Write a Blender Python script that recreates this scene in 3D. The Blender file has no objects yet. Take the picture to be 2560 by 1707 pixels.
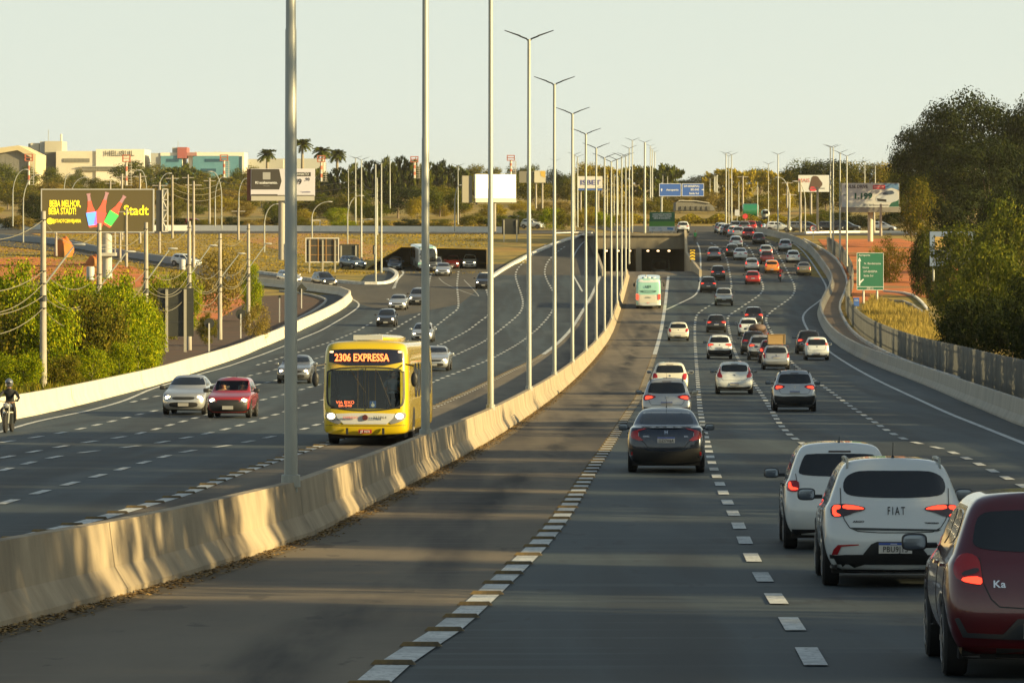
import bpy, bmesh, math, random
from mathutils import Vector, Matrix
from mathutils.bvhtree import BVHTree
random.seed(7)
S = bpy.context.scene
R = math.radians
# ---------------------------------------------------------------- camera
F, CX, YH, CZ = 10667.0, 1280.0, 566.0, 10.0      # focal length in photo pixels, optical column, eye-level row, eye height
cam = bpy.data.objects.new('camera', bpy.data.cameras.new('camera'))
S.collection.objects.link(cam)
cam.location = (0, 0, CZ); cam.rotation_euler = (R(90), 0, 0)
cam.data.sensor_width = 36; cam.data.lens = 150.0
cam.data.shift_y = -(853.5 - YH) / 2560
cam.data.clip_start = 1; cam.data.clip_end = 9000
S.camera = cam
# ---------------------------------------------------------------- light
EL, AZ = 15.0, 111.0
w = bpy.data.worlds.new('World'); S.world = w; w.use_nodes = True
nt = w.node_tree; nt.nodes.clear()
sky = nt.nodes.new('ShaderNodeTexSky'); sky.sky_type = 'NISHITA'; sky.sun_disc = False
sky.sun_elevation = R(EL); sky.sun_rotation = R(AZ); sky.air_density = 0.9; sky.dust_density = 4.5; sky.ozone_density = 0.5
mul = nt.nodes.new('ShaderNodeMixRGB'); mul.blend_type = 'MULTIPLY'; mul.inputs[0].default_value = 1
mul.inputs[2].default_value = (0.80, 1.0, 1.12, 1)
flat = nt.nodes.new('ShaderNodeMixRGB'); flat.inputs[0].default_value = 0.62
flat.inputs[2].default_value = (8.15, 8.95, 7.95, 1)
bg = nt.nodes.new('ShaderNodeBackground'); bg.inputs[1].default_value = 0.0535
out = nt.nodes.new('ShaderNodeOutputWorld')
nt.links.new(sky.outputs[0], mul.inputs[1]); nt.links.new(mul.outputs[0], flat.inputs[1])
tcw = nt.nodes.new('ShaderNodeTexCoord'); sep = nt.nodes.new('ShaderNodeSeparateXYZ'); mrw = nt.nodes.new('ShaderNodeMapRange')
mrw.inputs[1].default_value = 0.03; mrw.inputs[2].default_value = 0.55; mrw.inputs[3].default_value = 0.80; mrw.inputs[4].default_value = 0.10
nt.links.new(tcw.outputs['Generated'], sep.inputs[0]); nt.links.new(sep.outputs[2], mrw.inputs[0]); nt.links.new(mrw.outputs[0], flat.inputs[0])
nt.links.new(flat.outputs[0], bg.inputs[0]); nt.links.new(bg.outputs[0], out.inputs[0])
sl = bpy.data.lights.new('sun', 'SUN'); sl.energy = 5.0; sl.angle = R(0.6); sl.color = (1.0, 0.76, 0.36)
so = bpy.data.objects.new('sun', sl); S.collection.objects.link(so)
az, el = R(AZ), R(EL)
sdir = Vector((math.sin(az) * math.cos(el), math.cos(az) * math.cos(el), math.sin(el)))
so.rotation_euler = sdir.to_track_quat('Z', 'Y').to_euler(); so.location = (100, -60, 60)
S.view_settings.view_transform = 'Standard'; S.view_settings.look = 'None'
S.view_settings.exposure = 1.1; S.view_settings.gamma = 1
S.render.engine = 'CYCLES'
S.cycles.use_denoising = True
S.cycles.max_bounces = 6; S.cycles.transparent_max_bounces = 12

# ---------------------------------------------------------------- ground profile
DK = [(-60, 2.2), (0, 2.85), (34.5, 3.75), (54, 4.45), (65.6, 4.78), (100, 5.72), (135, 6.6), (170, 7.33), (205, 7.95),
      (240, 8.45), (275, 8.83), (310, 9.1), (345, 9.25), (370, 9.15), (395, 8.75), (415, 8.3), (450, 7.4), (480, 6.45),
      (500, 5.7), (515, 5.0), (560, 2.9), (604, 1.1), (640, .6), (700, -.2), (760, -1.2), (850, -2.6), (1000, -5),
      (1300, -9), (1800, -16), (3000, -30), (6000, -50)]
def herm(K, x):
    if x <= K[0][0]: return K[0][1]
    if x >= K[-1][0]: return K[-1][1]
    for i in range(len(K) - 1):
        if K[i][0] <= x <= K[i + 1][0]: break
    x0, y0 = K[i]; x1, y1 = K[i + 1]; h = x1 - x0; m = (y1 - y0) / h
    def sl_(j):
        if j <= 0 or j >= len(K) - 1: return m
        a = (K[j][1] - K[j - 1][1]) / (K[j][0] - K[j - 1][0]); b = (K[j + 1][1] - K[j][1]) / (K[j + 1][0] - K[j][0])
        return 0 if a * b < 0 else 2 * a * b / (a + b + 1e-12)
    m0, m1 = sl_(i), sl_(i + 1); t = (x - x0) / h
    return ((2*t**3 - 3*t*t + 1) * y0 + (t**3 - 2*t*t + t) * h * m0 + (-2*t**3 + 3*t*t) * y1 + (t**3 - t*t) * h * m1)
ST = [-60, -40, -20, 0] + list(range(10, 700, 5)) + list(range(700, 1000, 20)) + list(range(1000, 2000, 100)) + list(range(2000, 6001, 500))
STZ = [CZ - herm(DK, s) for s in ST]
import bisect
def Z(d):
    d = min(max(d, ST[0]), ST[-1] - 1e-6); i = max(bisect.bisect_right(ST, d) - 1, 0)
    t = (d - ST[i]) / (ST[i + 1] - ST[i]); return STZ[i] * (1 - t) + STZ[i + 1] * t
def slope(d): return (Z(d + 3) - Z(d - 3)) / 6
def G(px, py):
    """ground point seen at photo pixel -> (X, Y, Z)"""
    a, b = 12.0, 2500.0
    for _ in range(50):
        m = (a + b) / 2
        if YH + F * (CZ - Z(m)) / m > py: a = m
        else: b = m
    return ((px - CX) * a / F, a, Z(a))
def P(px, py, d): return ((px - CX) * d / F, d, CZ - (py - YH) * d / F)
def XM(d): return -5.954 + .03894 * d - .05 * max(0, 66 - d)          # line of the median

# ---------------------------------------------------------------- helpers
COL = S.collection
def meta(o, label=None, cat=None, group=None, kind=None):
    if label: o['label'] = label
    if cat: o['category'] = cat
    if group: o['group'] = group
    if kind: o['kind'] = kind
    return o
def ob(name, me, mat=None, parent=None, loc=None, rot=None):
    o = bpy.data.objects.new(name, me); COL.objects.link(o)
    if mat is not None and me is not None and not me.materials: me.materials.append(mat)
    if parent: o.parent = parent
    if loc: o.location = loc
    if rot: o.rotation_euler = rot
    return o
def thing(name, label, cat, loc=(0, 0, 0), rot=(0, 0, 0), group=None):
    return meta(ob(name, None, loc=loc, rot=rot), label, cat, group)
class MB:
    def __init__(s): s.v = []; s.f = []
    def quad(s, a, b, c, d): n = len(s.v); s.v += [a, b, c, d]; s.f.append((n, n+1, n+2, n+3)); return s
    def poly(s, pts): n = len(s.v); s.v += list(pts); s.f.append(tuple(range(n, n + len(pts)))); return s
    def box(s, x0, x1, y0, y1, z0, z1):
        n = len(s.v)
        s.v += [(x0,y0,z0),(x1,y0,z0),(x1,y1,z0),(x0,y1,z0),(x0,y0,z1),(x1,y0,z1),(x1,y1,z1),(x0,y1,z1)]
        s.f += [tuple(n + i for i in q) for q in ((0,3,2,1),(4,5,6,7),(0,1,5,4),(1,2,6,5),(2,3,7,6),(3,0,4,7))]; return s
    def prism(s, pts, y0, y1):            # outline in x,z extruded along y
        n = len(s.v); k = len(pts)
        s.v += [(x, y0, z) for x, z in pts] + [(x, y1, z) for x, z in pts]
        s.f.append(tuple(n + i for i in range(k))); s.f.append(tuple(n + k + i for i in reversed(range(k))))
        for i in range(k): j = (i + 1) % k; s.f.append((n + i, n + k + i, n + k + j, n + j))
        return s
    def tube(s, pts, rs, seg=8, cap=True):
        n = len(s.v); pts = [Vector(p) for p in pts]
        if not hasattr(rs, '__len__'): rs = [rs] * len(pts)
        for i, p in enumerate(pts):
            t = (pts[min(i + 1, len(pts) - 1)] - pts[max(i - 1, 0)]).normalized()
            u = t.cross(Vector((0, 1, 0)) if abs(t.y) < .9 else Vector((1, 0, 0))).normalized(); v = t.cross(u)
            for k in range(seg):
                a = 2 * math.pi * k / seg; q = p + (u * math.cos(a) + v * math.sin(a)) * rs[i]; s.v.append(tuple(q))
        for i in range(len(pts) - 1):
            for k in range(seg):
                a = n + i * seg + k; b = n + i * seg + (k + 1) % seg; s.f.append((a, b, b + seg, a + seg))
        if cap:
            s.f.append(tuple(n + k for k in reversed(range(seg)))); e = n + (len(pts) - 1) * seg; s.f.append(tuple(e + k for k in range(seg)))
        return s
    def lathe(s, prof, c=(0, 0, 0), axis='x', seg=20):
        n = len(s.v)
        for a_, r in prof:
            for k in range(seg):
                t = 2 * math.pi * k / seg; p, q = r * math.cos(t), r * math.sin(t)
                s.v.append((c[0] + a_, c[1] + p, c[2] + q) if axis == 'x' else (c[0] + p, c[1] + q, c[2] + a_) if axis == 'z' else (c[0] + q, c[1] + a_, c[2] + p))
        for i in range(len(prof) - 1):
            for k in range(seg):
                a = n + i * seg + k; b = n + i * seg + (k + 1) % seg; s.f.append((a, b, b + seg, a + seg))
        s.f.append(tuple(n + k for k in reversed(range(seg)))); e = n + (len(prof) - 1) * seg; s.f.append(tuple(e + k for k in range(seg)))
        return s
    def ball(s, c, r, seg=12, rings=8, e=1.0):
        q_ = lambda v: math.copysign(abs(v) ** e, v)
        if not hasattr(r, '__len__'): r = (r, r, r)
        n = len(s.v)
        for i in range(rings + 1):
            f = math.pi * i / rings
            for k in range(seg):
                t = 2 * math.pi * k / seg
                s.v.append((c[0] + r[0] * q_(math.sin(f)) * q_(math.cos(t)), c[1] + r[1] * q_(math.sin(f)) * q_(math.sin(t)), c[2] + r[2] * q_(math.cos(f))))
        for i in range(rings):
            for k in range(seg):
                a = n + i * seg + k; b = n + i * seg + (k + 1) % seg; s.f.append((a, a + seg, b + seg, b))
        return s
    def mesh(s, name='mesh', smooth=False, fix=True):
        me = bpy.data.meshes.new(name); me.from_pydata(s.v, [], s.f)
        if fix:
            bm = bmesh.new(); bm.from_mesh(me); bmesh.ops.remove_doubles(bm, verts=bm.verts, dist=1e-5)
            bmesh.ops.recalc_face_normals(bm, faces=bm.faces); bm.to_mesh(me); bm.free()
        if smooth:
            for p in me.polygons: p.use_smooth = True
            try: me.set_sharp_from_angle(angle=R(38))
            except Exception: pass
        return me
def textmesh(txt, size, ext=.004, align='CENTER', bold=0.0, sx=1.0, shear=0, spc=1.0):
    c = bpy.data.curves.new('t', 'FONT'); c.body = txt; c.size = size; c.extrude = ext; c.align_x = align; c.align_y = 'CENTER'
    c.offset = bold; c.shear = shear; c.space_character = spc; c.resolution_u = 3
    o = bpy.data.objects.new('t', c); COL.objects.link(o); bpy.context.view_layer.update()
    me = bpy.data.meshes.new_from_object(o.evaluated_get(bpy.context.evaluated_depsgraph_get()))
    bpy.data.objects.remove(o); bpy.data.curves.remove(c)
    me.transform(Matrix.Diagonal((sx, 1, 1, 1))); me.transform(Matrix.Rotation(R(90), 4, 'X')); me.materials.clear()
    return me
# ---------------------------------------------------------------- materials
MATS = {}
def mat(name, col, rough=.6, metal=0.0, col2=None, scale=5, detail=6, bump=0, emit=None, es=1, coat=0, spec=.5, lo=.35, hi=.65, stretch=None, alpha=None):
    if name in MATS: return MATS[name]
    m = bpy.data.materials.new(name); m.use_nodes = True; t = m.node_tree; b = t.nodes['Principled BSDF']
    b.inputs['Base Color'].default_value = (*col, 1); b.inputs['Roughness'].default_value = rough; b.inputs['Metallic'].default_value = metal
    b.inputs['Coat Weight'].default_value = coat; b.inputs['Specular IOR Level'].default_value = spec
    if emit: b.inputs['Emission Color'].default_value = (*emit, 1); b.inputs['Emission Strength'].default_value = es
    if col2 or bump:
        tc = t.nodes.new('ShaderNodeTexCoord'); mp = t.nodes.new('ShaderNodeMapping'); nz = t.nodes.new('ShaderNodeTexNoise')
        mp.inputs['Scale'].default_value = stretch or (1, 1, 1)
        nz.inputs['Scale'].default_value = scale; nz.inputs['Detail'].default_value = detail; nz.inputs['Roughness'].default_value = .65
        t.links.new(tc.outputs['Object'], mp.inputs[0]); t.links.new(mp.outputs[0], nz.inputs[0])
        if col2:
            cr = t.nodes.new('ShaderNodeValToRGB'); cr.color_ramp.elements[0].position = lo; cr.color_ramp.elements[1].position = hi
            cr.color_ramp.elements[0].color = (*col, 1); cr.color_ramp.elements[1].color = (*col2, 1)
            t.links.new(nz.outputs[0], cr.inputs[0]); t.links.new(cr.outputs[0], b.inputs['Base Color'])
        if bump:
            bp = t.nodes.new('ShaderNodeBump'); bp.inputs['Strength'].default_value = bump; bp.inputs['Distance'].default_value = .05
            t.links.new(nz.outputs[0], bp.inputs['Height']); t.links.new(bp.outputs[0], b.inputs['Normal'])
    MATS[name] = m; return m
def layer(m, col, scale, lo, hi, fac=1.0, stretch=(1, 1, 1), detail=4):
    """lays a second noise colour over whatever feeds Base Color"""
    t = m.node_tree; b = t.nodes['Principled BSDF']; l = b.inputs['Base Color'].links
    mx = t.nodes.new('ShaderNodeMixRGB'); mx.inputs[2].default_value = (*col, 1)
    if l: t.links.new(l[0].from_socket, mx.inputs[1])
    else: mx.inputs[1].default_value = b.inputs['Base Color'].default_value
    tc = t.nodes.new('ShaderNodeTexCoord'); mp = t.nodes.new('ShaderNodeMapping'); mp.inputs['Scale'].default_value = stretch; mp.inputs['Rotation'].default_value = (0, 0, R(2.3) if stretch[1] < .2 else 0)
    nz = t.nodes.new('ShaderNodeTexNoise'); nz.inputs['Scale'].default_value = scale; nz.inputs['Detail'].default_value = detail
    mr = t.nodes.new('ShaderNodeMapRange'); mr.inputs[1].default_value = lo; mr.inputs[2].default_value = hi; mr.inputs[4].default_value = fac
    t.links.new(tc.outputs['Object'], mp.inputs[0]); t.links.new(mp.outputs[0], nz.inputs[0]); t.links.new(nz.outputs[0], mr.inputs[0])
    t.links.new(mr.outputs[0], mx.inputs[0]); t.links.new(mx.outputs[0], b.inputs['Base Color']); return m
def lane_stain(m, col, fac, half=.75, c=-3.6, period=1.78, lo=.42, hi=.60):
    """oil and tyre dirt worn into the middle of every lane"""
    t = m.node_tree; b = t.nodes['Principled BSDF']; l = b.inputs['Base Color'].links; N = t.nodes.new
    tc = N('ShaderNodeTexCoord'); sp = N('ShaderNodeSeparateXYZ'); t.links.new(tc.outputs['Object'], sp.inputs[0])
    a = N('ShaderNodeMath'); a.operation = 'MULTIPLY_ADD'; a.inputs[1].default_value = -.04; t.links.new(sp.outputs[1], a.inputs[0]); t.links.new(sp.outputs[0], a.inputs[2])
    s = N('ShaderNodeMath'); s.operation = 'ADD'; s.inputs[1].default_value = -c; t.links.new(a.outputs[0], s.inputs[0])
    ab = N('ShaderNodeMath'); ab.operation = 'ABSOLUTE'; t.links.new(s.outputs[0], ab.inputs[0])
    pp = N('ShaderNodeMath'); pp.operation = 'PINGPONG'; pp.inputs[1].default_value = period; t.links.new(ab.outputs[0], pp.inputs[0])
    mr = N('ShaderNodeMapRange'); mr.interpolation_type = 'SMOOTHSTEP'; mr.inputs[1].default_value = 0; mr.inputs[2].default_value = half; mr.inputs[3].default_value = 1; mr.inputs[4].default_value = 0; t.links.new(pp.outputs[0], mr.inputs[0])
    mp = N('ShaderNodeMapping'); mp.inputs['Scale'].default_value = (.8, .07, 1); nz = N('ShaderNodeTexNoise'); nz.inputs['Scale'].default_value = 1; nz.inputs['Detail'].default_value = 7
    t.links.new(tc.outputs['Object'], mp.inputs[0]); t.links.new(mp.outputs[0], nz.inputs[0]); m2 = N('ShaderNodeMapRange'); m2.inputs[1].default_value = lo; m2.inputs[2].default_value = hi; m2.inputs[4].default_value = fac; t.links.new(nz.outputs[0], m2.inputs[0])
    mu = N('ShaderNodeMath'); mu.operation = 'MULTIPLY'; t.links.new(mr.outputs[0], mu.inputs[0]); t.links.new(m2.outputs[0], mu.inputs[1])
    mx = N('ShaderNodeMixRGB'); mx.inputs[2].default_value = (*col, 1); t.links.new(mu.outputs[0], mx.inputs[0]); t.links.new(l[0].from_socket, mx.inputs[1]); t.links.new(mx.outputs[0], b.inputs['Base Color'])
asphalt = mat('asphalt', (.027, .041, .050), .72, spec=.3, col2=(.043, .060, .069), scale=.5, stretch=(1, .06, 1), bump=0)
layer(asphalt, (.013, .018, .022), .22, .50, .64, .85, (1.6, .03, 1)); layer(asphalt, (.085, .098, .10), .9, .56, .72, .6, (.5, .05, 1))
layer(asphalt, (.016, .021, .025), .55, .50, .60, .75, (1.0, .035, 1), 6); layer(asphalt, (.075, .092, .098), 1.0, .53, .66, .45, (.12, 1.6, 1), 8); layer(asphalt, (.02, .024, .028), 2.2, .62, .66, .55, (1, .25, 1), 9); layer(asphalt, (.14, .14, .13), 30, .66, .74, .5)
lane_stain(asphalt, (.014, .018, .022), .75)
asph_old = mat('asphalt_worn', (.075, .070, .060), .85, spec=.2, col2=(.10, .093, .078), scale=.3, stretch=(1, .15, 1))
layer(asph_old, (.05, .05, .048), .35, .55, .7, .7, (1, .1, 1))
conc_road = mat('concrete_road', (.135, .114, .086), .85, spec=.2, col2=(.185, .156, .115), scale=.35, stretch=(1, .25, 1))
layer(conc_road, (.045, .042, .042), .25, .54, .68, .85, (1.3, .045, 1)); layer(conc_road, (.05, .045, .043), .45, .52, .62, .7, (1.0, .03, 1), 6); layer(conc_road, (.19, .165, .125), 1.0, .54, .66, .45, (.12, 1.8, 1), 8); layer(conc_road, (.05, .045, .04), 1.6, .64, .67, .5, (1, .3, 1), 9); layer(conc_road, (.2, .17, .13), 25, .66, .75, .4)
lane_stain(conc_road, (.022, .021, .022), .95, .8)
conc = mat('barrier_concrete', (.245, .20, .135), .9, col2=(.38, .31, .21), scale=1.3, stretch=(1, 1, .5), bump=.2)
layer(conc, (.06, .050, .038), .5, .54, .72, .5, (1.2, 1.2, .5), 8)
conc_white = mat('white_concrete', (.86, .82, .72), .8, col2=(.78, .74, .64), scale=.8, bump=.1)
paintw = mat('road_paint', (.58, .60, .58), .7, col2=(.26, .28, .28), scale=5, lo=.46, hi=.78)
layer(paintw, (.14, .15, .155), 16, .58, .64, .75, (1, 1, 1), 8); layer(paintw, (.25, .26, .26), .7, .50, .66, .55)
paintw_old = mat('road_paint_worn', (.42, .42, .39), .7, col2=(.22, .22, .20), scale=4)
kerbm = mat('kerb_paint', (.70, .70, .66), .7, col2=(.45, .44, .40), scale=1.5)
grassm = mat('dry_grass', (.22, .155, .014), .95, col2=(.36, .235, .02), scale=.35, detail=9, bump=.4)
layer(grassm, (.11, .12, .018), .05, .50, .64, .7); layer(grassm, (.085, .060, .010), .5, .50, .62, .8, (.25, 1, 1), 8); layer(grassm, (.46, .30, .035), .9, .56, .70, .7, (.4, 1, 1), 8); layer(grassm, (.42, .16, .03), .022, .58, .68, .7)  # the dark streaked layer paints pole and tree shadows into the grass
dirtm = mat('red_earth', (.60, .165, .022), .95, col2=(.40, .11, .018), scale=.25, detail=9, bump=.4)
layer(dirtm, (.16, .14, .04), .12, .55, .68, .7)
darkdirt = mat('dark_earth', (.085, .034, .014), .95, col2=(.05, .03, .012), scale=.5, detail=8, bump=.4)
galv = mat('galvanised_steel', (.36, .375, .33), .45, .15, col2=(.28, .29, .26), scale=3, stretch=(1, 1, .15))
darksteel = mat('dark_steel', (.05, .055, .055), .5, .4)
concpole = mat('concrete_pole', (.38, .35, .29), .85, col2=(.27, .245, .20), scale=3, stretch=(1, 1, .3))
blackp = mat('black_plastic', (.016, .017, .018), .55)
rubber = mat('rubber', (.014, .014, .014), .85)
rimm = mat('alloy', (.35, .35, .35), .35, .8)
glass_dark = mat('tinted_glass', (.010, .012, .013), .06, spec=.6, coat=.3)
chrome = mat('chrome', (.7, .7, .7), .15, 1)
plate_w = mat('plate_white', (.55, .54, .50), .5)
plate_b = mat('plate_blue', (.03, .08, .35), .5)
plate_g = mat('plate_grey', (.30, .30, .28), .5)
plate_r = mat('plate_red', (.30, .02, .03), .5)
ink = mat('black_ink', (.02, .02, .02), .6)
inkw = mat('white_ink', (.75, .76, .74), .6)
lampred = mat('tail_lamp', (.32, .012, .014), .15, coat=.6)
lampred_on = mat('tail_lamp_lit', (.5, .03, .02), .3, emit=(1, .05, .02), es=1.3)
lampsmoke = mat('smoked_lamp', (.05, .03, .03), .12, coat=.5)
lampclear = mat('headlamp_glass', (.30, .31, .32), .12, .3, coat=.8)
head_on = mat('headlamp_lit', (.9, .85, .7), .3, emit=(1, .80, .45), es=9)
def paint(name, c, metal=.0, rough=.28): return mat('paint_' + name, c, rough, metal, coat=1.0)
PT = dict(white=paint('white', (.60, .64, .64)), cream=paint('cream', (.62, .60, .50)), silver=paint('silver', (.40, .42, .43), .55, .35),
          grey=paint('grey', (.18, .19, .20), .5), black=paint('black', (.012, .012, .013)), navy=paint('navy', (.022, .030, .048), .5, .25),
          red=paint('red', (.27, .016, .014)), maroon=paint('maroon', (.13, .012, .012)), darkred=paint('dark_red', (.085, .004, .008), .2),
          orange=paint('orange', (.62, .22, .03)), gold=paint('gold', (.22, .19, .12), .5), blue=paint('blue', (.10, .15, .20), .5),
          brown=paint('brown', (.10, .05, .03)), green=paint('green', (.02, .18, .09)), teal=paint('teal', (.30, .58, .50)),
          yellow=paint('yellow', (.56, .41, .005), 0, .35))
# ---------------------------------------------------------------- ground builders
def bis(bm, lo, hi):
    for s in ST:
        if lo < s < hi:
            bmesh.ops.bisect_plane(bm, geom=bm.verts[:] + bm.edges[:] + bm.faces[:], plane_co=(0, s, 0), plane_no=(0, 1, 0), dist=1e-4)
def sheet(name, pts, m, lift, label=None, cat=None, kind='structure', prof=None):
    """flat outline (X, Y) laid over the ground profile"""
    bm = bmesh.new(); vs = [bm.verts.new((x, y, 0)) for x, y in pts]; f = bm.faces.new(vs)
    bmesh.ops.triangulate(bm, faces=[f]); ys = [p[1] for p in pts]; bis(bm, min(ys), max(ys))
    for v in bm.verts: v.co.z = (prof or Z)(v.co.y) + lift
    bmesh.ops.recalc_face_normals(bm, faces=bm.faces)
    me = bpy.data.meshes.new(name); bm.to_mesh(me); bm.free()
    for p in me.polygons:
        if p.normal.z < 0: p.flip()
    return meta(ob(name, me, m), label, cat, kind=kind)
def gp(l): return [G(*p)[:2] for p in l]
def resample(pts, step):
    out = [Vector(pts[0])]; 
    for a, b in zip(pts, pts[1:]):
        a, b = Vector(a), Vector(b); n = max(1, int((b - a).length / step))
        for i in range(1, n + 1): out.append(a.lerp(b, i / n))
    return out
def smooth(pts, it=2):
    pts = [Vector(p[:2]) for p in pts]
    for _ in range(it):
        q = [pts[0]]
        for a, b in zip(pts, pts[1:]): q += [a.lerp(b, .25), a.lerp(b, .75)]
        q.append(pts[-1]); pts = q
    return pts
def strip(name, pts, wd, m, lift, dash=None, prof=None, group=None):
    """painted line; dash = (on, period)"""
    pz = prof or Z; mb = MB(); cum = [0]
    for a, b in zip(pts, pts[1:]): cum.append(cum[-1] + (b - a).length)
    def at(s):
        i = min(max(bisect.bisect_right(cum, s) - 1, 0), len(pts) - 2); L = cum[i + 1] - cum[i]
        t = (s - cum[i]) / L if L else 0; p = pts[i].lerp(pts[i + 1], t); u = (pts[i + 1] - pts[i]).normalized(); return p, Vector((u.y, -u.x))
    def seg(s0, s1):
        n = max(1, int((s1 - s0) / 2.5)); pr = None
        for i in range(n + 1):
            p, nn = at(s0 + (s1 - s0) * i / n); a = p - nn * wd / 2; b = p + nn * wd / 2
            c = ((a.x, a.y, pz(a.y) + lift), (b.x, b.y, pz(b.y) + lift))
            if pr: mb.quad(pr[0], pr[1], c[1], c[0])
            pr = c
    if dash:
        s = 0
        while s + dash[0] < cum[-1]: seg(s, s + dash[0]); s += dash[1]
    else: seg(0, cum[-1])
    return meta(ob(name, mb.mesh(fix=False), m), kind='structure')
JER = [(-.30, 0), (-.30, .08), (-.15, .33), (-.085, .85), (.085, .85), (.15, .33), (.30, .08), (.30, 0)]
def barrier(name, pts, m, label, prof=JER, hs=1.0, joint=6.0, pz=None, nj=True):
    pz = pz or Z; root = thing(name, label, 'barrier', (pts[0].x, pts[0].y, pz(pts[0].y))); o0 = Vector(root.location)
    mb = MB(); prev = None; k = len(prof); jm = MB(); acc = 0; pp = None
    for i, p in enumerate(pts):
        u = (pts[min(i + 1, len(pts) - 1)] - pts[max(i - 1, 0)]).normalized(); n = Vector((u.y, -u.x)); b = len(mb.v); z = pz(p.y)
        for x, h in prof: mb.v.append((p.x + n.x * x - o0.x, p.y + n.y * x - o0.y, z + h * hs - o0.z - (.05 if h == 0 else 0)))
        if prev is not None:
            for j in range(k - 1): mb.f.append((prev + j, b + j, b + j + 1, prev + j + 1))
        else: mb.f.append(tuple(b + j for j in range(k)))
        prev = b
        if pp is not None: acc += (p - pp).length
        if acc > joint and nj:
            acc = 0; c = len(jm.v)
            for dx in (-.012, .012):
                for x, h in prof:
                    q = p + n * (x * 1.015 + (.003 if x > 0 else -.003)) + u * dx
                    jm.v.append((q.x - o0.x, q.y - o0.y, z + h * hs + (.004 if h > .5 else 0) - o0.z))
            for j in range(k - 1): jm.f.append((c + j, c + k + j, c + k + j + 1, c + j + 1))
        pp = p
    mb.f.append(tuple(prev + j for j in reversed(range(k))))
    ob('wall', mb.mesh(smooth=False), m, root)
    if jm.f: ob('joints', jm.mesh(), mat('joint_gap', (.12, .10, .07), .9), root)
    return root
# ================================================================ SETTING
# terrain with the cut of the underpass left open
XS = [-900, -500, -300, -200, -150, -120, -90, -70, -50, -35, -20, -8, 4, 10.8, 16, 21.8, 30, 40, 50, 65, 85, 110, 150, 200, 300, 500, 900]
mb = MB()
for i in range(len(ST) - 1):
    for j in range(len(XS) - 1):
        if XS[j] >= 10.8 and XS[j + 1] <= 21.8 and 500 <= ST[i] < 605: continue
        mb.quad((XS[j], ST[i], STZ[i] - .06), (XS[j+1], ST[i], STZ[i] - .06), (XS[j+1], ST[i+1], STZ[i+1] - .06), (XS[j], ST[i+1], STZ[i+1] - .06))
meta(ob('ground', mb.mesh(), grassm), kind='structure')
# right barrier and left barrier lines
RB = [(2556,1058),(2446,1012),(2317,957),(2188,909),(2123,877),(2085,848),(2062,818),(2052,795),(2050,778),(2062,752),(2076,728),(2082,702),(2052,660),(2026,628),(1994,608),(1955,596),(1913,587),(1890,584)]
rb = gp(RB); rb = [Vector((11.2, 0)), Vector((13.4, 50)), Vector((15.7, 100))] + smooth(rb, 2)
rb = [rb[0]] + resample(rb, 4)[1:]
LB = [(36,1045),(163,1017),(297,983),(387,958),(485,927),(589,900),(654,884),(740,826),(792,805),(852,775),(870,755)]
lbw = [(-20.6, 40), (-19.4, 100)] + gp([(36,1045),(163,1017),(297,983),(387,960),(485,927),(589,893),(660,862),(740,826),(792,803),(852,772),(872,753)])
TAIL = gp([(874,746),(852,737),(778,727),(708,719),(632,711),(560,700)])
lb = resample(smooth(lbw, 1) + [Vector(p) for p in TAIL], 4)
def XR(d):
    for a, b in zip(rb, rb[1:]):
        if a.y <= d <= b.y: return a.x + (b.x - a.x) * (d - a.y) / (b.y - a.y + 1e-9)
    return rb[-1].x if d > 50 else rb[0].x
def XL(d):
    q = [Vector(p) for p in lbw]
    for a, b in zip(q, q[1:]):
        if a.y <= d <= b.y: return a.x + (b.x - a.x) * (d - a.y) / (b.y - a.y + 1e-9)
    return -20.9 if d < 50 else -16.8
# asphalt of both carriageways up to the underpass
ys = list(range(0, 440, 10))
sheet('road', [(XL(y) - .2, y) for y in ys] + [(-17.5, 440), (-17, 500), (10.8, 500), (21.8, 500), (34.2, 500)] + [(XR(y) + .2, y) for y in range(490, -1, -10)], asphalt, 0.0)
# far part of the right carriageway, then the crossing roads on the rise
sheet('road', [(21.8, 500), (21.8, 605), (14, 640), (12, 690), (46, 690), (40, 640), (34.5, 596), (36.5, 560), (37, 530), (34.2, 500)], asph_old, 0.0)
LCE = [(1215,703),(1262,672),(1330,636),(1400,606),(1462,590),(1500,582)]
lce = gp(LCE)
sheet('road', [(-17, 500), (-12, 520), (2, 524)] + [p for p in lce if p[1] > 524] + [(10.8, 605), (10.8, 500)], asph_old, .003)
sheet('road', [(-130, 606), (-60, 612), (12, 606), (12, 640), (-60, 650), (-130, 640)], asph_old, .006)
sheet('road', [(34.5, 598), (150, 604), (150, 622), (30, 618)], asph_old, .006)
# sunlit older surface of the slip roads on the left
RUP = [(0,572),(104,592),(182,598),(241,614),(295,621),(463,646),(560,668),(644,684),(708,692),(760,701),(840,707),(900,712),(955,712),(976,708),(989,698),(993,688),(985,680),(973,676),(960,675)]
sheet('road', gp(RUP) + gp([(1010,668),(1210,668),(1215,705),(1150,760),(1000,790),(874,752),(852,740),(778,729),(708,721),(632,713),(560,700),(463,676),(300,650),(150,630),(0,615)]), asph_old, .004)
FR = [(768,736),(812,748),(817,755),(785,779),(747,798),(680,832),(600,872),(480,915),(330,955)]
sheet('road', [p for p in gp(FR)] + gp([(380,958),(485,925),(600,888),(662,858),(740,824),(792,801),(862,762),(870,744),(840,737)]), asphalt, .002)
sheet('dirt', gp([(380,860),(640,740),(760,734),(812,750),(785,779),(700,825),(600,872),(480,915),(330,955),(150,990),(-60,1040),(-60,985),(200,925)]), darkdirt, -.03)
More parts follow.
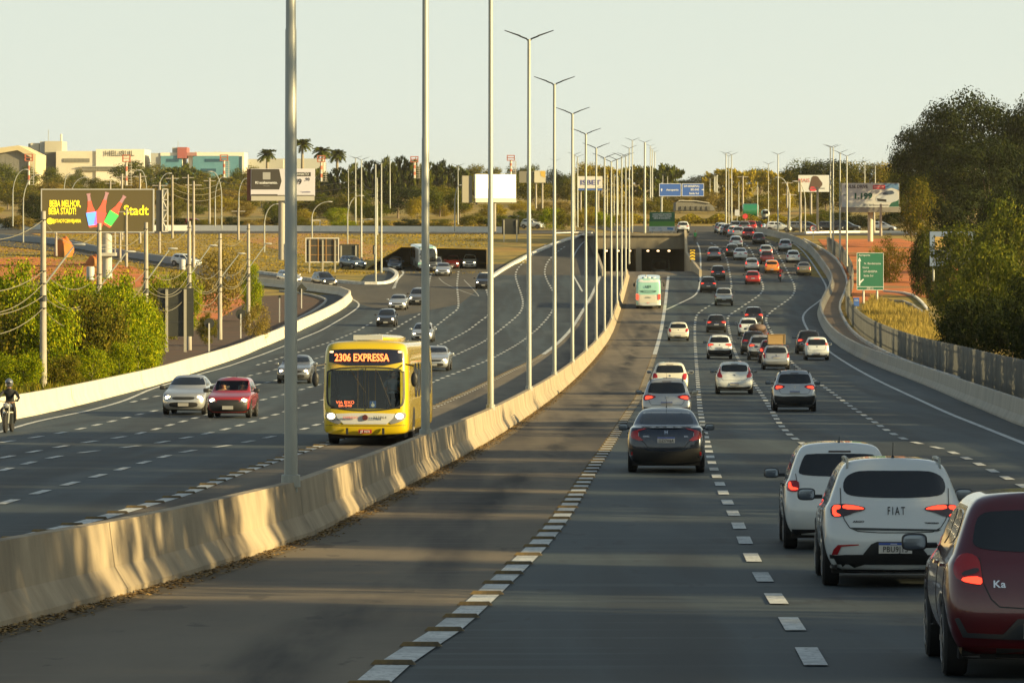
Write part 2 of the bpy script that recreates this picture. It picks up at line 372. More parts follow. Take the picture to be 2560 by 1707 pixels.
sheet('dirt', gp([(560,590),(700,575),(900,600),(960,640),(880,655),(700,625)]), mat('pale_red_earth', (.40, .17, .045), .95, col2=(.26, .19, .035), scale=.15, detail=8), -.03)
sheet('dirt', gp([(2045,598),(2250,596),(2420,640),(2500,760),(2300,742),(2215,735),(2140,760),(2112,690),(2080,640)]), dirtm, -.035)
sheet('dirt', gp([(2130,770),(2300,770),(2560,920),(2560,1000),(2330,900),(2180,820)]), mat('bank_grass', (.30, .22, .05), .95, col2=(.12, .10, .02), scale=.6, detail=9, bump=.4), -.03)
sheet('dirt', gp([(-40,650),(60,640),(200,652),(330,665),(420,700),(330,720),(150,700),(-40,700)]), dirtm, -.032)
sheet('dirt', gp([(420,730),(640,735),(640,760),(560,800),(420,800)]), dirtm, -.033)
for px_, py_, w_, h_, lab_ in ((160,640,46,48,'tall orange mound of red earth beside the ramp on the left'), (236,662,40,24,'low orange heap of red earth right of the tall mound'), (1210,0,0,0,None)):
    if not lab_: continue
    X_, d_, z_ = G(px_, py_); k_ = d_ / F; me_ = MB().ball((0,0,0), (w_*k_/2, 2.2, h_*k_), 28, 18)
    me_.v = [(x*(1+.16*math.sin(z*3+x*5)), y*(1+.1*math.sin(x*4)), z + .14*math.sin(x*6+y*3)) for x, y, z in me_.v if True]; me_ = me_.mesh(smooth=True)
    meta(ob('earth_mound', me_, dirtm, loc=(X_, d_, z_)), lab_, 'earth mound')
# walkway beyond the right barrier
wkp = [v for v in rb if v.y < 560]
FENCE = [(2700,1050),(2560,992),(2414,950),(2268,902),(2155,838),(2124,800),(2112,768),(2124,738),(2134,706),(2110,655),(2074,628),(2020,600)]
fn = gp(FENCE[2:]); fn = [Vector((14.4, 0)), Vector((16.6, 50)), Vector((20.6, 150))] + smooth(fn, 1)
fn = resample(fn, 4)
sheet('pavement', [(v.x + .25, v.y) for v in wkp] + [(v.x - .5, v.y) for v in reversed([q for q in fn if q.y < 560])], mat('paving', (.27, .185, .115), .9, col2=(.34, .24, .15), scale=.8, detail=6), .01)
# concrete bus lanes beside the median
WL = [(949,1690),(1007,1645),(1107,1586),(1188,1514),(1255,1451),(1309,1401),(1355,1354),(1400,1298),(1431,1252),(1458,1207),(1490,1158),(1521,1113),(1567,1038),(1601,988),(1618,940),(1632,901),(1646,853),(1656,808),(1663,763),(1667,724),(1671,690)]
wl = [Vector((-2.6, 0)), Vector((-1.75, 20))] + smooth(gp(WL), 1)
LL = [(194,1311),(280,1288),(356,1266),(415,1250),(473,1232),(523,1212),(568,1194),(609,1180),(685,1153),(870,1090),(1077,1022),(1133,997),(1195,969),(1260,935),(1335,901),(1371,877),(1396,856),(1419,833),(1441,803),(1455,780),(1475,747),(1500,690)]
ll = [Vector((-10.3, 0)), Vector((-9.5, 40))] + smooth(gp(LL), 1)
sheet('bus_lane', [(XM(y) - .1, y) for y in range(0, 501, 20)] + [(v.x, v.y) for v in reversed(wl)], conc_road, .006)
sheet('bus_lane', [(XM(y) - .3, y) for y in range(500, -1, -20)] + [(v.x, v.y) for v in ll], conc_road, .006)
# underpass
def ZU(d): return CZ - herm([(480, 6.45), (500, 5.7), (512, 5.46), (522, 5.5), (540, 5.95), (560, 6.7), (600, 8.2), (720, 10.5)], d)
sheet('underpass_road', [(10.8, 500), (21.8, 500), (21.8, 720), (10.8, 720)], conc_road, 0.0, prof=ZU)
sheet('deck_road', [(9.5, 545), (23.2, 545), (23.2, 606), (9.5, 606)], asph_old, 0, prof=lambda d: CZ - 1.22 - .02 * 0 if d < 590 else CZ - 1.22 + (d - 590) / 16 * .12)
tn = thing('underpass_portal', 'concrete underpass mouth with two dark openings below the road deck', 'underpass', (16.3, 540, ZU(540)))
tconc = mat('portal_concrete', (.20, .175, .125), .9, col2=(.13, .115, .085), scale=.8, detail=7, stretch=(1, 1, .3))
z0 = tn.location.z; zt = CZ - 1.2 - z0; zo = CZ - 2.86 - z0
m_ = MB(); m_.box(-5.5, 5.5, 0, .9, zo, zt); ob('lintel', m_.mesh(), tconc, tn)
m_ = MB(); m_.box(-5.9, 6.0, -.35, .0, zt, zt + .35); ob('parapet', m_.mesh(), tconc, tn)
m_ = MB(); m_.box(-.6, .1, 0, 60, -4, zo); ob('pier', m_.mesh(), tconc, tn)
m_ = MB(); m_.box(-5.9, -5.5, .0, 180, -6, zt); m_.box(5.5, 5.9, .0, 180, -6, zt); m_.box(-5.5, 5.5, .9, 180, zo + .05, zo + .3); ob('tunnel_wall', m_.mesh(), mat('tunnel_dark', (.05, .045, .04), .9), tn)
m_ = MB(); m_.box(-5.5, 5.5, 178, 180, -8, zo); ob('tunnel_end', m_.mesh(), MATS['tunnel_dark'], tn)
lm = mat('tunnel_lamp', (.8, .6, .3), .4, emit=(1, .68, .32), es=2.5)
for x in (-4.2, -2.7, -1.2, 1.1, 2.4, 3.8):
    m_ = MB(); m_.box(x - .14, x + .14, 6, 6.5, zo - .35, zo - .2); ob('ceiling_lamp', m_.mesh(), lm, tn)
# retaining (wing) walls at both sides of the cut
for sx, X0, lab in ((-1, 10.8, 'pale concrete wing wall on the left side of the underpass ramp'), (1, 21.8, 'narrow concrete wing wall on the right side of the underpass ramp')):
    rw = thing('wing_wall', lab, 'retaining wall', (X0, 497, Z(497)))
    m_ = MB(); n = 12
    for i in range(n):
        d0 = 497 + 43 * i / n; d1 = 497 + 43 * (i + 1) / n
        def top(d): return max(Z(d), CZ - 1.2 if d > 538 else Z(d)) + .75
        a0, a1 = X0, X0 + .3 * sx
        for (p, q) in ((a0, a0), (a1, a1)):
            m_.quad((p - X0, d0 - 497, ZU(max(d0, 497)) - 1 - rw.location.z), (p - X0, d1 - 497, ZU(d1) - 1 - rw.location.z), (p - X0, d1 - 497, top(d1) - rw.location.z), (p - X0, d0 - 497, top(d0) - rw.location.z))
        m_.quad((a0 - X0, d0 - 497, top(d0) - rw.location.z), (a0 - X0, d1 - 497, top(d1) - rw.location.z), (a1 - X0, d1 - 497, top(d1) - rw.location.z), (a1 - X0, d0 - 497, top(d0) - rw.location.z))
    m_.quad((0, 0, -1), (.3 * sx, 0, -1), (.3 * sx, 0, .75), (0, 0, .75))
    ob('wall', m_.mesh(), mat('wing_concrete', (.44, .37, .26), .85, col2=(.33, .28, .19), scale=.6, detail=7), rw)
mk = MB(); mk.box(21.55, 21.79, 520, 520.2, 0, 0); 
hz = thing('hazard_marker', 'yellow and black striped hazard marker beside the underpass mouth', 'marker', (22.0, 520, Z(520)))
ob('post', MB().box(-.04, .04, -.04, .04, 0, 1.6).mesh(), galv, hz)
ob('board', MB().box(-.3, .3, -.07, -.045, .4, 1.9).mesh(), mat('marker_yellow', (.75, .5, .03), .6), hz)
m_ = MB()
for k in range(4): m_.poly([(-.3, -.074, .5 + k * .36), (0, -.074, .62 + k * .36), (.3, -.074, .5 + k * .36), (.3, -.074, .66 + k * .36), (0, -.074, .78 + k * .36), (-.3, -.074, .66 + k * .36)])
ob('stripes', m_.mesh(), ink, hz)
# ---- painted lines, right carriageway
L1 = [(2040,1665),(1989,1576),(1948,1510),(1918,1462),(1892,1418),(1872,1377),(1852,1329),(1837,1290),(1814,1248),(1799,1208),(1788,1183),(1779,1156),(1772,1126),(1751,1033),(1747,988),(1743,937),(1740,893),(1737,848),(1737,808),(1741,787),(1756,775),(1784,758),(1818,738),(1828,722),(1829,712),(1824,680),(1816,642),(1800,620),(1775,606)]
L2 = [(2850,1700),(2300,1300),(2150,1190),(2057,1133),(2020,1116),(1982,1095),(1949,1061),(1930,1027),(1906,988),(1889,964),(1839,886),(1829,851),(1821,815),(1818,795),(1826,786),(1846,773),(1865,760),(1886,747),(1902,735),(1909,722),(1907,711),(1902,699),(1887,644),(1875,621),(1857,605),(1835,596)]
L3 = [(3600,1690),(2560,1216),(2510,1192),(2453,1163),(2406,1141),(2363,1124),(2310,1112),(2266,1101),(2221,1079),(2185,1054),(2136,1023),(2097,994),(2065,970),(2033,948),(1990,915),(1977,904),(1945,860),(1930,832),(1914,803),(1917,790),(1933,775),(1954,761),(1979,743),(1987,728),(1987,718),(1983,705),(1963,667),(1950,644),(1939,625),(1924,607),(1912,600)]
LE = [(4100,1700),(2700,1165),(2560,1108),(2436,1059),(2381,1038),(2285,993),(2188,948),(2123,912),(2074,880),(2030,838),(2010,808),(2006,790),(2019,774),(2043,757),(2063,740),(2068,720),(2056,696),(2033,661),(2011,631),(1990,612),(1974,606)]
GL = [(1664,775),(1700,758),(1738,740),(1748,722),(1751,700),(1752,660),(1750,622),(1742,606)]
def L(pts, wd=.2, dash=None, m=paintw, name='lane_marking', it=2, **k): return strip(name, smooth(gp(pts), it), wd, m, .014, dash, **k)
DD = (2.4, 5.2)
L(L1, .21, DD); L(L2, .21, DD); L(L3, .21, DD); L(LE, .2); L(GL, .20)
M2 = [(0,1261),(90,1234),(180,1208),(270,1183),(354,1158),(430,1136),(487,1125),(559,1116),(609,1107),(658,1096),(699,1088),(751,1076),(785,1064),(1091,951),(1133,935),(1184,915),(1222,900),(1264,878),(1301,856),(1326,836),(1349,817),(1371,793),(1385,770),(1390,750),(1386,733),(1368,703),(1360,680),(1368,654),(1391,631),(1416,614)]
M3 = [(0,1178),(92,1152),(176,1135),(311,1119),(383,1110),(446,1098),(499,1088),(545,1078),(592,1066),(634,1053),(674,1041),(754,1017),(780,1007),(1127,893),(1198,860),(1222,846),(1253,822),(1284,798),(1304,778),(1308,757),(1304,738),(1293,707),(1288,690),(1292,674),(1304,660),(1323,643),(1346,626),(1368,609)]
M4 = [(0,1146),(100,1126),(196,1109),(264,1099),(323,1090),(376,1077),(424,1063),(471,1050),(513,1038),(653,1000),(706,988),(746,976),(796,962),(1102,860),(1200,803),(1222,788),(1228,773),(1225,757),(1221,741),(1216,724),(1206,700)]
M5 = [(0,1107),(104,1091),(177,1078),(236,1064),(286,1052),(328,1041),(384,1028),(636,963),(692,951),(1088,817),(1125,787),(1145,774),(1147,756),(1142,714),(1145,690),(1147,674)]
M6 = [(328,1006),(379,993),(628,938),(687,925),(993,817),(1032,795),(1062,778),(1068,765),(1070,739),(1072,707),(1079,681)]
M7 = [(642,913),(707,893),(743,882),(793,865),(911,817),(937,801)]
ME = [(-60,1098),(34,1070),(93,1053),(163,1039),(230,1025),(309,1003),(348,986),(379,972),(488,938),(561,919),(617,900),(709,866),(743,850),(796,829),(838,806),(875,784),(899,766),(895,755),(871,743)]
for l in (M2, M3, M4, M5, M6, M7): L(l, .2, DD)
L(ME, .18)
L([(992,1100-395),(984,718),(982,722)], .25, None, paintw_old); L([(1005,677),(1010,683),(998,694),(990,705),(986,720)], .25)
L([(1097,695),(1110,708),(1140,722),(1190,740),(1200,742),(1180,720),(1160,700)], .12, None, paintw_old)
L([(1500,590),(1460,600),(1432,640),(1428,680),(1440,700),(1456,729)], .20)
# studded white lines along the bus lanes
def white_studded(pts, nm):
    strip('lane_marking', pts, .30, paintw, .014, (2.34, 2.5))
white_studded(wl, 'right'); white_studded(ll, 'left')
sm_ = MB(); sm_.v = [(-.20,-.055,0),(.20,-.055,0),(.20,.055,0),(-.20,.055,0),(-.16,-.03,.04),(.16,-.03,.04),(.16,.03,.04),(-.16,.03,.04)]; sm_.f = [(4,5,6,7),(0,1,5,4),(1,2,6,5),(2,3,7,6),(3,0,4,7)]
studm = sm_.mesh('road_stud'); studm.materials.append(mat('stud_yellow', (.16, .11, .04), .7, col2=(.07, .055, .03), scale=9))
def studs(pts, s0, n, step, side):
    cum = [0]
    for a, b in zip(pts, pts[1:]): cum.append(cum[-1] + (b - a).length)
    for i in range(n):
        s = s0 + i * step; k = min(bisect.bisect_right(cum, s) - 1, len(pts) - 2); t = (s - cum[k]) / (cum[k + 1] - cum[k]); p = pts[k].lerp(pts[k + 1], t)
        if p.y < 32: continue
        o = ob('road_stud', studm, loc=(p.x, p.y, Z(p.y) + .015), rot=(math.atan(slope(p.y)), 0, -.04))
        meta(o, 'small yellowed raised stud in the white bus lane line on the %s of the median' % side, 'road stud', 'raised studs in the bus lane line %s of the median' % side)
studs(wl, 2.42, 120, 2.5, 'right'); studs(ll, 2.42, 120, 2.5, 'left')
# ---- barriers
md = resample([Vector((XM(0), 0)), Vector((XM(30), 30)), Vector((XM(58), 58)), Vector((XM(66), 66)), Vector((XM(74), 74)), Vector((XM(300), 300)), Vector((XM(497), 497))], 4)
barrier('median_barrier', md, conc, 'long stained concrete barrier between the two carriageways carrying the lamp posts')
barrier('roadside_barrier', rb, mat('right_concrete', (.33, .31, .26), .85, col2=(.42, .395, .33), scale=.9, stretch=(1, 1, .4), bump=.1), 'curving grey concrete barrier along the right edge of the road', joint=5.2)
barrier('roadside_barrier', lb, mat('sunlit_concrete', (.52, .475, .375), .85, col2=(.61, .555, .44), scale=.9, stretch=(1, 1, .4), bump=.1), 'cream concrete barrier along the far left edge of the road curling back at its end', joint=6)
KP = [(-.12, 0), (-.12, .14), (.12, .14), (.12, 0)]
KW = [(-.2, 0), (-.2, .3), (.2, .3), (.2, 0)]
def kerb(pts, m, label, prof=KP): r = barrier('kerb', resample(smooth(gp(pts), 1), 5), m, label, prof, nj=False); r['category'] = 'kerb'; return r
kerb([(644,683),(708,691),(760,700),(840,705),(900,711),(955,711),(976,707),(989,697),(993,688),(985,680),(973,676),(955,675)], kerbm, 'white painted kerb round the tip of the grass island on the left', KW)
kerb([(330,955),(480,915),(600,871),(680,831),(747,797),(785,778),(817,755),(811,747),(768,735),(700,728)], mat('grey_kerb', (.33, .32, .29), .8), 'grey kerb of the narrow frontage road behind the left barrier')
kerb([(1215,703),(1262,672),(1330,636),(1400,606),(1462,590)], kerbm, 'white kerb at the left edge of the rising left carriageway', KW)
kerb([(-80,571),(105,574),(230,578),(415,577),(660,578),(1050,580),(1200,581),(1290,583)], conc_white, 'long low white kerb wall crossing the top of the grass bank on the left', [(-.2, 0), (-.2, .85), (.2, .85), (.2, 0)])
kerb([(1385,584),(1440,582),(1480,583)], kerbm, 'short white kerb at the head of the left carriageway')
kerb([(2013,584),(2120,582),(2235,582),(2330,584)], conc_white, 'white kerb of the side road above the red earth slope on the right', KW)
kerb([(0,600),(104,607),(150,612),(180,618),(241,630),(300,640),(463,664)], mat('blue_grey_concrete', (.30, .32, .33), .8), 'grey concrete parapet of the ramp behind the large screen', [(-.15, 0), (-.15, .8), (.15, .8), (.15, 0)])
pk = resample([v - Vector((.6, 0)) for v in fn if v.y > 225], 4)
k2 = barrier('kerb', pk, kerbm, 'pale kerb between walkway and slat fence on the right', [(-.1, 0), (-.1, .25), (.1, .25), (.1, 0)], nj=False); k2['category'] = 'kerb'
kerb([(2210,728),(2275,734),(2300,750),(2320,775)], conc_white, 'thin concrete drain edge on the red earth slope near the shrubs')
kerb([(2225,752),(2268,754),(2320,790),(2400,850)], mat('grey_kerb', (.33, .32, .29), .8), 'grey drain channel edge running down the grassy bank on the right')
# slat fence: posts as individual slabs joined (surface pattern), broken in three stretches
def fence(pts, label):
    r = thing('slat_fence', label, 'fence', (pts[0].x, pts[0].y, Z(pts[0].y))); o = r.location
    mb = MB(); rl = MB()
    q = resample(pts, .34)
    for i, p in enumerate(q):
        h = 1.78 + .015 * math.sin(i * 2.3); z = Z(p.y) - o.z; u = (q[min(i + 1, len(q) - 1)] - q[max(i - 1, 0)]).normalized(); n = Vector((u.y, -u.x)); b0 = len(mb.v)
        for zz in (z - .1, z + h):
            for su, sn in ((-.12, -.05 + .07 * (i % 2)), (.12, -.05 + .07 * (i % 2)), (.12, .05 + .07 * (i % 2)), (-.12, .05 + .07 * (i % 2))): mb.v.append((p.x - o.x + u.x*su + n.x*sn, p.y - o.y + u.y*su + n.y*sn, zz))
        mb.f += [tuple(b0 + k for k in f) for f in ((0,3,2,1),(4,5,6,7),(0,1,5,4),(1,2,6,5),(2,3,7,6),(3,0,4,7))]
    for a, b in zip(pts, pts[1:]):
        for hh in (.35, 1.45):
            rl.tube([(a.x - o.x + .08, a.y - o.y, Z(a.y) - o.z + hh), (b.x - o.x + .08, b.y - o.y, Z(b.y) - o.z + hh)], .05, 4)
    ob('slats', mb.mesh(fix=False), mat('fence_concrete', (.20, .205, .19), .85, col2=(.135, .14, .13), scale=1.2, stretch=(1, 1, .3)), r)
    ob('rails', rl.mesh(), MATS['fence_concrete'], r)
fence([v for v in fn if 25 < v.y <= 560], 'tall grey slat fence running along the walkway on the right')
# leaf litter at the foot of the median
lit = MB(); random.seed(3)
for i in range(7000):
    d = 30 + 300 * random.random() ** 1.6; x = XM(d) + .33 + abs(random.gauss(0, .16)); s = .02 + .03 * random.random(); a = random.random() * 6
    c, s_ = math.cos(a) * s, math.sin(a) * s; z = Z(d) + .012 + random.random() * .02
    lit.quad((x - c, d - s_, z), (x + s_, d - c, z + .01), (x + c, d + s_, z), (x - s_, d + c, z + .015))
meta(ob('leaf_litter', lit.mesh(fix=False), mat('litter', (.16, .10, .035), .9, col2=(.30, .19, .06), scale=3)), 'dry leaves and dirt gathered at the foot of the median barrier', 'litter', kind='stuff')
strip('gutter_dirt', [Vector((XM(y) + .48, y)) for y in range(0, 480, 20)], .42, mat('gutter', (.13, .09, .04), .95, col2=(.09, .075, .05), scale=2, detail=8), .009)
# ================================================================ VEHICLES
def hatch_levels(L=3.95, W=1.74, H=1.50, tail=0.0, roofback=0.0):
    k = L / 3.95; q = W / 1.74; h = H / 1.50
    base = [(.21,.20,.75,.15,3.80),(.34,.32,.835,.04,3.92),(.54,.50,.868,.00,3.95),(.74,.66,.87,.04,3.91),(.94,.80,.85,.10,3.72),
            (1.01,.965,.79,.14,2.95),(1.24,1.26,.705,.24,2.45),(1.45,1.45,.62,.36,2.02),(1.525,1.53,.46,.52,1.78)]
    return [(a*h, b*h, c*q, d*k + (roofback if i >= 5 else 0) * (i - 4) / 4, e*k) for i, (a, b, c, d, e) in enumerate(base)]
def sedan_levels(L=4.6, W=1.8, H=1.45):
    k = L / 4.6; q = W / 1.8; h = H / 1.45
    base = [(.21,.20,.77,.16,4.45),(.34,.30,.86,.04,4.57),(.56,.50,.895,0,4.6),(.80,.66,.895,.03,4.53),(1.04,.80,.86,.10,4.3),
            (1.08,.965,.775,.62,3.35),(1.25,1.22,.70,1.02,2.85),(1.41,1.40,.60,1.45,2.42),(1.475,1.475,.44,1.8,2.15)]
    return [(a*h, b*h, c*q, d*k, e*k) for a, b, c, d, e in base]
def pickup_levels(L=5.1, W=1.84, H=1.75, cab=1.7):
    h = H / 1.75; q = W / 1.84
    base = [(.40,.36,.78,.12,5.0),(.52,.46,.88,.02,5.08),(.66,.62,.915,0,5.1),(.85,.80,.92,.0,5.05),(1.06,.98,.90,.04,4.85),
            (1.10,1.10,.84,cab,3.75),(1.38,1.38,.77,cab+.12,3.35),(1.66,1.66,.68,cab+.2,2.95),(1.76,1.76,.5,cab+.4,2.7)]
    k = L / 5.1
    return [(a*h, b*h, c*q, d*k, e*k) for a, b, c, d, e in base]
def body_mesh(lv, ra, fa, wr, bow=.07, nbow=.16):
    """closed shell lofted through plan outlines at rising heights, wheel arches lifted out of the two lowest"""
    bm = bmesh.new(); rings = []; top = len(lv) - 1
    y4r, y4f = lv[4][3], lv[4][4]
    for j, (zr, zf, w_, yr, yf) in enumerate(lv):
        pts = []
        aw = wr * 1.22
        if j <= 4: sy = [ra - aw, ra, ra + aw, fa - aw, fa, fa + aw]
        else: t0, t1 = yr + .16, yf - .22; sy = [t0 + (t1 - t0) * f for f in (0, .18, .38, .62, .82, 1)]
        c = .5 if j >= 5 else 1
        half = [(0, yr), (.45 * w_, yr + bow * .12 * c), (.80 * w_, yr + bow * .5 * c), (.965 * w_, yr + bow * 1.5)]
        for y in sy:
            half.append((w_ * (1 if yr + .5 < y < yf - .9 or j >= 5 else .985), y))
        half += [(.93 * w_, yf - nbow * 1.25), (.72 * w_, yf - nbow * .5), (.38 * w_, yf - nbow * .12), (0, yf)]
        for i, (x, y) in enumerate(half):
            t = min(max((y - yr) / (yf - yr), 0), 1); z = zr + (zf - zr) * t
            if j == 4 and t > .5: z = zr + (zf - zr) * ((t - .5) * 2) ** 1.2 if y > 0 else z
            if j < 3 and 4 <= i <= 9:
                d = min(abs(y - ra), abs(y - fa))
                if d < .05: z = wr * 2 * (1.05 + .04 * j) + .0 + j * .02
                elif j == 0: z = zr + .02
            pts.append((x, y, z))
        if j == 4:
            pts = [(x, y, z) for x, y, z in pts]
        n = len(pts); ring = [bm.verts.new(p) for p in pts] + [bm.verts.new((-x, y, z)) for x, y, z in reversed(pts[1:-1])]
        rings.append(ring)
    N = len(rings[0])
    for a, b in zip(rings, rings[1:]):
        for i in range(N): bm.faces.new((a[i], a[(i+1) % N], b[(i+1) % N], b[i]))
    for r, fl in ((rings[0], True), (rings[-1], False)):
        h = N // 2
        for i in range(h):
            a, b = r[i], r[i + 1]; c, d = r[-(i + 1) % N] if i + 1 < h else r[h], r[-i % N]
            q = [a, b, c, d]; q = [v for k_, v in enumerate(q) if v not in q[:k_]]
            if len(q) > 2: bm.faces.new(q if not fl else q[::-1])
    cr = bm.edges.layers.float.get('crease_edge') or bm.edges.layers.float.new('crease_edge')
    for j, v in ((4, .35), (5, .55), (0, .6)):
        for i in range(N):
            e = bm.edges.get((rings[j][i], rings[j][(i+1) % N]))
            if e: e[cr] = v
    bmesh.ops.recalc_face_normals(bm, faces=bm.faces)
    me = bpy.data.meshes.new('car_body'); bm.to_mesh(me); bm.free()
    return subdiv(me, 2)
def subdiv(me, n):
    o = bpy.data.objects.new('t', me); COL.objects.link(o); s = o.modifiers.new('s', 'SUBSURF'); s.levels = n; s.render_levels = n
    bpy.context.view_layer.update(); r = bpy.data.meshes.new_from_object(o.evaluated_get(bpy.context.evaluated_depsgraph_get())); bpy.data.objects.remove(o)
    for p in r.polygons: p.use_smooth = True
    return r
def bvh_of(me): return BVHTree.FromPolygons([v.co[:] for v in me.vertices], [p.vertices[:] for p in me.polygons])
def chaikin(p, it):
    for _ in range(it):
        q = []
        for i in range(len(p)):
            a, b = p[i], p[(i + 1) % len(p)]; q += [(a[0]*.75 + b[0]*.25, a[1]*.75 + b[1]*.25), (a[0]*.25 + b[0]*.75, a[1]*.25 + b[1]*.75)]
        p = q
    return p
def mir(h): return h + [(-x, z) for x, z in reversed(h) if abs(x) > 1e-6]
def fl(p): return [(-x, z) for x, z in reversed(p)]
def patch(bvh, polys, view, off=.006, rnd=1, skirt=.03, step=.07, ymax=None):
    """outlines drawn on the rear (r), front (f), left (l) or right (s) elevation, laid on the body shell"""
    big = bpy.data.meshes.new('patch'); B = bmesh.new()
    dirs = {'r': Vector((0, 1, 0)), 'f': Vector((0, -1, 0)), 's': Vector((-1, 0, 0)), 'l': Vector((1, 0, 0)), 't': Vector((0, 0, -1))}
    dv = dirs[view]
    for poly in polys:
        if rnd: poly = chaikin(poly, rnd)
        bm = bmesh.new(); vs = [bm.verts.new((u, v, 0)) for u, v in poly]; f = bm.faces.new(vs)
        bmesh.ops.triangulate(bm, faces=[f])
        us = [p[0] for p in poly]; v_ = [p[1] for p in poly]
        for k in range(int(min(us) / step) - 1, int(max(us) / step) + 1): bmesh.ops.bisect_plane(bm, geom=bm.verts[:] + bm.edges[:] + bm.faces[:], plane_co=(k * step, 0, 0), plane_no=(1, 0, 0))
        for k in range(int(min(v_) / step) - 1, int(max(v_) / step) + 1): bmesh.ops.bisect_plane(bm, geom=bm.verts[:] + bm.edges[:] + bm.faces[:], plane_co=(0, k * step, 0), plane_no=(0, 1, 0))
        last = None
        for v in bm.verts:
            u, z = v.co.x, v.co.y
            o = Vector((u, -3, z)) if view == 'r' else Vector((u, 20, z)) if view == 'f' else Vector((4, u, z)) if view == 's' else Vector((-4, u, z)) if view == 'l' else Vector((u, z, 6))
            h = bvh.ray_cast(o, dv)[0]
            if h is None or (ymax is not None and view == 'r' and h.y > ymax):
                h2 = bvh.find_nearest(o + dv * 3)
                h = Vector((u, (last.y if last else 0), z)) if view in 'rf' else Vector((last.x if last else 0, u, z)) if view in 'sl' else Vector((u, z, last.z if last else 1))
            else: last = h.copy()
            v.co = h - dv * off
        if skirt:
            e = [e for e in bm.edges if e.is_boundary]; r = bmesh.ops.extrude_edge_only(bm, edges=e)
            for g in r['geom']:
                if isinstance(g, bmesh.types.BMVert): g.co += dv * skirt
        bmesh.ops.recalc_face_normals(bm, faces=bm.faces); bm.to_mesh(big); B.from_mesh(big); bm.free()
    B.to_mesh(big); B.free()
    for p in big.polygons: p.use_smooth = True
    try: big.set_sharp_from_angle(angle=R(40))
    except Exception: pass
    return big
def line_poly(pts, w_):
    a = []; b = []
    for i, p in enumerate(pts):
        q0 = Vector(pts[max(i-1, 0)]); q1 = Vector(pts[min(i+1, len(pts)-1)]); u = (q1 - q0).normalized(); n = Vector((-u.y, u.x)) * w_ / 2
        a.append((p[0] + n.x, p[1] + n.y)); b.append((p[0] - n.x, p[1] - n.y))
    return a + b[::-1]
def rect(x0, x1, z0, z1): return [(x0, z0), (x1, z0), (x1, z1), (x0, z1)]
wheelm = {}
def wheel_meshes(r, wd=.20):
    k = (r, wd)
    if k not in wheelm:
        t = MB().lathe([(-wd/2, r*.62), (-wd/2, r*.93), (-wd/2+.025, r), (wd/2-.025, r), (wd/2, r*.93), (wd/2, r*.62)], seg=28).mesh('tyre', True); t.materials.append(rubber)
        q = MB().lathe([(-wd/2-.004, r*.10), (-wd/2+.02, r*.35), (-wd/2+.03, r*.56), (-wd/2-.006, r*.60), (-wd/2-.006, r*.66), (wd/2-.02, r*.66), (wd/2-.03, r*.3)], seg=20)
        for i in range(5):
            a = i * 2 * math.pi / 5; c, s_ = math.cos(a), math.sin(a)
            n = len(q.v); 
            for rr, hw in ((r*.08, .03), (r*.6, .022)):
                for sg in (-1, 1): q.v.append((-wd/2 - .012, rr*c - sg*hw*s_, rr*s_ + sg*hw*c))
            q.f.append((n, n+1, n+3, n+2))
        q = q.mesh('rim', True); q.materials.append(rimm); wheelm[k] = (t, q)
    return wheelm[k]
LAMPS = {
 'vert': [(.56,.74),(.74,.72),(.80,.80),(.79,1.0),(.72,1.03),(.60,.98)],
 'wide': [(.36,.95),(.62,1.0),(.80,.97),(.82,.85),(.78,.80),(.62,.83),(.40,.89)],
 'tall': [(.62,1.30),(.68,1.30),(.80,.98),(.80,.80),(.54,.78),(.58,.92),(.66,1.05)],
 'high': [(.60,1.14),(.72,1.16),(.77,1.05),(.74,.97),(.60,.98)],
 'pill': [(.66,.72),(.80,.72),(.84,1.04),(.70,1.06)],
}
SPEC = {}
clear_glass = bpy.data.materials.new('clear_glass'); clear_glass.use_nodes = True; _t = clear_glass.node_tree; _a = _t.nodes.new('ShaderNodeBsdfTransparent'); _a.inputs[0].default_value = (.72, .76, .74, 1); _g = _t.nodes.new('ShaderNodeBsdfGlossy'); _g.inputs['Roughness'].default_value = .03; _m = _t.nodes.new('ShaderNodeMixShader'); _m.inputs[0].default_value = .06
_t.links.new(_a.outputs[0], _m.inputs[1]); _t.links.new(_g.outputs[0], _m.inputs[2]); _t.links.new(_m.outputs[0], _t.nodes['Material Output'].inputs[0])
def spec(key, lv, r=.31, ra=.72, fa=None, lamp='vert', plate=.72, win=None, lowblk=.36, rails=False, L=3.95, H=1.5, W=1.74, trunk=False, side=None):
    SPEC[key] = dict(lv=lv, r=r, ra=ra, fa=fa or L - .78, lamp=lamp, plate=plate, win=win, lowblk=lowblk, rails=rails, L=L, H=H, W=W, trunk=trunk, side=side)
spec('hatch', hatch_levels(), lamp='vert')
spec('hatch_wide', hatch_levels(), lamp='wide')
spec('hatch_low', hatch_levels(), lamp='vert', plate=.42)
spec('hatch_tall', hatch_levels(4.2, 1.775, 1.50), lamp='tall', plate=.48, L=4.2, W=1.775)
spec('city', hatch_levels(3.75, 1.66, 1.52), lamp='high', plate=.42, L=3.75, W=1.66, H=1.52)
spec('suv', hatch_levels(4.3, 1.80, 1.65), r=.345, ra=.80, lamp='wide', plate=.66, lowblk=.56, rails=True, L=4.3, W=1.80, H=1.65)
spec('crossover', hatch_levels(4.1, 1.74, 1.60), r=.33, ra=.76, lamp='wide', plate=.70, lowblk=.58, rails=True, L=4.1, W=1.74, H=1.6)
spec('sedan', sedan_levels(), r=.32, ra=.98, lamp='wide', plate=.78, L=4.6, W=1.8, H=1.45, trunk=True)
spec('sedan_small', sedan_levels(4.2, 1.7, 1.48), r=.31, ra=.9, lamp='vert', plate=.78, L=4.2, W=1.7, H=1.48, trunk=True)
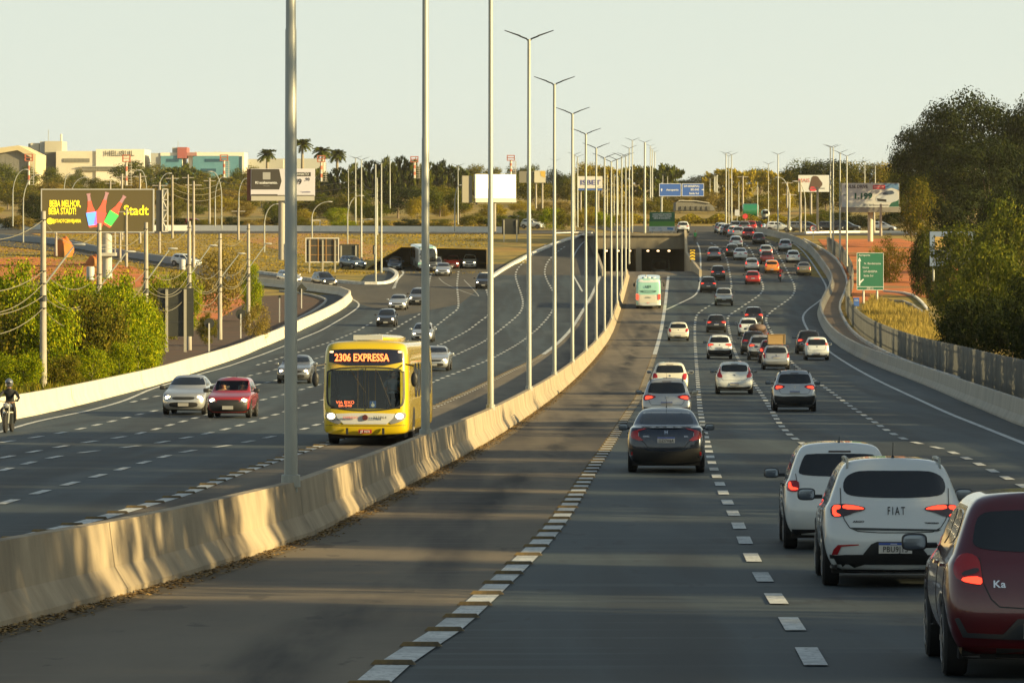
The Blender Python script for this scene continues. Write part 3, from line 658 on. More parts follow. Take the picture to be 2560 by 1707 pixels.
spec('wagon', hatch_levels(4.3, 1.68, 1.46), ra=.85, lamp='pill', plate=.78, L=4.3, W=1.68, H=1.46)
spec('pickup', pickup_levels(), r=.37, ra=1.15, fa=4.15, lamp='pill', plate=.58, lowblk=.62, L=5.1, W=1.84, H=1.75)
spec('pickup_small', pickup_levels(4.45, 1.68, 1.58, 1.9), r=.31, ra=.85, fa=3.5, lamp='pill', plate=.5, L=4.45, W=1.68, H=1.58)
spec('hatch_old', hatch_levels(3.85, 1.64, 1.46), L=3.85, W=1.64, H=1.46)
spec('car_civic', sedan_levels(4.62, 1.80, 1.46), r=.33, ra=1.0, L=4.62, W=1.8, H=1.46, trunk=True)
spec('car_ka', hatch_levels(3.92, 1.70, 1.535), r=.31, ra=.72, L=3.92, W=1.70, H=1.535)
spec('car_argo', hatch_levels(4.0, 1.75, 1.535), r=.33, ra=.72, L=4.0, W=1.75, H=1.535)
spec('car_fox', hatch_levels(3.85, 1.64, 1.52), r=.30, ra=.70, L=3.85, W=1.64, H=1.52)
CACHE = {}
def parts_for(key):
    """builds (once) the meshes of a vehicle kind"""
    if key in CACHE: return CACHE[key]
    s = SPEC[key]; lv = s['lv']; W, H, Lc = s['W'], s['H'], s['L']; q = W / 1.74; h = H / 1.5
    me = body_mesh(lv, s['ra'], s['fa'], s['r']); bv = bvh_of(me)
    if key == 'hatch_old':                      # open windscreen, the people inside are seen through the glass
        bm = bmesh.new(); bm.from_mesh(me); kill = [f for f in bm.faces if f.normal.y > .25 and 1.0 < f.calc_center_median().z < 1.36 and abs(f.calc_center_median().x) < .60 and f.calc_center_median().y > 1.9]
        bmesh.ops.delete(bm, geom=kill, context='FACES'); bm.to_mesh(me); bm.free()
    me.materials.append(None)
    P_ = [('body', me, None)]
    A = lambda n, m_, mt, par=None: P_.append((n, m_, mt, par))
    pick = key.startswith('pickup')
    def sc(poly): return [(x * q, z * h) for x, z in poly]
    seam = mat('seam', (.02, .02, .02), .7)
    trunk = s['trunk']; yb = lv[5][3]; yf5 = lv[5][4]
    zb = lv[5][0]; zt = lv[7][0]
    # rear window
    if key == 'car_argo': wn = mir([(0,1.41),(.40,1.41),(.50,1.385),(.585,1.335),(.625,1.24),(.605,1.14),(.50,1.103),(.2,1.087),(0,1.085)])
    elif key == 'car_ka': wn = mir([(0,1.415),(.42,1.405),(.52,1.385),(.575,1.33),(.61,1.16),(.60,1.12),(.53,1.09),(.32,1.07),(0,1.065)])
    elif key == 'car_fox': wn = mir([(0,1.39),(.46,1.385),(.52,1.35),(.60,1.14),(.58,1.09),(.40,1.07),(0,1.06)])
    elif key == 'car_civic': wn = mir([(0,1.39),(.50,1.385),(.55,1.36),(.63,1.16),(.60,1.12),(0,1.115)])
    elif trunk: wn = sc(mir([(0,1.43),(.48,1.42),(.55,1.38),(.64,1.18),(.60,1.14),(0,1.135)]))
    elif pick: wn = sc(mir([(0,1.40),(.60,1.39),(.66,1.06),(.62,1.0),(0,.99)]))
    elif key == 'city': wn = sc(mir([(0,1.38),(.52,1.37),(.58,1.33),(.66,1.04),(.62,.99),(0,.98)]))
    elif key == 'hatch_tall': wn = sc(mir([(0,1.40),(.50,1.38),(.58,1.32),(.61,1.15),(.55,1.06),(0,1.06)]))
    else: wn = sc(mir([(0,1.39),(.52,1.38),(.58,1.33),(.655,1.10),(.62,1.04),(0,1.03)]))
    A('rear_window', patch(bv, [wn], 'r', .006, 1, .02), glass_dark)
    # side windows
    if trunk: sw = [[(yb+.62,1.13),(yb+1.45,1.11),(yb+1.42,1.36),(yb+1.12,1.36),(yb+.85,1.28)], [(yb+1.52,1.11),(yf5-.42,1.06),(yf5-.95,1.33),(yb+1.5,1.36)]]
    elif pick: sw = [[(yb+.12,1.12),(yb+.85,1.12),(yb+.85,1.50),(yb+.22,1.50)], [(yb+.93,1.12),(yf5-.22,1.10),(yf5-.62,1.50),(yb+.93,1.50)]]
    else: sw = [[(yb+.42,1.12),(yb+1.25,1.06),(yb+1.2,1.36),(yb+.75,1.36),(yb+.48,1.28)], [(yb+1.32,1.06),(yf5-.30,1.04),(yf5-.85,1.34),(yb+1.28,1.36)]]
    hh = H / (1.46 if trunk else 1.72 if pick else 1.5)
    sw = [[(a, b * hh) for a, b in p] for p in sw]
    A('side_window', patch(bv, sw, 'l', .006, 1, .02), glass_dark); A('side_window', patch(bv, sw, 's', .006, 1, .02), glass_dark)
    # windscreen
    A('windscreen', patch(bv, [sc(mir([(0, zt/h-.03), (.50, zt/h-.04), (.56, zt/h-.07), (.70, zb/h+.05), (.66, zb/h+.02), (0, zb/h+.015)]))], 'f', .006, 1, .02), glass_dark if key != 'hatch_old' else clear_glass)
    if key == 'hatch_old':
        A('front_bumper', patch(bv, [mir([(0,.60),(.50,.60),(.78,.62),(.80,.30),(.6,.24),(0,.24)])], 'f', .012, 0, .04), blackp)
        for sx in (-.36, .36): A('seat', MB().box(sx-.2, sx+.2, 1.55, 1.68, .5, 1.18).mesh(), mat('seat_grey', (.12,.12,.12), .8))
    # tail lamps
    if key == 'car_argo':
        lp = [(-.757,1.0),(-.638,1.013),(-.508,1.005),(-.388,.98),(-.353,.965),(-.372,.935),(-.486,.911),(-.551,.88),(-.638,.859),(-.757,.85),(-.785,.92)]
        li = [[(-.63,1.005),(-.50,.997),(-.37,.965),(-.385,.945),(-.63,.95)], [(-.76,.99),(-.655,1.003),(-.655,.955),(-.71,.945),(-.71,.905),(-.655,.885),(-.655,.867),(-.75,.86)]]
        for p_ in (lp, fl(lp)): A('tail_lamp', patch(bv, [p_], 'r', .012, 1, .03, .05), lampsmoke)
        for f_ in (lambda p: p, fl): A('brake_light', patch(bv, [f_(p) for p in li], 'r', .018, 1, .01, .05), 'BRK', 'tail_lamp')
    elif key == 'car_ka':
        lp = [(-.72,1.046),(-.636,1.06),(-.563,1.015),(-.547,.92),(-.537,.795),(-.605,.80),(-.74,.83),(-.78,.90),(-.765,.98)]
        A('tail_lamp', patch(bv, [lp], 'r', .012, 1, .03, .05), lampred); A('tail_lamp', patch(bv, [fl(lp)], 'r', .012, 1, .03, .05), lampred)
        l2 = [(-.715,.90),(-.575,.945),(-.56,.90),(-.70,.862)]; l3 = [(-.70,.86),(-.545,.868),(-.54,.80),(-.60,.803),(-.715,.825)]
        for f_ in (lambda p: p, fl):
            A('lamp_insert', patch(bv, [f_(l2)], 'r', .018, 1, .01, .05), lampsmoke, 'tail_lamp'); A('brake_light', patch(bv, [f_(l3)], 'r', .018, 1, .01, .05), 'BRK', 'tail_lamp')
    elif key == 'car_civic':
        lp = [(-.80,.93),(-.76,.97),(-.43,1.055),(-.46,1.02),(-.64,.965),(-.64,.86),(-.52,.755),(-.62,.745),(-.79,.80),(-.83,.87)]
        for p_ in (lp, fl(lp)): A('tail_lamp', patch(bv, [p_], 'r', .012, 0, .03, .05), lampred)
        i2 = [(-.70,.93),(-.63,.955),(-.62,.85),(-.66,.83)]
        for f_ in (lambda p: p, fl): A('lamp_insert', patch(bv, [f_(i2)], 'r', .010, 1, .01, .05), lampclear, 'tail_lamp')
        A('trunk_spoiler', patch(bv, [mir([(0,1.075),(.50,1.07),(.60,1.05),(.40,1.035),(0,1.03)])], 'r', .03, 1, .05, .06), blackp)
    elif key == 'car_fox':
        lp = [(-.76,1.0),(-.60,1.01),(-.585,.90),(-.60,.84),(-.76,.845),(-.78,.92)]
        for p_ in (lp, fl(lp)): A('tail_lamp', patch(bv, [p_], 'r', .012, 1, .03, .05), lampred)
        l3 = [(-.74,.985),(-.71,.985),(-.70,.91),(-.61,.90),(-.61,.87),(-.74,.87)]
        for f_ in (lambda p: p, fl): A('brake_light', patch(bv, [f_(l3)], 'r', .018, 1, .01, .05), 'BRK', 'tail_lamp')
    else:
        lp = [(-x * q, z * h) for x, z in LAMPS[s['lamp']]]
        if pick: lp = [(-x*q, z*H/1.75+.02) for x, z in [(.72,.80),(.88,.80),(.89,1.08),(.74,1.08)]]
        for p_ in (lp, fl(lp)): A('tail_lamp', patch(bv, [p_], 'r', .012, 1, .03, .06), lampred)
        cx = sum(p[0] for p in lp) / len(lp); cz = sum(p[1] for p in lp) / len(lp)
        li = [(cx + (x - cx) * .6, cz + (z - cz) * .6) for x, z in lp]
        for f_ in (lambda p: p, fl): A('brake_light', patch(bv, [f_(li)], 'r', .019, 1, .01, .06), 'BRK', 'tail_lamp')
    # lower rear
    if key == 'car_argo':
        A('rear_bumper', patch(bv, [mir([(0,.405),(.60,.40),(.72,.39),(.79,.40),(.78,.24),(.60,.20),(0,.185)])], 'r', .014, 0, .05), blackp)
        A('plate_recess', patch(bv, [mir([(0,.56),(.22,.56),(.29,.53),(.385,.41),(.385,.39),(0,.39)])], 'r', .011, 0, .02), blackp)
        for f_ in (lambda p: p, fl): A('reflector', patch(bv, [f_([(-.765,.395),(-.745,.46),(-.69,.52),(-.44,.528),(-.44,.516),(-.65,.498),(-.695,.40)])], 'r', .012, 0, .01, .04), lampred)
        A('tailgate_trim', patch(bv, [[(-.53,.73),(.56,.71),(.52,.688),(-.47,.70)]], 'r', .012, 0, .02), darksteel)
        A('tailgate_seam', patch(bv, [line_poly([(-.655,1.2),(-.65,.98),(-.615,.83),(-.55,.73),(-.45,.685),(-.2,.67),(.2,.67),(.45,.68),(.55,.73),(.615,.83),(.65,.98),(.655,1.2)], .010)], 'r', .007, 0, .004, .04), seam)
    elif key == 'car_ka':
        A('lower_grille', patch(bv, [mir([(0,.515),(.25,.515),(.37,.385),(.665,.395),(.735,.52),(.77,.51),(.70,.355),(.0,.33)])], 'r', .012, 0, .03, .05), mat('dark_trim', (.035, .038, .042), .5))
        A('rear_valance', patch(bv, [mir([(0,.26),(.74,.27),(.70,.19),(0,.17)])], 'r', .02, 0, .05), blackp)
        A('tailgate_seam', patch(bv, [line_poly([(-.56,1.02),(-.535,.82),(-.47,.68),(-.40,.615),(-.15,.60),(.15,.60),(.40,.615),(.47,.68),(.535,.82),(.56,1.02)], .010)], 'r', .007, 0, .004, .04), seam)
    elif key == 'car_civic':
        A('rear_bumper', patch(bv, [mir([(0,.50),(.40,.51),(.50,.56),(.74,.58),(.82,.55),(.80,.30),(.60,.24),(0,.22)])], 'r', .010, 0, .03), blackp)
        A('trunk_seam', patch(bv, [line_poly([(-.62,.80),(-.50,.70),(-.42,.60),(-.3,.575),(.3,.575),(.42,.60),(.50,.70),(.62,.80)], .012)], 'r', .007, 0, .004, .04), seam)
        for f_ in (lambda p: p, fl): A('reflector', patch(bv, [f_(rect(-.81,-.77,.41,.49))], 'r', .016, 0, .01, .05), lampred)
    elif key == 'car_fox':
        A('rear_valance', patch(bv, [mir([(0,.30),(.70,.30),(.68,.22),(0,.20)])], 'r', .014, 0, .04), blackp)
        A('tailgate_seam', patch(bv, [line_poly([(-.64,1.1),(-.60,.84),(-.56,.78),(-.50,.755),(.5,.755),(.56,.78),(.60,.84),(.64,1.1)], .010)], 'r', .007, 0, .004, .04), seam)
    else:
        lb_ = s['lowblk'] * h
        A('rear_bumper', patch(bv, [mir([(0, lb_), (.45*q, lb_ - .02), (.80*q, lb_ + .02), (.80*q, .26*h + (.18 if pick else 0)), (0, .22*h + (.18 if pick else 0))])], 'r', .010, 0, .04), blackp)
        if trunk: A('trunk_seam', patch(bv, [line_poly([(-.56*q,1.0*h),(-.54*q,.74*h),(-.48*q,.68*h),(.48*q,.68*h),(.54*q,.74*h),(.56*q,1.0*h)], .014)], 'r', .006, 0, .004, .06), seam)
        elif pick: A('tailgate_seam', patch(bv, [line_poly([(-.70*q,1.04*H/1.75),(-.70*q,.72*H/1.75),(.70*q,.72*H/1.75),(.70*q,1.04*H/1.75)], .016)], 'r', .006, 0, .004, .06), seam)
        else: A('tailgate_seam', patch(bv, [line_poly([(-.64*q,1.04*h),(-.60*q,.76*h),(-.52*q,.66*h),(.52*q,.66*h),(.60*q,.76*h),(.64*q,1.04*h)], .014)], 'r', .006, 0, .004, .06), seam)
    pz = {'car_argo': .485, 'car_ka': .415, 'car_civic': .765, 'car_fox': .48}.get(key, s['plate'] * h)
    pw = .20
    pl = patch(bv, [rect(-pw, pw, pz - .065, pz + .065)], 'r', .024, 0, .02, .2)
    ymin = min(v.co.y for v in pl.vertices)
    for v in pl.vertices: v.co.y = ymin if v.co.y < ymin + .03 else v.co.y
    A('number_plate', pl, plate_g if key not in ('car_argo', 'car_civic', 'car_ka') else plate_w)
    if key not in ('car_argo', 'car_civic', 'car_ka', 'car_fox'):
        A('plate_band', MB().box(-pw, pw, ymin - .004, ymin - .001, pz + .035, pz + .063).mesh(), plate_b, 'number_plate')
    SPEC[key]['platepos'] = (ymin, pz)
    # emblem disc
    if key not in ('car_argo', 'car_civic', 'car_ka'):
        ez = (.90 if not pick else .82) * h; hit = bv.ray_cast(Vector((0, -3, ez)), Vector((0, 1, 0)))[0]
        A('emblem', MB().lathe([(-.012, .045), (.01, .05)], (0, hit.y, ez), 'y', 14).mesh(), chrome)
    # high brake lamp
    if key not in ('car_argo', 'car_civic'):
        hz_ = wn[0][1] + .028; hit = bv.ray_cast(Vector((0, -3, hz_)), Vector((0, 1, 0)))[0]
        if hit: A('high_brake_lamp', MB().box(-.16, .16, hit.y - .015, hit.y + .03, hz_ - .012, hz_ + .012).mesh(), 'HBR')
    # front: grille, intake, headlamps, plate
    fz = lv[3][1]
    A('grille', patch(bv, [sc(mir([(0,.70),(.40,.70),(.46,.66),(.38,.585),(0,.58)]))] if not pick else [mir([(0,.95),(.50,.95),(.54,.90),(.46,.72),(0,.71)])], 'f', .008, 1, .02), blackp)
    A('air_intake', patch(bv, [sc(mir([(0,.50),(.50,.49),(.58,.40),(.50,.30),(0,.29)]))] if not pick else [mir([(0,.62),(.6,.62),(.62,.50),(0,.50)])], 'f', .008, 1, .02), blackp)
    hl = sc([(-.78,.74),(-.60,.735),(-.47,.68),(-.48,.62),(-.66,.61),(-.79,.66)]) if not pick else [(-.86,.95),(-.64,.96),(-.58,.88),(-.60,.78),(-.84,.80)]
    for p_ in (hl, fl(hl)): A('headlamp', patch(bv, [p_], 'f', .012, 1, .04, .06), lampclear)
    hx = .62 * q; hzz = (.675 * h) if not pick else .87
    for sx in (-1, 1):
        hit = bv.ray_cast(Vector((sx * hx, 20, hzz)), Vector((0, -1, 0)))[0]
        A('headlight_bulb', MB().ball((sx * hx, hit.y + .01, hzz), (.10, .03, .065), 12, 6).mesh(smooth=True), 'HED', 'headlamp')
    hit = bv.ray_cast(Vector((0, 20, .40 * h)), Vector((0, -1, 0)))[0]
    A('number_plate', MB().box(-.2, .2, hit.y + .0, hit.y + .03, .40*h - .065, .40*h + .065).mesh(), plate_g)
    # underbody, wheels
    A('underbody', MB().box(-W/2+.12, W/2-.12, .22, Lc-.3, .17 if not pick else .3, .55).mesh(), mat('underbody', (.01, .01, .01), .9))
    r = s['r']; tm, rm = wheel_meshes(r)
    for yy in (s['ra'], s['fa']):
        for sx in (-1, 1):
            P_.append(('wheel', tm, None, None, (sx * (W/2 - .115), yy, r), sx)); P_.append(('rim', rm, None, 'WHEEL', (sx * (W/2 - .115), yy, r), sx))
    # arches, door lines, handles, sill
    for view in 'ls':
        arc = []
        for yy in (s['ra'], s['fa']):
            o_ = [(yy + (r+.085) * math.cos(a), r + (r+.075) * math.sin(a)) for a in [math.pi * k / 10 for k in range(11)]]
            i_ = [(yy + (r+.025) * math.cos(a), r + (r+.02) * math.sin(a)) for a in [math.pi * k / 10 for k in reversed(range(11))]]
            arc.append(o_ + i_)
        A('wheel_arch', patch(bv, arc, view, .006, 0, .02, .08), blackp)
        ys_ = (yb + (.55 if trunk or pick else .42), yb + (1.48 if trunk else .9 if pick else 1.28), yf5 - .18)
        A('door_seam', patch(bv, [line_poly([(y, .30*h + (.2 if pick else 0)), (y, .98*h)], .012) for y in ys_] + [line_poly([(ys_[0], .28*h + (.2 if pick else 0)), (ys_[2], .28*h + (.2 if pick else 0))], .014)], view, .004, 0, .004, .1), seam)
        A('door_handle', patch(bv, [rect(ys_[0] + .14, ys_[0] + .32, .90*h, .925*h), rect(ys_[1] + .10, ys_[1] + .28, .89*h, .915*h)], view, .035, 0, .03, .1), None if key in ('car_ka', 'car_argo') else blackp)
    # mirrors
    for sx in (-1, 1):
        my = yf5 - .38; mz = (1.03 if not pick else 1.2) * (h if not pick else 1)
        mm = MB().ball((sx * (W/2 + .12), my, mz), (.115, .07, .078), 20, 12, .55); 
        mm.v = [(x, min(y, my + .07) if y > my - .045 else my - .045, z) for x, y, z in mm.v]
        mm.tube([(sx * (W/2 - .08), my + .03, mz - .03), (sx * (W/2 + .05), my, mz - .03)], .025, 6)
        A('mirror', mm.mesh(smooth=True), 'MIR' if key in ('hatch', 'city', 'sedan') else blackp)
        mg = MB().ball((sx * (W/2 + .12), my - .047, mz), (.10, .004, .064), 20, 12, .55); A('mirror_glass', mg.mesh(), mat('mirror_glass', (.16, .19, .23), .08, .7), 'mirror')
    # antenna and rails
    zr_ = max(v.co.z for v in me.vertices)
    ay = lv[8][3] + .1
    hit = bv.ray_cast(Vector((0, ay, 4)), Vector((0, 0, -1)))[0]
    if not pick: A('antenna', MB().tube([(0, ay, hit.z - .01), (0, ay - .01, hit.z + .03)], [.022, .012], 6).tube([(0, ay - .01, hit.z + .02), (0, ay - .10, hit.z + (.19 if key != 'car_fox' else .08))], .005, 5).mesh(), blackp)
    if s['rails'] or key == 'car_argo':
        for sx in (-1, 1):
            x_ = sx * .56 * q; y0, y1 = lv[7][3] + .06, lv[7][4] - .15
            def rz(y): hh_ = bv.ray_cast(Vector((x_, y, 4)), Vector((0, 0, -1)))[0]; return hh_.z if hh_ else zr_ - .05
            A('roof_rail', MB().tube([(x_, y0, rz(y0) - .01), (x_, y0 + .12, rz(y0 + .1) + .06), (x_, (y0+y1)/2, rz((y0+y1)/2) + .055), (x_, y1 - .12, rz(y1 - .1) + .05), (x_, y1, rz(y1) - .01)], .02, 6).mesh(smooth=True), galv if key == 'car_argo' else blackp)
    # badges
    def tx(nm, txt, size, x, z, m_, bold=0, sx=1.0, spc=1.0, out=.006, pe=None, fixy=None):
        hit = bv.ray_cast(Vector((x, -3, z)), Vector((0, 1, 0))); y = hit[0].y if fixy is None else fixy; nrm = hit[1]
        t = textmesh(txt, size, .002, bold=bold, sx=sx, spc=spc)
        if fixy is None: t.transform(Matrix.Rotation(math.atan2(nrm.z, -nrm.y) * -1 if nrm.y < 0 else 0, 4, 'X'))
        t.transform(Matrix.Translation((x, y - out, z))); A(nm, t, m_, pe)
    if key == 'car_argo':
        tx('badge', 'FIAT', .145, .015, .925, ink, .0005, .56, 1.45); tx('badge', 'ARGO', .032, -.44, .80, ink, .001, 1.5); tx('badge', 'TREKKING', .024, .44, .785, ink, .001, 1.5)
        A('plate_band', MB().box(-.2, .2, ymin - .006, ymin - .002, pz + .036, pz + .064).mesh(), plate_b, 'number_plate')
        tx('plate_text', 'PBU9J15', .098, 0, pz - .018, ink, .0005, .80, 1.12, .006, 'number_plate', ymin)
        A('plate_hint', MB().box(-.06, .02, ymin - .008, ymin - .005, pz + .046, pz + .053).mesh(), inkw, 'number_plate')
    if key == 'car_civic':
        A('plate_band', MB().box(-.2, .2, ymin - .006, ymin - .002, pz + .036, pz + .064).mesh(), plate_b, 'number_plate')
        tx('plate_text', 'OZI7H6A', .098, 0, pz - .018, ink, .001, .80, 1.1, .006, 'number_plate', ymin)
        tx('badge', 'H', .11, 0, .94, chrome, .004, 1.0, 1.0, .02); tx('badge', 'CIVIC', .042, -.46, .845, chrome, .001, 1.4); tx('badge', 'EXL', .042, .46, .845, chrome, .001, 1.3)
    if key == 'car_ka':
        tx('badge', 'Ka', .085, -.40, .80, chrome, .002, 1.1, 1.1, .010); tx('plate_text', 'P', .10, -.165, pz - .008, ink, .001, .80, 1.1, .006, 'number_plate', ymin)
    CACHE[key] = P_
    return P_
VN = {}
def vehicle(key, px, py, pc, label, cat='car', away=True, lit=False, name='car', yaw=None, group=None, dx=0, mirrors=None):
    s = SPEC[key]; parts = parts_for(key); X, d, z = G(px, py)
    ya = -math.atan(.0389) if yaw is None else R(yaw)
    r = bpy.data.objects.new(name, None); COL.objects.link(r)
    off = s['ra'] if away else s['fa']; ang = ya if away else ya + math.pi
    # contact point of the nearer axle lies on the ground seen at the pixel
    nd = d + s['r'] * .3
    fy = Vector((-math.sin(ang), math.cos(ang)))
    r.location = (X - fy.x * off, nd - fy.y * off, 0)
    cd = r.location.y + fy.y * s['L'] / 2; sl_ = slope(cd)
    a = math.atan(sl_) * (1 if away else -1); 
    zc = Z(cd) - math.tan(a) * s['L'] / 2
    r.location.z = zc; r.rotation_euler = (a, 0, ang)
    meta(r, label, cat, group or ('vehicles driving away in the right carriageway' if away else 'vehicles coming towards the camera on the left'))
    last = {}
    for p in parts:
        nm, me, mt = p[0], p[1], p[2]; par = p[3] if len(p) > 3 else None
        if mt == 'BRK': mt = lampred_on if lit and away else lampred
        elif mt == 'HBR': mt = lampred_on if lit == 2 and away else lampsmoke
        elif mt == 'HED': mt = head_on if lit and not away else lampclear
        elif mt == 'MIR': mt = PT[pc]
        if nm in ('body',) or (nm == 'door_handle' and mt is None): mt = PT[pc]
        po = last.get(par) if par and par != 'WHEEL' else last.get('wheel') if par == 'WHEEL' else r
        o = bpy.data.objects.new(nm, me); COL.objects.link(o); o.parent = po or r
        if mt is not None:
            if not me.materials: me.materials.append(None)
            o.material_slots[0].link = 'OBJECT'; o.material_slots[0].material = mt
        if len(p) > 4:
            if nm == 'wheel': o.location = p[4]; o.rotation_euler = (0, 0, 0 if p[5] < 0 else math.pi)
        last[nm] = o
    return r
# lamps of one side must hang under their own lamp: parts are listed lamp, lamp, insert, insert -> handled by pairing
def pair_children(key):
    P_ = parts_for(key); out_ = []
    heads = [i for i, p in enumerate(P_) if p[0] in ('tail_lamp', 'headlamp')]
    subs = [i for i, p in enumerate(P_) if len(p) > 3 and p[3] in ('tail_lamp', 'headlamp')]
    used = set()
    for i, p in enumerate(P_):
        if i in subs: continue
        out_.append(p)
        if i in heads:
            cx = sum(v.co.x for v in p[1].vertices)
            for j in subs:
                if P_[j][3] == p[0] and j not in used and (sum(v.co.x for v in P_[j][1].vertices) > 0) == (cx > 0): out_.append(P_[j]); used.add(j)
    CACHE[key] = out_
for k_ in SPEC: pair_children(k_)
V = vehicle
V('car_ka', 2606, 1689, 'darkred', 'dark red hatchback cut off by the right edge of the picture, nearest of all', lit=True)
V('car_argo', 2233, 1463, 'white', 'white hatchback with roof rails and lit red lamps left of the dark red car', lit=True)
V('car_fox', 2098, 1371, 'white', 'plain white hatchback half hidden behind the white one with roof rails', lit=True)
V('car_civic', 1666, 1180, 'navy', 'dark blue sedan with black mirrors driving alone next to the bus lane line')
V('crossover', 1667, 1062, 'silver', 'pale silver hatchback with roof rails directly ahead of the dark blue sedan', lit=True)
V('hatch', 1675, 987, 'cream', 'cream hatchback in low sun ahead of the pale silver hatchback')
V('hatch_tall', 1836, 985, 'white', 'white hatchback with tall red lamps beside its window, centre lane')
V('crossover', 1986, 1028, 'silver', 'silver hatchback with roof rails in the third lane, nearest silver car on the right', lit=True)
V('wagon', 1940, 924, 'silver', 'old silver estate car carrying a wooden box on its roof')
V('city', 2042, 900, 'white', 'small white car with three bright brake lights near the right edge line', lit=2)
V('suv', 2022, 885, 'black', 'black off-roader beside the small white car with bright brake lights', lit=True)
V('hatch', 1930, 908, 'maroon', 'maroon hatchback mostly hidden behind the old silver estate car', lit=True)
V('suv', 1903, 900, 'silver', 'pale silver hatchback left of the estate car with the box', lit=True)
V('suv', 1884, 887, 'black', 'black off-roader behind the pale silver hatchback left of the roof box')
V('hatch', 1871, 840, 'white', 'white hatchback with dark window ahead of the brown covered pickup')
pk1 = V('pickup_small', 1895, 862, 'brown', 'brown pickup with a covered load ahead of the cluster with the roof box', 'pickup', name='pickup_truck')
V('suv', 1884, 814, 'black', 'tall black car with red lamp columns ahead of the white hatchback, middle lane', lit=True)
V('hatch_wide', 1791, 831, 'black', 'black hatchback with small red lamps in the second lane', lit=True)
V('crossover', 1799, 897, 'white', 'white crossover with wide red lamps and broad black bumper', lit=True)
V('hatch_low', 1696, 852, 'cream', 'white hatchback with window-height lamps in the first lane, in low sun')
V('pickup', 1810, 764, 'silver', 'silver pickup with tow ball and open bed in the second lane', 'pickup', name='pickup_truck')
V('suv', 1771, 731, 'black', 'black off-roader just left of and ahead of the silver pickup', lit=True)
V('crossover', 1795, 700, 'black', 'black hatchback with lit red lamps two cars ahead of the silver pickup', lit=True)
V('suv', 1785, 652, 'grey', 'grey sport utility with dark bumper in the first lane, far up the rise', lit=True)
V('hatch', 1831, 641, 'black', 'black hatchback between two white cars far up the rise', lit=True)
V('sedan', 1851, 650, 'white', 'white sedan with black lower bumper beside a black hatchback far up the rise')
V('suv', 1840, 622, 'white', 'white sport utility behind the black hatchback far up the rise')
V('hatch_wide', 1897, 611, 'black', 'dark green-black car alone by the right lanes near the top')
V('suv', 1871, 599, 'red', 'bright red hatchback at the right end of the far queue', lit=True)
V('hatch', 1846, 594, 'silver', 'silver hatchback beside the bright red car in the far queue', lit=True)
V('hatch', 1834, 592, 'white', 'white hatchback with a glowing high brake light in the far queue', lit=2)
V('hatch_wide', 1801, 583, 'blue', 'bluish car at the left end of the far queue')
V('hatch', 1807, 584.5, 'white', 'white car second from the left end of the far queue')
V('sedan_small', 1815, 587, 'white', 'white sedan third from the left end of the far queue')
V('hatch', 1822, 588, 'brown', 'brown hatchback fourth from the left end of the far queue')
V('suv', 1839, 581, 'silver', 'silver sport utility at the back of the far queue, middle')
V('suv', 1861, 582, 'grey', 'grey sport utility behind the bright red car in the far queue')
V('suv', 1877, 580.5, 'red', 'red car behind the bright red one, at the back of the far queue', lit=True)
V('hatch', 1892, 579, 'black', 'dark car right of the far queue beside the barrier end')
V('hatch_tall', 1880, 678, 'silver', 'silver hatchback directly ahead of the red hatchback', lit=True)
V('hatch', 1882, 711, 'red', 'red hatchback in the third lane below the silver hatchback', lit=True)
V('hatch_tall', 1930, 683, 'orange', 'orange-gold hatchback beside the motorcyclist in red', lit=True)
V('pickup_small', 1918, 661, 'maroon', 'dark red pickup ahead of the orange hatchback', 'pickup', name='pickup_truck')
V('hatch', 1915, 643, 'silver', 'silver car with red lit lamps hidden behind the dark red pickup', lit=True)
V('hatch_wide', 1963, 628, 'silver', 'silver hatchback high in the rightmost lane')
V('hatch', 1983, 657, 'white', 'white hatchback in the rightmost lane between the silver hatchback and a sand coloured sedan')
V('sedan_small', 2010, 688, 'gold', 'sand coloured sedan nearest in the rightmost curving lane', lit=True)
V('suv', 1708, 583, 'white', 'white sport utility alone on the road deck above the underpass')
# left carriageway, oncoming
V('sedan_small', 463, 1036, 'silver', 'silver sedan with bright headlight beside the old red hatchback', away=False, lit=True)
V('hatch_old', 574, 1044, 'red', 'old red hatchback with two lit headlights and black bumper', away=False, lit=True)
OLDCAR = bpy.data.objects[[o.name for o in bpy.data.objects if o.get('label', '').startswith('old red hatchback')][0]]
V('sedan', 736, 958, 'grey', 'dark grey sedan partly hidden behind the nearest lamp post', away=False, lit=True)
V('hatch', 965, 816, 'black', 'black hatchback with warm headlights above the yellow bus', away=False, lit=True)
V('sedan', 994, 775, 'silver', 'silver sedan behind the black hatchback above the yellow bus', away=False, lit=True)
V('suv', 1044, 763, 'grey', 'grey sport utility partly hidden behind the second lamp post', away=False, lit=True)
V('hatch', 1056, 855, 'silver', 'silver hatchback seen between yellow bus roof and second lamp post', away=False, lit=True)
V('sedan', 1086, 927, 'silver', 'silver sedan with oval black grille emerging from behind the yellow bus', away=False, lit=True)
V('suv', 1209, 722, 'black', 'black car partly hidden behind the third lamp post', away=False, lit=True)
V('sedan', 1107, 690, 'silver', 'silver sedan in front of the teal bus cluster at the junction', away=False, lit=True)
V('suv', 1087, 679, 'grey', 'dark grey car beside the teal and white bus at the junction', away=False, lit=True)
V('hatch', 1131, 672, 'maroon', 'red brown hatchback with strong headlights right of the teal bus', away=False, lit=True)
V('crossover', 1174, 671, 'white', 'white hatchback at the right end of the junction group', away=False, lit=True)
V('hatch', 987, 675, 'blue', 'blue-grey hatchback in the shade of the bank left of the teal bus', away=False)
V('suv', 821, 719, 'black', 'dark sport utility on the slip road with two headlights', away=False, lit=True, yaw=22)
V('hatch', 734, 710, 'silver', 'pale hatchback on the slip road behind the nearest lamp post', away=False, lit=True, yaw=26)
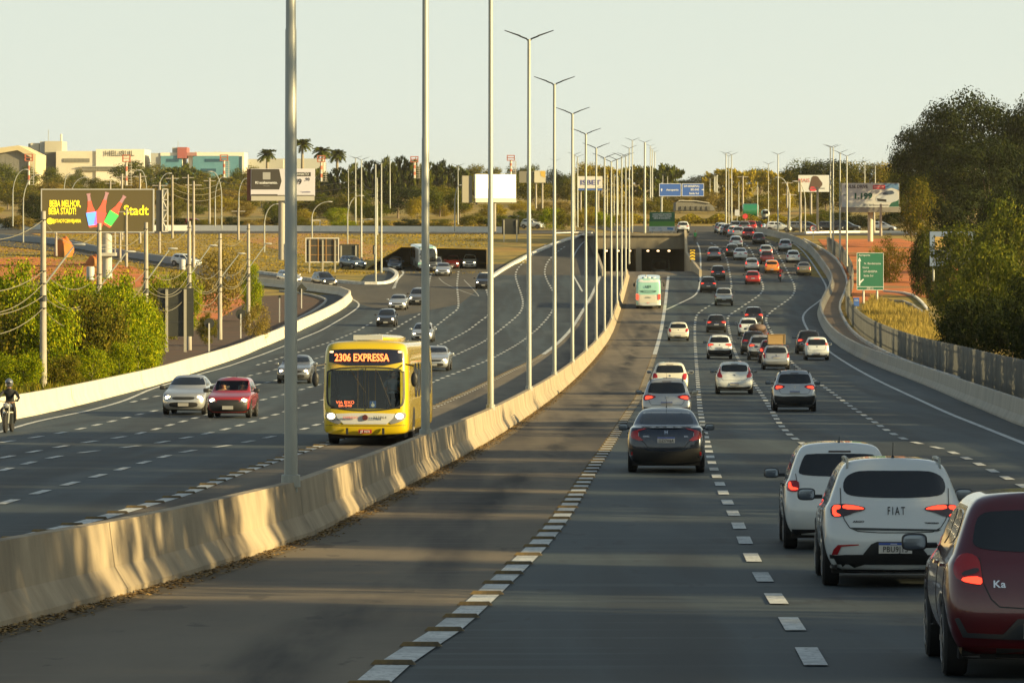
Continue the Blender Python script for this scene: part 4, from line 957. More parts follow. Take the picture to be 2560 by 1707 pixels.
V('hatch', 895, 672, 'blue', 'pale blue car behind the small sign back on the grass bank', away=False, lit=True, yaw=35)
V('hatch_wide', 485, 667, 'white', 'white car on the ramp between the roadside poles on the left', away=False, yaw=55)
V('hatch', 1350, 572, 'white', 'white car on the road at the head of the left carriageway', away=False, yaw=60)
V('suv', 1318, 566, 'black', 'dark car on the road behind the white car at the head of the left carriageway', away=False, yaw=75)
V('hatch', 405, 571, 'white', 'white car on the upper road just right of the large screen', away=False, yaw=80)
V('hatch', 510, 570, 'red', 'red car on the upper road behind the left poles', away=False, yaw=85)
for x_, c_, l_ in ((2023, 'grey', 'grey car on the side road left of the round speed sign'), (2045, 'black', 'dark car on the side road behind the round speed sign'), (2098, 'black', 'black car on the side road between the tall right-hand lamp posts'), (2140, 'black', 'dark sport utility on the side road under the car billboard'), (2229, 'silver', 'silver car on the side road half behind the dark shrubs'), (1968, 'white', 'white car on the side road behind the twin-arm post')):
    V('suv' if x_ == 2140 else 'hatch', x_, 580, c_, l_, away=False, yaw=78, group='cars on the side road on the right')
# brown load and roof box, each a thing on its car
bx = thing('wooden_box', 'pale wooden box strapped on the roof of the old silver estate car', 'box'); X, d, z = G(1942, 924)
bx.location = (X + .05, d + 1.35, Z(d + 1.2) + 1.50)
ob('panel', MB().box(-.52, .52, -.5, .5, .03, .62).mesh(), mat('plywood', (.36, .24, .10), .8, col2=(.28, .18, .07), scale=3, stretch=(.3, .3, 3)), bx)
m_ = MB()
for x in (-.5, .5): m_.box(x - .03, x + .03, -.53, -.502, .03, .62)
m_.box(-.53, .53, -.53, -.503, .60, .64); m_.box(-.47, .47, -.53, -.503, .03, .06); ob('frame', m_.mesh(), mat('box_frame', (.30, .20, .09), .8), bx)
ld = thing('covered_load', 'brown tarpaulin covered load heaped on the brown pickup', 'load'); X, d, z = G(1895, 862)
ld.location = (X, d + .3, Z(d + .3) + .95)
ob('tarpaulin', subdiv(MB().box(-.75, .75, -.6, 1.3, 0, .75).mesh(), 2), mat('tarp', (.10, .065, .05), .8, col2=(.14, .10, .08), scale=2), ld)
# ================================================================ PEOPLE, BUSES, MOTORCYCLES
def skinbody(J, E, rads, lvl=1, name='body'):
    me = bpy.data.meshes.new(name); me.from_pydata([J[k] for k in J], [(list(J).index(a), list(J).index(b)) for a, b in E], [])
    o = bpy.data.objects.new('t', me); COL.objects.link(o); sk = o.modifiers.new('k', 'SKIN'); sk.use_smooth_shade = True
    for i, k in enumerate(J):
        r_ = rads[k]; me.skin_vertices[0].data[i].radius = (r_, r_) if not hasattr(r_, '__len__') else r_; me.skin_vertices[0].data[i].use_root = (i == 0)
    s = o.modifiers.new('s', 'SUBSURF'); s.levels = lvl; s.render_levels = lvl
    bpy.context.view_layer.update(); r = bpy.data.meshes.new_from_object(o.evaluated_get(bpy.context.evaluated_depsgraph_get())); bpy.data.objects.remove(o)
    for p in r.polygons: p.use_smooth = True
    return r
skin = mat('skin', (.36,.20,.12), .6); hairm = mat('hair', (.02,.015,.012), .7)
def zonemats(me, rules):
    """rules: list of (material, test(center)); later wins"""
    me.materials.clear()
    for m_, _ in rules: me.materials.append(m_)
    for p in me.polygons:
        c = p.center
        for i, (_, t) in enumerate(rules):
            if t(c): p.material_index = i
RADS = dict(pel=(.15,.11), wai=(.13,.095), che=(.165,.11), nec=.055, hed=(.075,.095), top=(.07,.085), shL=.065, shR=.065, elL=.045, elR=.045, wrL=.032, wrR=.032, haL=.038, haR=.038, hiL=.09, hiR=.09, knL=.062, knR=.062, anL=.042, anR=.042, toL=.035, toR=.035)
EDG = [('pel','wai'),('wai','che'),('che','nec'),('nec','hed'),('hed','top'),('che','shL'),('che','shR'),('shL','elL'),('elL','wrL'),('wrL','haL'),('shR','elR'),('elR','wrR'),('wrR','haR'),('pel','hiL'),('pel','hiR'),('hiL','knL'),('knL','anL'),('anL','toL'),('hiR','knR'),('knR','anR'),('anR','toR')]
def person(label, loc, rot, J, rules, group=None, parent=None, extra=()):
    """feet at the origin, facing local +y"""
    if parent is None: r = thing('person', label, 'person', loc, rot, group)
    else: r = ob('person', None, None, parent, loc, rot)
    me = skinbody(J, EDG, RADS, 2); zonemats(me, rules); ob('body', me, None, r)
    hd = J['top']; hz = (hd[0], hd[1], hd[2] - .03)
    f = MB(); 
    for sx in (-1, 1): f.ball((hz[0] + sx*.033, hz[1] + .088, hz[2] - .01), (.012,.008,.008), 8, 5)
    ob('eyes', f.mesh(), ink, r); ob('nose', MB().ball((hz[0], hz[1] + .10, hz[2] - .04), (.014,.018,.024), 8, 5).mesh(smooth=True), skin, r); ob('mouth', MB().box(hz[0]-.025, hz[0]+.025, hz[1]+.082, hz[1]+.09, hz[2]-.083, hz[2]-.075).mesh(), mat('lips', (.25,.08,.07), .6), r)
    for sx in (-1, 1): ob('ear', MB().ball((hz[0] + sx*.078, hz[1], hz[2] - .02), (.012,.022,.032), 8, 5).mesh(smooth=True), skin, r)
    for side, hk, wk in ((-1,'haL','wrL'),(1,'haR','wrR')):
        h = Vector(J[hk]); u = (h - Vector(J[wk])).normalized(); n = Vector((1,0,0)) if abs(u.x) < .8 else Vector((0,0,1)); n = (n - u * n.dot(u)).normalized(); dn = u.cross(n); m_ = MB()
        for k in range(4):
            b0 = h + u*.03 + n*(-.026 + .017*k); L_ = (.07,.08,.075,.058)[k]; m_.tube([tuple(b0), tuple(b0 + u*L_*.5 + dn*.004), tuple(b0 + u*L_*.8 + dn*.03)], [.009,.008,.006], 6)
        m_.tube([tuple(h - n*side*.03), tuple(h - n*side*.055 + u*.025), tuple(h - n*side*.05 + u*.055)], [.011,.009,.007], 6); ob('fingers', m_.mesh(smooth=True), skin, r)
    return r
# ---- yellow city bus, open windscreen with a seated driver
def bus(label, px, py, away, scheme, L=12.6, W=2.5, H=3.02, yaw=None, name='bus'):
    X, d, z = G(px, py); ya = -math.atan(.0389) if yaw is None else R(yaw); ang = ya if away else ya + math.pi; off = 2.6
    fy = Vector((-math.sin(ang), math.cos(ang))); r = thing(name, label, 'bus', (X - fy.x * (.9 if away else L - .9), d + .15 - fy.y * (.9 if away else L - .9), 0), (0,0,0))
    cd = r.location.y + fy.y * L / 2; a = math.atan(slope(cd)) * (1 if away else -1); r.location.z = Z(cd) - math.tan(a) * L / 2; r.rotation_euler = (a, 0, ang)
    h = W / 2
    lv = [(.30,.30,h-.06,.10,L-.12),(.42,.42,h-.01,.02,L-.03),(1.0,1.0,h,0,L),(2.0,2.0,h-.01,.02,L-.05),(H-.25,H-.25,h-.04,.06,L-.14),(H-.08,H-.08,h-.13,.14,L-.26),(H,H,h-.40,.35,L-.50)]
    bm = bmesh.new(); rings = []
    for (zr, zf, w_, yr, yf) in lv:
        sy = [.7 + (L - 1.4) * i / 9 for i in range(10)]
        half = [(0,yr),(.5*w_,yr+.01),(.86*w_,yr+.03),(.985*w_,yr+.14)] + [(w_, y) for y in sy] + [(.985*w_,yf-.20),(.84*w_,yf-.05),(.5*w_,yf-.012),(0,yf)]
        ring = [bm.verts.new((x, y, zr)) for x, y in half] + [bm.verts.new((-x, y, zr)) for x, y in reversed(half[1:-1])]; rings.append(ring)
    N = len(rings[0])
    for a_, b_ in zip(rings, rings[1:]):
        for i in range(N): bm.faces.new((a_[i], a_[(i+1)%N], b_[(i+1)%N], b_[i]))
    for rr in (rings[0], rings[-1]):
        hh = N // 2
        for i in range(hh):
            q = [rr[i], rr[i+1], rr[-(i+1) % N] if i + 1 < hh else rr[hh], rr[-i % N]]; q = [v for k_, v in enumerate(q) if v not in q[:k_]]
            if len(q) > 2: bm.faces.new(q)
    bmesh.ops.recalc_face_normals(bm, faces=bm.faces); me = bpy.data.meshes.new('bus_body'); bm.to_mesh(me); bm.free(); me = subdiv(me, 2)
    bv = bvh_of(me)
    if scheme == 'yellow':
        bm = bmesh.new(); bm.from_mesh(me)
        kill = [f for f in bm.faces if f.calc_center_median().y > L - .32 and 1.12 < f.calc_center_median().z < 2.24 and abs(f.calc_center_median().x) < 1.02]; bmesh.ops.delete(bm, geom=kill, context='FACES'); bm.to_mesh(me); bm.free()
    body = PT['yellow'] if scheme == 'yellow' else PT['teal'] if scheme == 'teal' else PT['white']
    ob('body', me, body, r); A = lambda n, m_, mt, p=None: ob(n, m_, mt, p or r)
    gl = glass_dark
    wins = [[(1.2 + i*1.45, 1.35), (2.5 + i*1.45, 1.35), (2.5 + i*1.45, 2.35), (1.2 + i*1.45, 2.35)] for i in range(int((L - 3.2) / 1.45))]
    for v in 'ls':
        for w_ in wins: A('side_window', patch(bv, [w_], v, .008, 1, .02, .3), gl)
        arcs = []
        for yy in (2.6, L - 2.5):
            arcs.append([(yy + .62*math.cos(t), .5 + .60*math.sin(t)) for t in [math.pi*k/10 for k in range(11)]])
        A('wheel_arch', patch(bv, arcs, v, .006, 0, .02, .3), blackp); A('skirt_line', patch(bv, [line_poly([(.6, .42), (L-.6, .42)], .03)], v, .008, 0, .01, .5), blackp)
    tm, rm = wheel_meshes(.48, .28)
    for yy in (2.6, L - 2.5):
        for sx in (-1, 1):
            w_ = ob('wheel', tm, None, r, (sx*(h-.16), yy, .48), (0,0,0 if sx < 0 else math.pi)); ob('rim', rm, None, w_)
    A('underbody', MB().box(-h+.15, h-.15, .4, L-.5, .22, .7).mesh(), MATS['underbody'])
    if scheme == 'yellow':
        y = PT['yellow']
        # frame round the windscreen, glass, destination display
        ws = chaikin([(-1.12,2.28),(1.12,2.28),(1.13,1.9),(1.14,1.25),(1.02,1.10),(.5,1.02),(0,1.0),(-.5,1.02),(-1.02,1.10),(-1.14,1.25),(-1.13,1.9)], 2)
        ins = [(x * .955, 1.62 + (z_ - 1.62) * .945) for x, z_ in ws]; n = len(ws)
        m_ = MB(); me_o = []; 
        def yat(x, z_, o_): hh_ = bv.ray_cast(Vector((x, L + 5, z_)), Vector((0, -1, 0)))[0]; return (hh_.y if hh_ else L - .3) + o_
        for i in range(n):
            j = (i + 1) % n; m_.quad((ws[i][0], yat(*ws[i], .012), ws[i][1]), (ws[j][0], yat(*ws[j], .012), ws[j][1]), (ins[j][0], yat(*ins[j], .012), ins[j][1]), (ins[i][0], yat(*ins[i], .012), ins[i][1]))
        A('windscreen_frame', m_.mesh(), blackp)
        gm = bpy.data.materials.new('windscreen_glass'); gm.use_nodes = True; t = gm.node_tree; tr = t.nodes.new('ShaderNodeBsdfTransparent'); tr.inputs[0].default_value = (.62,.68,.68,1); gs_ = t.nodes.new('ShaderNodeBsdfGlossy'); gs_.inputs['Roughness'].default_value = .03; mx = t.nodes.new('ShaderNodeMixShader'); mx.inputs[0].default_value = .06
        t.links.new(tr.outputs[0], mx.inputs[1]); t.links.new(gs_.outputs[0], mx.inputs[2]); t.links.new(mx.outputs[0], t.nodes['Material Output'].inputs[0]); MATS['windscreen_glass'] = gm
        A('windscreen', patch(bv, [ws], 'f', .008, 0, 0, .15), gm)
        A('destination_panel', patch(bv, [chaikin([(-1.08,2.31),(1.06,2.31),(1.06,2.72),(.95,2.77),(0,2.79),(-.95,2.77),(-1.08,2.72)], 1)], 'f', .02, 0, .03, .15), mat('panel_navy', (.012,.015,.03), .25))
        orange = mat('led_orange', (.8,.15,.03), .5, emit=(1, .16, .04), es=1.9)
        # local x is mirrored for the viewer: lettering is turned to face the front
        def ft(s, size, x, z_, m_, yy, **kw): t_ = textmesh(s, size, .004, **kw); return ob('lettering', t_, m_, r, (x, yy, z_), (0, 0, math.pi))
        ft('2306 EXPRESSA', .30, .10, 2.53, orange, L + .0, bold=.006, sx=.78)
        ft('VIA EIXO', .13, .60, 1.245, orange, L - .30, sx=1.0); ft('BR-040', .10, .60, 1.15, orange, L - .30, sx=1.3)
        A('front_panel', patch(bv, [[(-.86,.93),(-.3,.95),(.3,.95),(.86,.93),(.80,.80),(.62,.63),(-.62,.63),(-.80,.80)]], 'f', .02, 0, .03, .15), mat('panel_white', (.55,.56,.54), .35))
        ft('EXPRESSO', .085, .42, .82, mat('tag_red', (.6,.05,.07), .6), L + .05, sx=1.1); ft('223964', .11, -.42, .82, ink, L + .05, sx=1.2)
        A('emblem', MB().lathe([(0,.085),(.03,.075)], (0, L + .02, .82), 'y', 16).mesh(), mat('emblem_dark', (.09,.02,.02), .3))
        for sx in (-1, 1):
            hl = [(sx*.72,.88),(sx*.96,.97),(sx*1.17,.96),(sx*1.15,.78),(sx*.92,.66),(sx*.68,.62)]
            if sx < 0: hl = hl[::-1]
            o_ = A('headlamp', patch(bv, [hl], 'f', .016, 1, .03, .1), lampclear); yy = yat(sx*.98, .85, .02); A('headlight_bulb', MB().ball((sx*.98, yy, .86), (.12,.04,.085), 14, 8).mesh(smooth=True), mat('bus_lamp_lit', (.9,.85,.7), .3, emit=(1,.82,.5), es=3), o_)
            o2 = A('marker_lamp', MB().ball((sx*.98, yat(sx*.98, 2.70, .025), 2.70), (.07,.02,.03), 8, 5).mesh(), mat('marker_amber', (.8,.5,.25), .4, emit=(1,.6,.3), es=1.2))
            A('fog_slot', MB().box(sx*.52-.035, sx*.52+.035, L-.02, L+.02, .34, .52).mesh(), blackp)
        A('bumper_seam', patch(bv, [line_poly([(-1.15,.60),(-.6,.585),(.6,.585),(1.15,.60)], .015)], 'f', .006, 0, .004, .1), MATS['seam'])
        pl = A('number_plate', MB().box(-.19, .19, L, L+.03, .37, .48).mesh(), plate_r); ft('JJT 0270', .09, 0, .42, inkw, L + .04, sx=.9)
        a_ = A('access_sign', MB().box(-.29, -.11, L-.30, L-.29, 1.10, 1.29).mesh(), sb if False else mat('sign_blue', (.04,.12,.42), .6))
        m_ = MB(); m_.lathe([(0,.05),(.006,.05)], (-.20, L-.289, 1.17), 'y', 12); m_.box(-.205,-.185,L-.289,L-.283,1.2,1.26); m_.box(-.235,-.205,L-.289,L-.283,1.19,1.20); A('access_symbol', m_.mesh(), inkw, a_)
        for sx, tip in ((.42, (-.02, 1.52)), (-.30, (-.74, 1.15))): A('wiper', MB().tube([(sx, L-.02, 2.20), (sx - .12, L + .03, 2.0), (tip[0], L + .02, tip[1])], .014, 5).mesh(), blackp)
        A('screen_divider', MB().box(-.012,.012,L-.06,L-.01,1.02,2.24).mesh(), blackp)
        # interior
        ins_ = mat('bus_interior', (.45,.50,.52), .8); A('interior', MB().box(-1.1,1.1,.6,L-.9,.95,1.0).box(-1.16,-1.13,.6,L-.6,1.0,1.35).box(1.13,1.16,.6,L-.6,1.0,1.35).box(-1.1,1.1,1.0,1.05,1.0,2.6).mesh(), ins_)
        A('dashboard', MB().box(-1.05,1.05,L-.75,L-.35,.8,1.10).mesh(), blackp)
        yr_ = mat('rail_yellow', (.6,.36,.03), .5)
        for x, y_ in ((.32, L-1.5), (.12, L-3), (.02, L-4.5), (-.14, L-2.2), (.42, L-5), (-.3, L-5.5)): A('handrail', MB().tube([(x, y_, 1.0), (x, y_, 2.55)], .025, 6).mesh(), yr_)
        for i in range(3):
            for x in (.75, -.75): A('seat', MB().box(x-.22, x+.22, L-2.8-i*1.1, L-2.35-i*1.1, 1.3, 1.42).box(x-.22, x+.22, L-2.85-i*1.1, L-2.75-i*1.1, 1.42, 2.0).mesh(), mat('seat_blue', (.12,.20,.30), .8))
        A('seat', MB().box(-.95,-.5,L-1.75,L-1.3,1.2,1.32).box(-.95,-.5,L-1.85,L-1.75,1.3,2.0).mesh(), MATS['seat_blue'])
        st = MB(); st.v = []; pts = [(-.72 + .22*math.cos(t), L-.98 + .10*math.sin(t), 1.42 + .17*math.sin(t)) for t in [2*math.pi*i/16 for i in range(17)]]; st.tube(pts, .016, 6, False); A('steering_wheel', st.mesh(), blackp)
        J = dict(pel=(0,0,.12),wai=(0,-.02,.30),che=(0,-.02,.50),nec=(0,0,.64),hed=(0,.02,.74),top=(0,.02,.84),shL=(-.2,0,.55),elL=(-.27,.2,.38),wrL=(-.2,.40,.32),haL=(-.18,.46,.33),shR=(.2,0,.55),elR=(.27,.2,.38),wrR=(.2,.40,.32),haR=(.18,.46,.33),hiL=(-.1,.05,.10),knL=(-.13,.42,.14),anL=(-.13,.48,-.28),toL=(-.13,.60,-.32),hiR=(.1,.05,.10),knR=(.13,.42,.14),anR=(.13,.48,-.28),toR=(.13,.60,-.32))
        shirt = mat('shirt_blue', (.35,.50,.70), .8); maskm = mat('face_mask', (.85,.9,.88), .8)
        drv = thing('person', 'masked bus driver in a light blue shirt at the wheel of the yellow bus', 'person')
        drv.matrix_world = r.matrix_basis @ Matrix.Translation((-.72, L-1.42, 1.30))
        me = skinbody(J, EDG, RADS, 2); zonemats(me, [(skin, lambda c: True), (shirt, lambda c: .16 < c.z < .62 and not (abs(c.x) > .1 and c.y > .30)), (mat('trousers_navy', (.03,.04,.07), .8), lambda c: c.z <= .2)]); ob('body', me, None, drv)
        ob('hair', MB().ball((0,.0,.87), (.085,.10,.075), 12, 8).mesh(smooth=True), hairm, drv); ob('face_mask', MB().ball((0,.075,.745), (.065,.05,.055), 10, 6).mesh(smooth=True), maskm, drv)
        for sx in (-1, 1): ob('eye', MB().ball((sx*.032,.118,.815), (.011,.008,.008), 6, 4).mesh(), ink, drv); ob('ear', MB().ball((sx*.082,.02,.79), (.012,.02,.03), 6, 5).mesh(), skin, drv)
        for sx in (-1, 1):
            m_ = MB()
            for k in range(4): m_.tube([(sx*(.20 - .0), .46 - .012*k, .345 - .018*k), (sx*.165, .49 - .01*k, .35 - .018*k), (sx*.155, .46 - .01*k, .335 - .018*k)], .009, 5)
            m_.tube([(sx*.19,.45,.36),(sx*.165,.44,.385),(sx*.15,.46,.39)], .010, 5); ob('fingers', m_.mesh(), skin, drv)
        # roof pod, mirrors
        pod = MB().box(-.85,.85,1.2,L-.9,H-.12,H+.22).mesh(); pod = subdiv(pod, 2); 
        for v in pod.vertices: v.co.z = min(v.co.z, H + .19)
        A('air_conditioner', pod, y); A('grille', MB().box(-.42,.42,L-1.18,L-1.03,H+.02,H+.165).mesh(), mat('pod_grey', (.42,.44,.45), .5))
        for sx in (-1, 1): A('mirror', MB().tube([(sx*1.15,L-.15,2.35),(sx*1.42,L+.15,2.30),(sx*1.42,L+.15,2.1)], .025, 5).ball((sx*1.42,L+.14,1.92), (.10,.07,.22), 10, 8).mesh(smooth=True), blackp)
    elif scheme == 'teal':
        wt = PT['white']; A('lower_panel', patch(bv, [[(-1.2,1.42),(1.2,1.42),(1.2,.62),(-1.2,.62)]], 'r', .012, 0, .03, .2), PT['cream'])
        A('rear_bumper', patch(bv, [[(-1.22,.60),(1.22,.60),(1.2,.34),(-1.2,.34)]], 'r', .02, 0, .03, .2), wt)
        A('vent_slot', patch(bv, [chaikin([(-.85,1.86),(.85,1.86),(.75,1.66),(0,1.60),(-.75,1.66)], 1)], 'r', .02, 0, .02, .2), mat('vent_dark', (.05,.12,.11), .6)); A('vent_cover', patch(bv, [chaikin([(-.6,1.79),(.6,1.79),(.5,1.70),(-.5,1.70)], 1)], 'r', .03, 0, .01, .2), PT['teal'])
        for sx in (-1, 1): A('tail_lamp', MB().box(sx*1.1-.10, sx*1.1+.10, -.03, .03, .95, 1.48).mesh(), lampred_on)
        A('upper_band', patch(bv, [chaikin([(-1.08,2.95),(1.08,2.95),(1.05,2.62),(-1.05,2.62)], 1)], 'r', .014, 0, .02, .2), PT['white'])
        t_ = textmesh('UEB', .32, .004, bold=.01); ob('lettering', t_, mat('ink_teal', (.04,.12,.11), .6), r, (0, -.04, 2.22)); t_ = textmesh('337501', .2, .004); ob('lettering', t_, MATS['ink_teal'], r, (0, -.04, 1.15)); t_ = textmesh('JKD4', .11, .004, bold=.004); ob('lettering', t_, MATS['tag_red'], r, (0, -.045, .62))
        for x, y_ in ((-.4, .9), (.5, .8), (0, 1.5)): A('roof_hatch', subdiv(MB().box(x-.35, x+.35, y_, y_+1, H-.06, H+.14).mesh(), 1), PT['white'])
        for sx in (-1, 1): A('mirror', MB().tube([(sx*1.2,L-.3,2.3),(sx*1.5,L-.2,2.2)], .03, 5).ball((sx*1.5,L-.2,1.98), (.10,.06,.2), 8, 6).mesh(), blackp)
    elif scheme == 'front':
        A('windscreen', patch(bv, [chaikin([(-1.1,2.7),(1.1,2.7),(1.14,1.35),(0,1.25),(-1.14,1.35)], 1)], 'f', .01, 0, .02, .15), gl); A('lower_panel', patch(bv, [[(-1.2,1.05),(1.2,1.05),(1.2,.6),(-1.2,.6)]], 'f', .012, 0, .02, .2), PT['teal']); A('roof_band', patch(bv, [[(-1.1,2.9),(1.1,2.9),(1.1,2.74),(-1.1,2.74)]], 'f', .012, 0, .02, .2), PT['teal'])
        for sx in (-1, 1): A('headlamp', MB().ball((sx*.95, L-.01, .75), (.16,.04,.10), 10, 6).mesh(), lampclear)
    else:
        A('rear_window', patch(bv, [chaikin([(-1.0,2.5),(1.0,2.5),(1.0,1.5),(-1.0,1.5)], 1)], 'r', .01, 0, .02, .2), mat('poster_dull', (.10,.05,.06), .6))
        for sx in (-1, 1): A('tail_lamp', MB().box(sx*1.1-.08, sx*1.1+.08, -.03, .03, .8, 1.3).mesh(), lampred)
    return r
bus('yellow city bus with orange destination lettering coming towards the camera beside the median', 918, 1113, False, 'yellow')
bus('teal and cream bus seen from behind in the bus lane before the underpass', 1621, 772, True, 'teal', L=11)
bus('teal and white bus with dark windscreen at the junction behind the second lamp post', 1068, 677, False, 'front', L=8.5, W=2.3, H=2.85, yaw=9)
tb = bus('bus entering the dark right opening of the underpass', 1650, 640, True, 'plain', L=11); tb.location = (20.0, 574, ZU(575) + .0); tb.rotation_euler = (-.03, 0, -.03)
# ---- two people in the old red hatchback
for sx, nm_, sh_ in ((-.36, 'driver in a dark shirt seen through the windscreen of the old red hatchback', mat('shirt_dark', (.10,.09,.08), .8)), (.36, 'front passenger in a pale shirt inside the old red hatchback', mat('shirt_pale', (.45,.42,.36), .8))):
    pp = thing('person', nm_, 'person'); pp.matrix_world = OLDCAR.matrix_basis @ Matrix.Translation((sx, 1.78, .44))
    J = dict(pel=(0,0,.12),wai=(0,-.04,.30),che=(0,-.06,.48),nec=(0,-.04,.61),hed=(0,-.01,.70),top=(0,-.01,.79),shL=(-.19,-.04,.52),elL=(-.25,.15,.36),wrL=(-.18,.34,.40),haL=(-.16,.39,.42),shR=(.19,-.04,.52),elR=(.25,.15,.36),wrR=(.18,.34,.40),haR=(.16,.39,.42),hiL=(-.1,.05,.10),knL=(-.13,.42,.18),anL=(-.13,.60,-.10),toL=(-.13,.70,-.12),hiR=(.1,.05,.10),knR=(.13,.42,.18),anR=(.13,.60,-.10),toR=(.13,.70,-.12))
    me = skinbody(J, EDG, RADS, 2); zonemats(me, [(mat('skin_warm', (.55,.30,.17), .6), lambda c: True), (sh_, lambda c: .16 < c.z < .58 and c.y < .25), (MATS['seat_grey'], lambda c: c.z <= .18)]); ob('body', me, None, pp)
    ob('hair', MB().ball((0,-.035,.81), (.085,.095,.07), 12, 8).mesh(smooth=True), hairm, pp)
    for q in (-1, 1): ob('eye', MB().ball((q*.032,.088,.76), (.011,.008,.008), 6, 4).mesh(), ink, pp); ob('ear', MB().ball((q*.082,-.01,.74), (.012,.02,.03), 6, 5).mesh(), MATS['skin_warm'], pp)
    for q in (-1, 1):
        m_ = MB()
        for k in range(4): m_.tube([(q*(.175 - .014*k), .40, .43), (q*(.17 - .014*k), .46, .44), (q*(.165 - .014*k), .48, .41)], [.009,.008,.006], 5)
        m_.tube([(q*.14,.39,.44),(q*.115,.42,.46),(q*.11,.45,.45)], [.011,.009,.007], 5); ob('fingers', m_.mesh(), MATS['skin_warm'], pp)
# ---- motorcycles and riders
def motorbike(label, px, py, away, paintk, lit):
    X, d, z = G(px, py); r = thing('motorcycle', label, 'motorcycle', (X, d + .05, Z(d)), (math.atan(slope(d)) * (1 if away else -1), 0, (0 if away else math.pi) - .04)); A = lambda n, m_, mt, p=None: ob(n, m_, mt, p or r)
    y0 = .3 if away else -1.3
    for yy in (y0, y0 + 1.3):
        w_ = A('wheel', MB().lathe([(-.05,.24),(-.05,.28),(-.03,.31),(.03,.31),(.05,.28),(.05,.24)], (0,yy,.31), 'x', 22).mesh(smooth=True), rubber); ob('rim', MB().lathe([(-.02,.05),(-.015,.24),(.015,.24),(.02,.05)], (0,yy,.31), 'x', 16).mesh(), rimm, w_)
    A('engine', MB().box(-.14,.14,y0+.45,y0+.85,.28,.58).mesh(), darksteel); A('fuel_tank', MB().ball((0,y0+.82,.82), (.15,.28,.14), 12, 8).mesh(smooth=True), paintk)
    A('seat', MB().ball((0,y0+.30,.80), (.14,.42,.06), 12, 6).mesh(smooth=True), blackp); A('tail', MB().box(-.10,.10,y0-.15,y0+.2,.66,.80).mesh(), paintk); A('tail_lamp', MB().ball((0,y0-.17,.74), (.08,.03,.04), 8, 5).mesh(), lampred_on)
    A('fork', MB().tube([(-.09,y0+1.3,.31),(-.09,y0+1.05,.95)], .025, 6).tube([(.09,y0+1.3,.31),(.09,y0+1.05,.95)], .025, 6).mesh(), galv); A('handlebar', MB().tube([(-.36,y0+.92,1.02),(-.1,y0+1.02,1.0),(.1,y0+1.02,1.0),(.36,y0+.92,1.02)], .015, 6).mesh(), darksteel)
    A('headlight', MB().ball((0,y0+1.18,.88), (.10,.06,.09), 12, 8).mesh(smooth=True), head_on if lit else lampclear); A('exhaust', MB().tube([(.16,y0+.6,.32),(.18,y0-.1,.40)], .045, 8).mesh(), chrome)
    A('number_plate', MB().box(-.10,.10,y0-.20,y0-.19,.50,.62).mesh(), plate_g)
    for sx in (-1, 1): A('mirror', MB().tube([(sx*.25,y0+.95,1.02),(sx*.32,y0+.95,1.2)], .01, 5).ball((sx*.34,y0+.95,1.22), (.06,.02,.04), 8, 5).mesh(), blackp)
    A('mudguard', MB().tube([(0,y0+1.1,.60),(0,y0+1.3,.66),(0,y0+1.5,.60)], .06, 6).mesh(), paintk)
    return r, y0
def rider(label, bike, y0, jack, helm, trous):
    J = dict(pel=(0,.35,.88),wai=(0,.40,1.06),che=(0,.48,1.26),nec=(0,.54,1.42),hed=(0,.56,1.50),top=(0,.58,1.60),shL=(-.2,.50,1.32),elL=(-.34,.68,1.12),wrL=(-.34,.88,1.06),haL=(-.33,.93,1.05),shR=(.2,.50,1.32),elR=(.34,.68,1.12),wrR=(.34,.88,1.06),haR=(.33,.93,1.05),hiL=(-.11,.40,.84),knL=(-.22,.78,.72),anL=(-.20,.52,.36),toL=(-.20,.66,.31),hiR=(.11,.40,.84),knR=(.22,.78,.72),anR=(.20,.52,.36),toR=(.20,.66,.31))
    p = thing('person', label, 'person'); p.matrix_world = bike.matrix_basis @ Matrix.Translation((0, y0 - 0.0, 0))
    me = skinbody(J, EDG, RADS, 2); zonemats(me, [(skin, lambda c: True), (jack, lambda c: 1.0 < c.z < 1.43 or (abs(c.x) > .2 and c.z > .98)), (trous, lambda c: c.z < .96), (blackp, lambda c: c.z < .40)]); ob('body', me, None, p)
    h = ob('helmet', MB().ball((0,.58,1.60), (.135,.155,.15), 16, 10).mesh(smooth=True), helm, p); ob('visor', MB().ball((0,.66,1.60), (.105,.09,.06), 12, 8).mesh(smooth=True), glass_dark, h)
    for sx in (-1, 1):
        m_ = MB()
        for k in range(4): m_.tube([(sx*(.28+.022*k), .90, 1.06), (sx*(.28+.022*k), .955, 1.05), (sx*(.28+.022*k), .94, 1.00)], .011, 5)
        ob('glove', m_.mesh(), blackp, p)
    return p
b1, yy = motorbike('motorcycle of the rider in the red jacket seen from behind', 1951, 705, True, PT['black'], False); rider('motorcyclist in a red jacket and dark helmet riding away beside the orange hatchback', b1, yy, mat('jacket_red', (.55,.02,.015), .7), PT['black'], mat('trousers_dark', (.03,.03,.035), .8))
b2, yy = motorbike('dark motorcycle facing the camera at the left edge of the picture', 13, 1082, False, PT['black'], False); rider('motorcyclist in black with a grey helmet at the left edge of the picture', b2, yy, mat('jacket_black', (.015,.016,.018), .8), PT['grey'], MATS['trousers_dark'])
for b_ in (b1,):
    ob('delivery_pack', MB().box(.12,.42,-.1,.35,.5,.95).mesh(), mat('bag_grey', (.4,.4,.38), .7), b_)
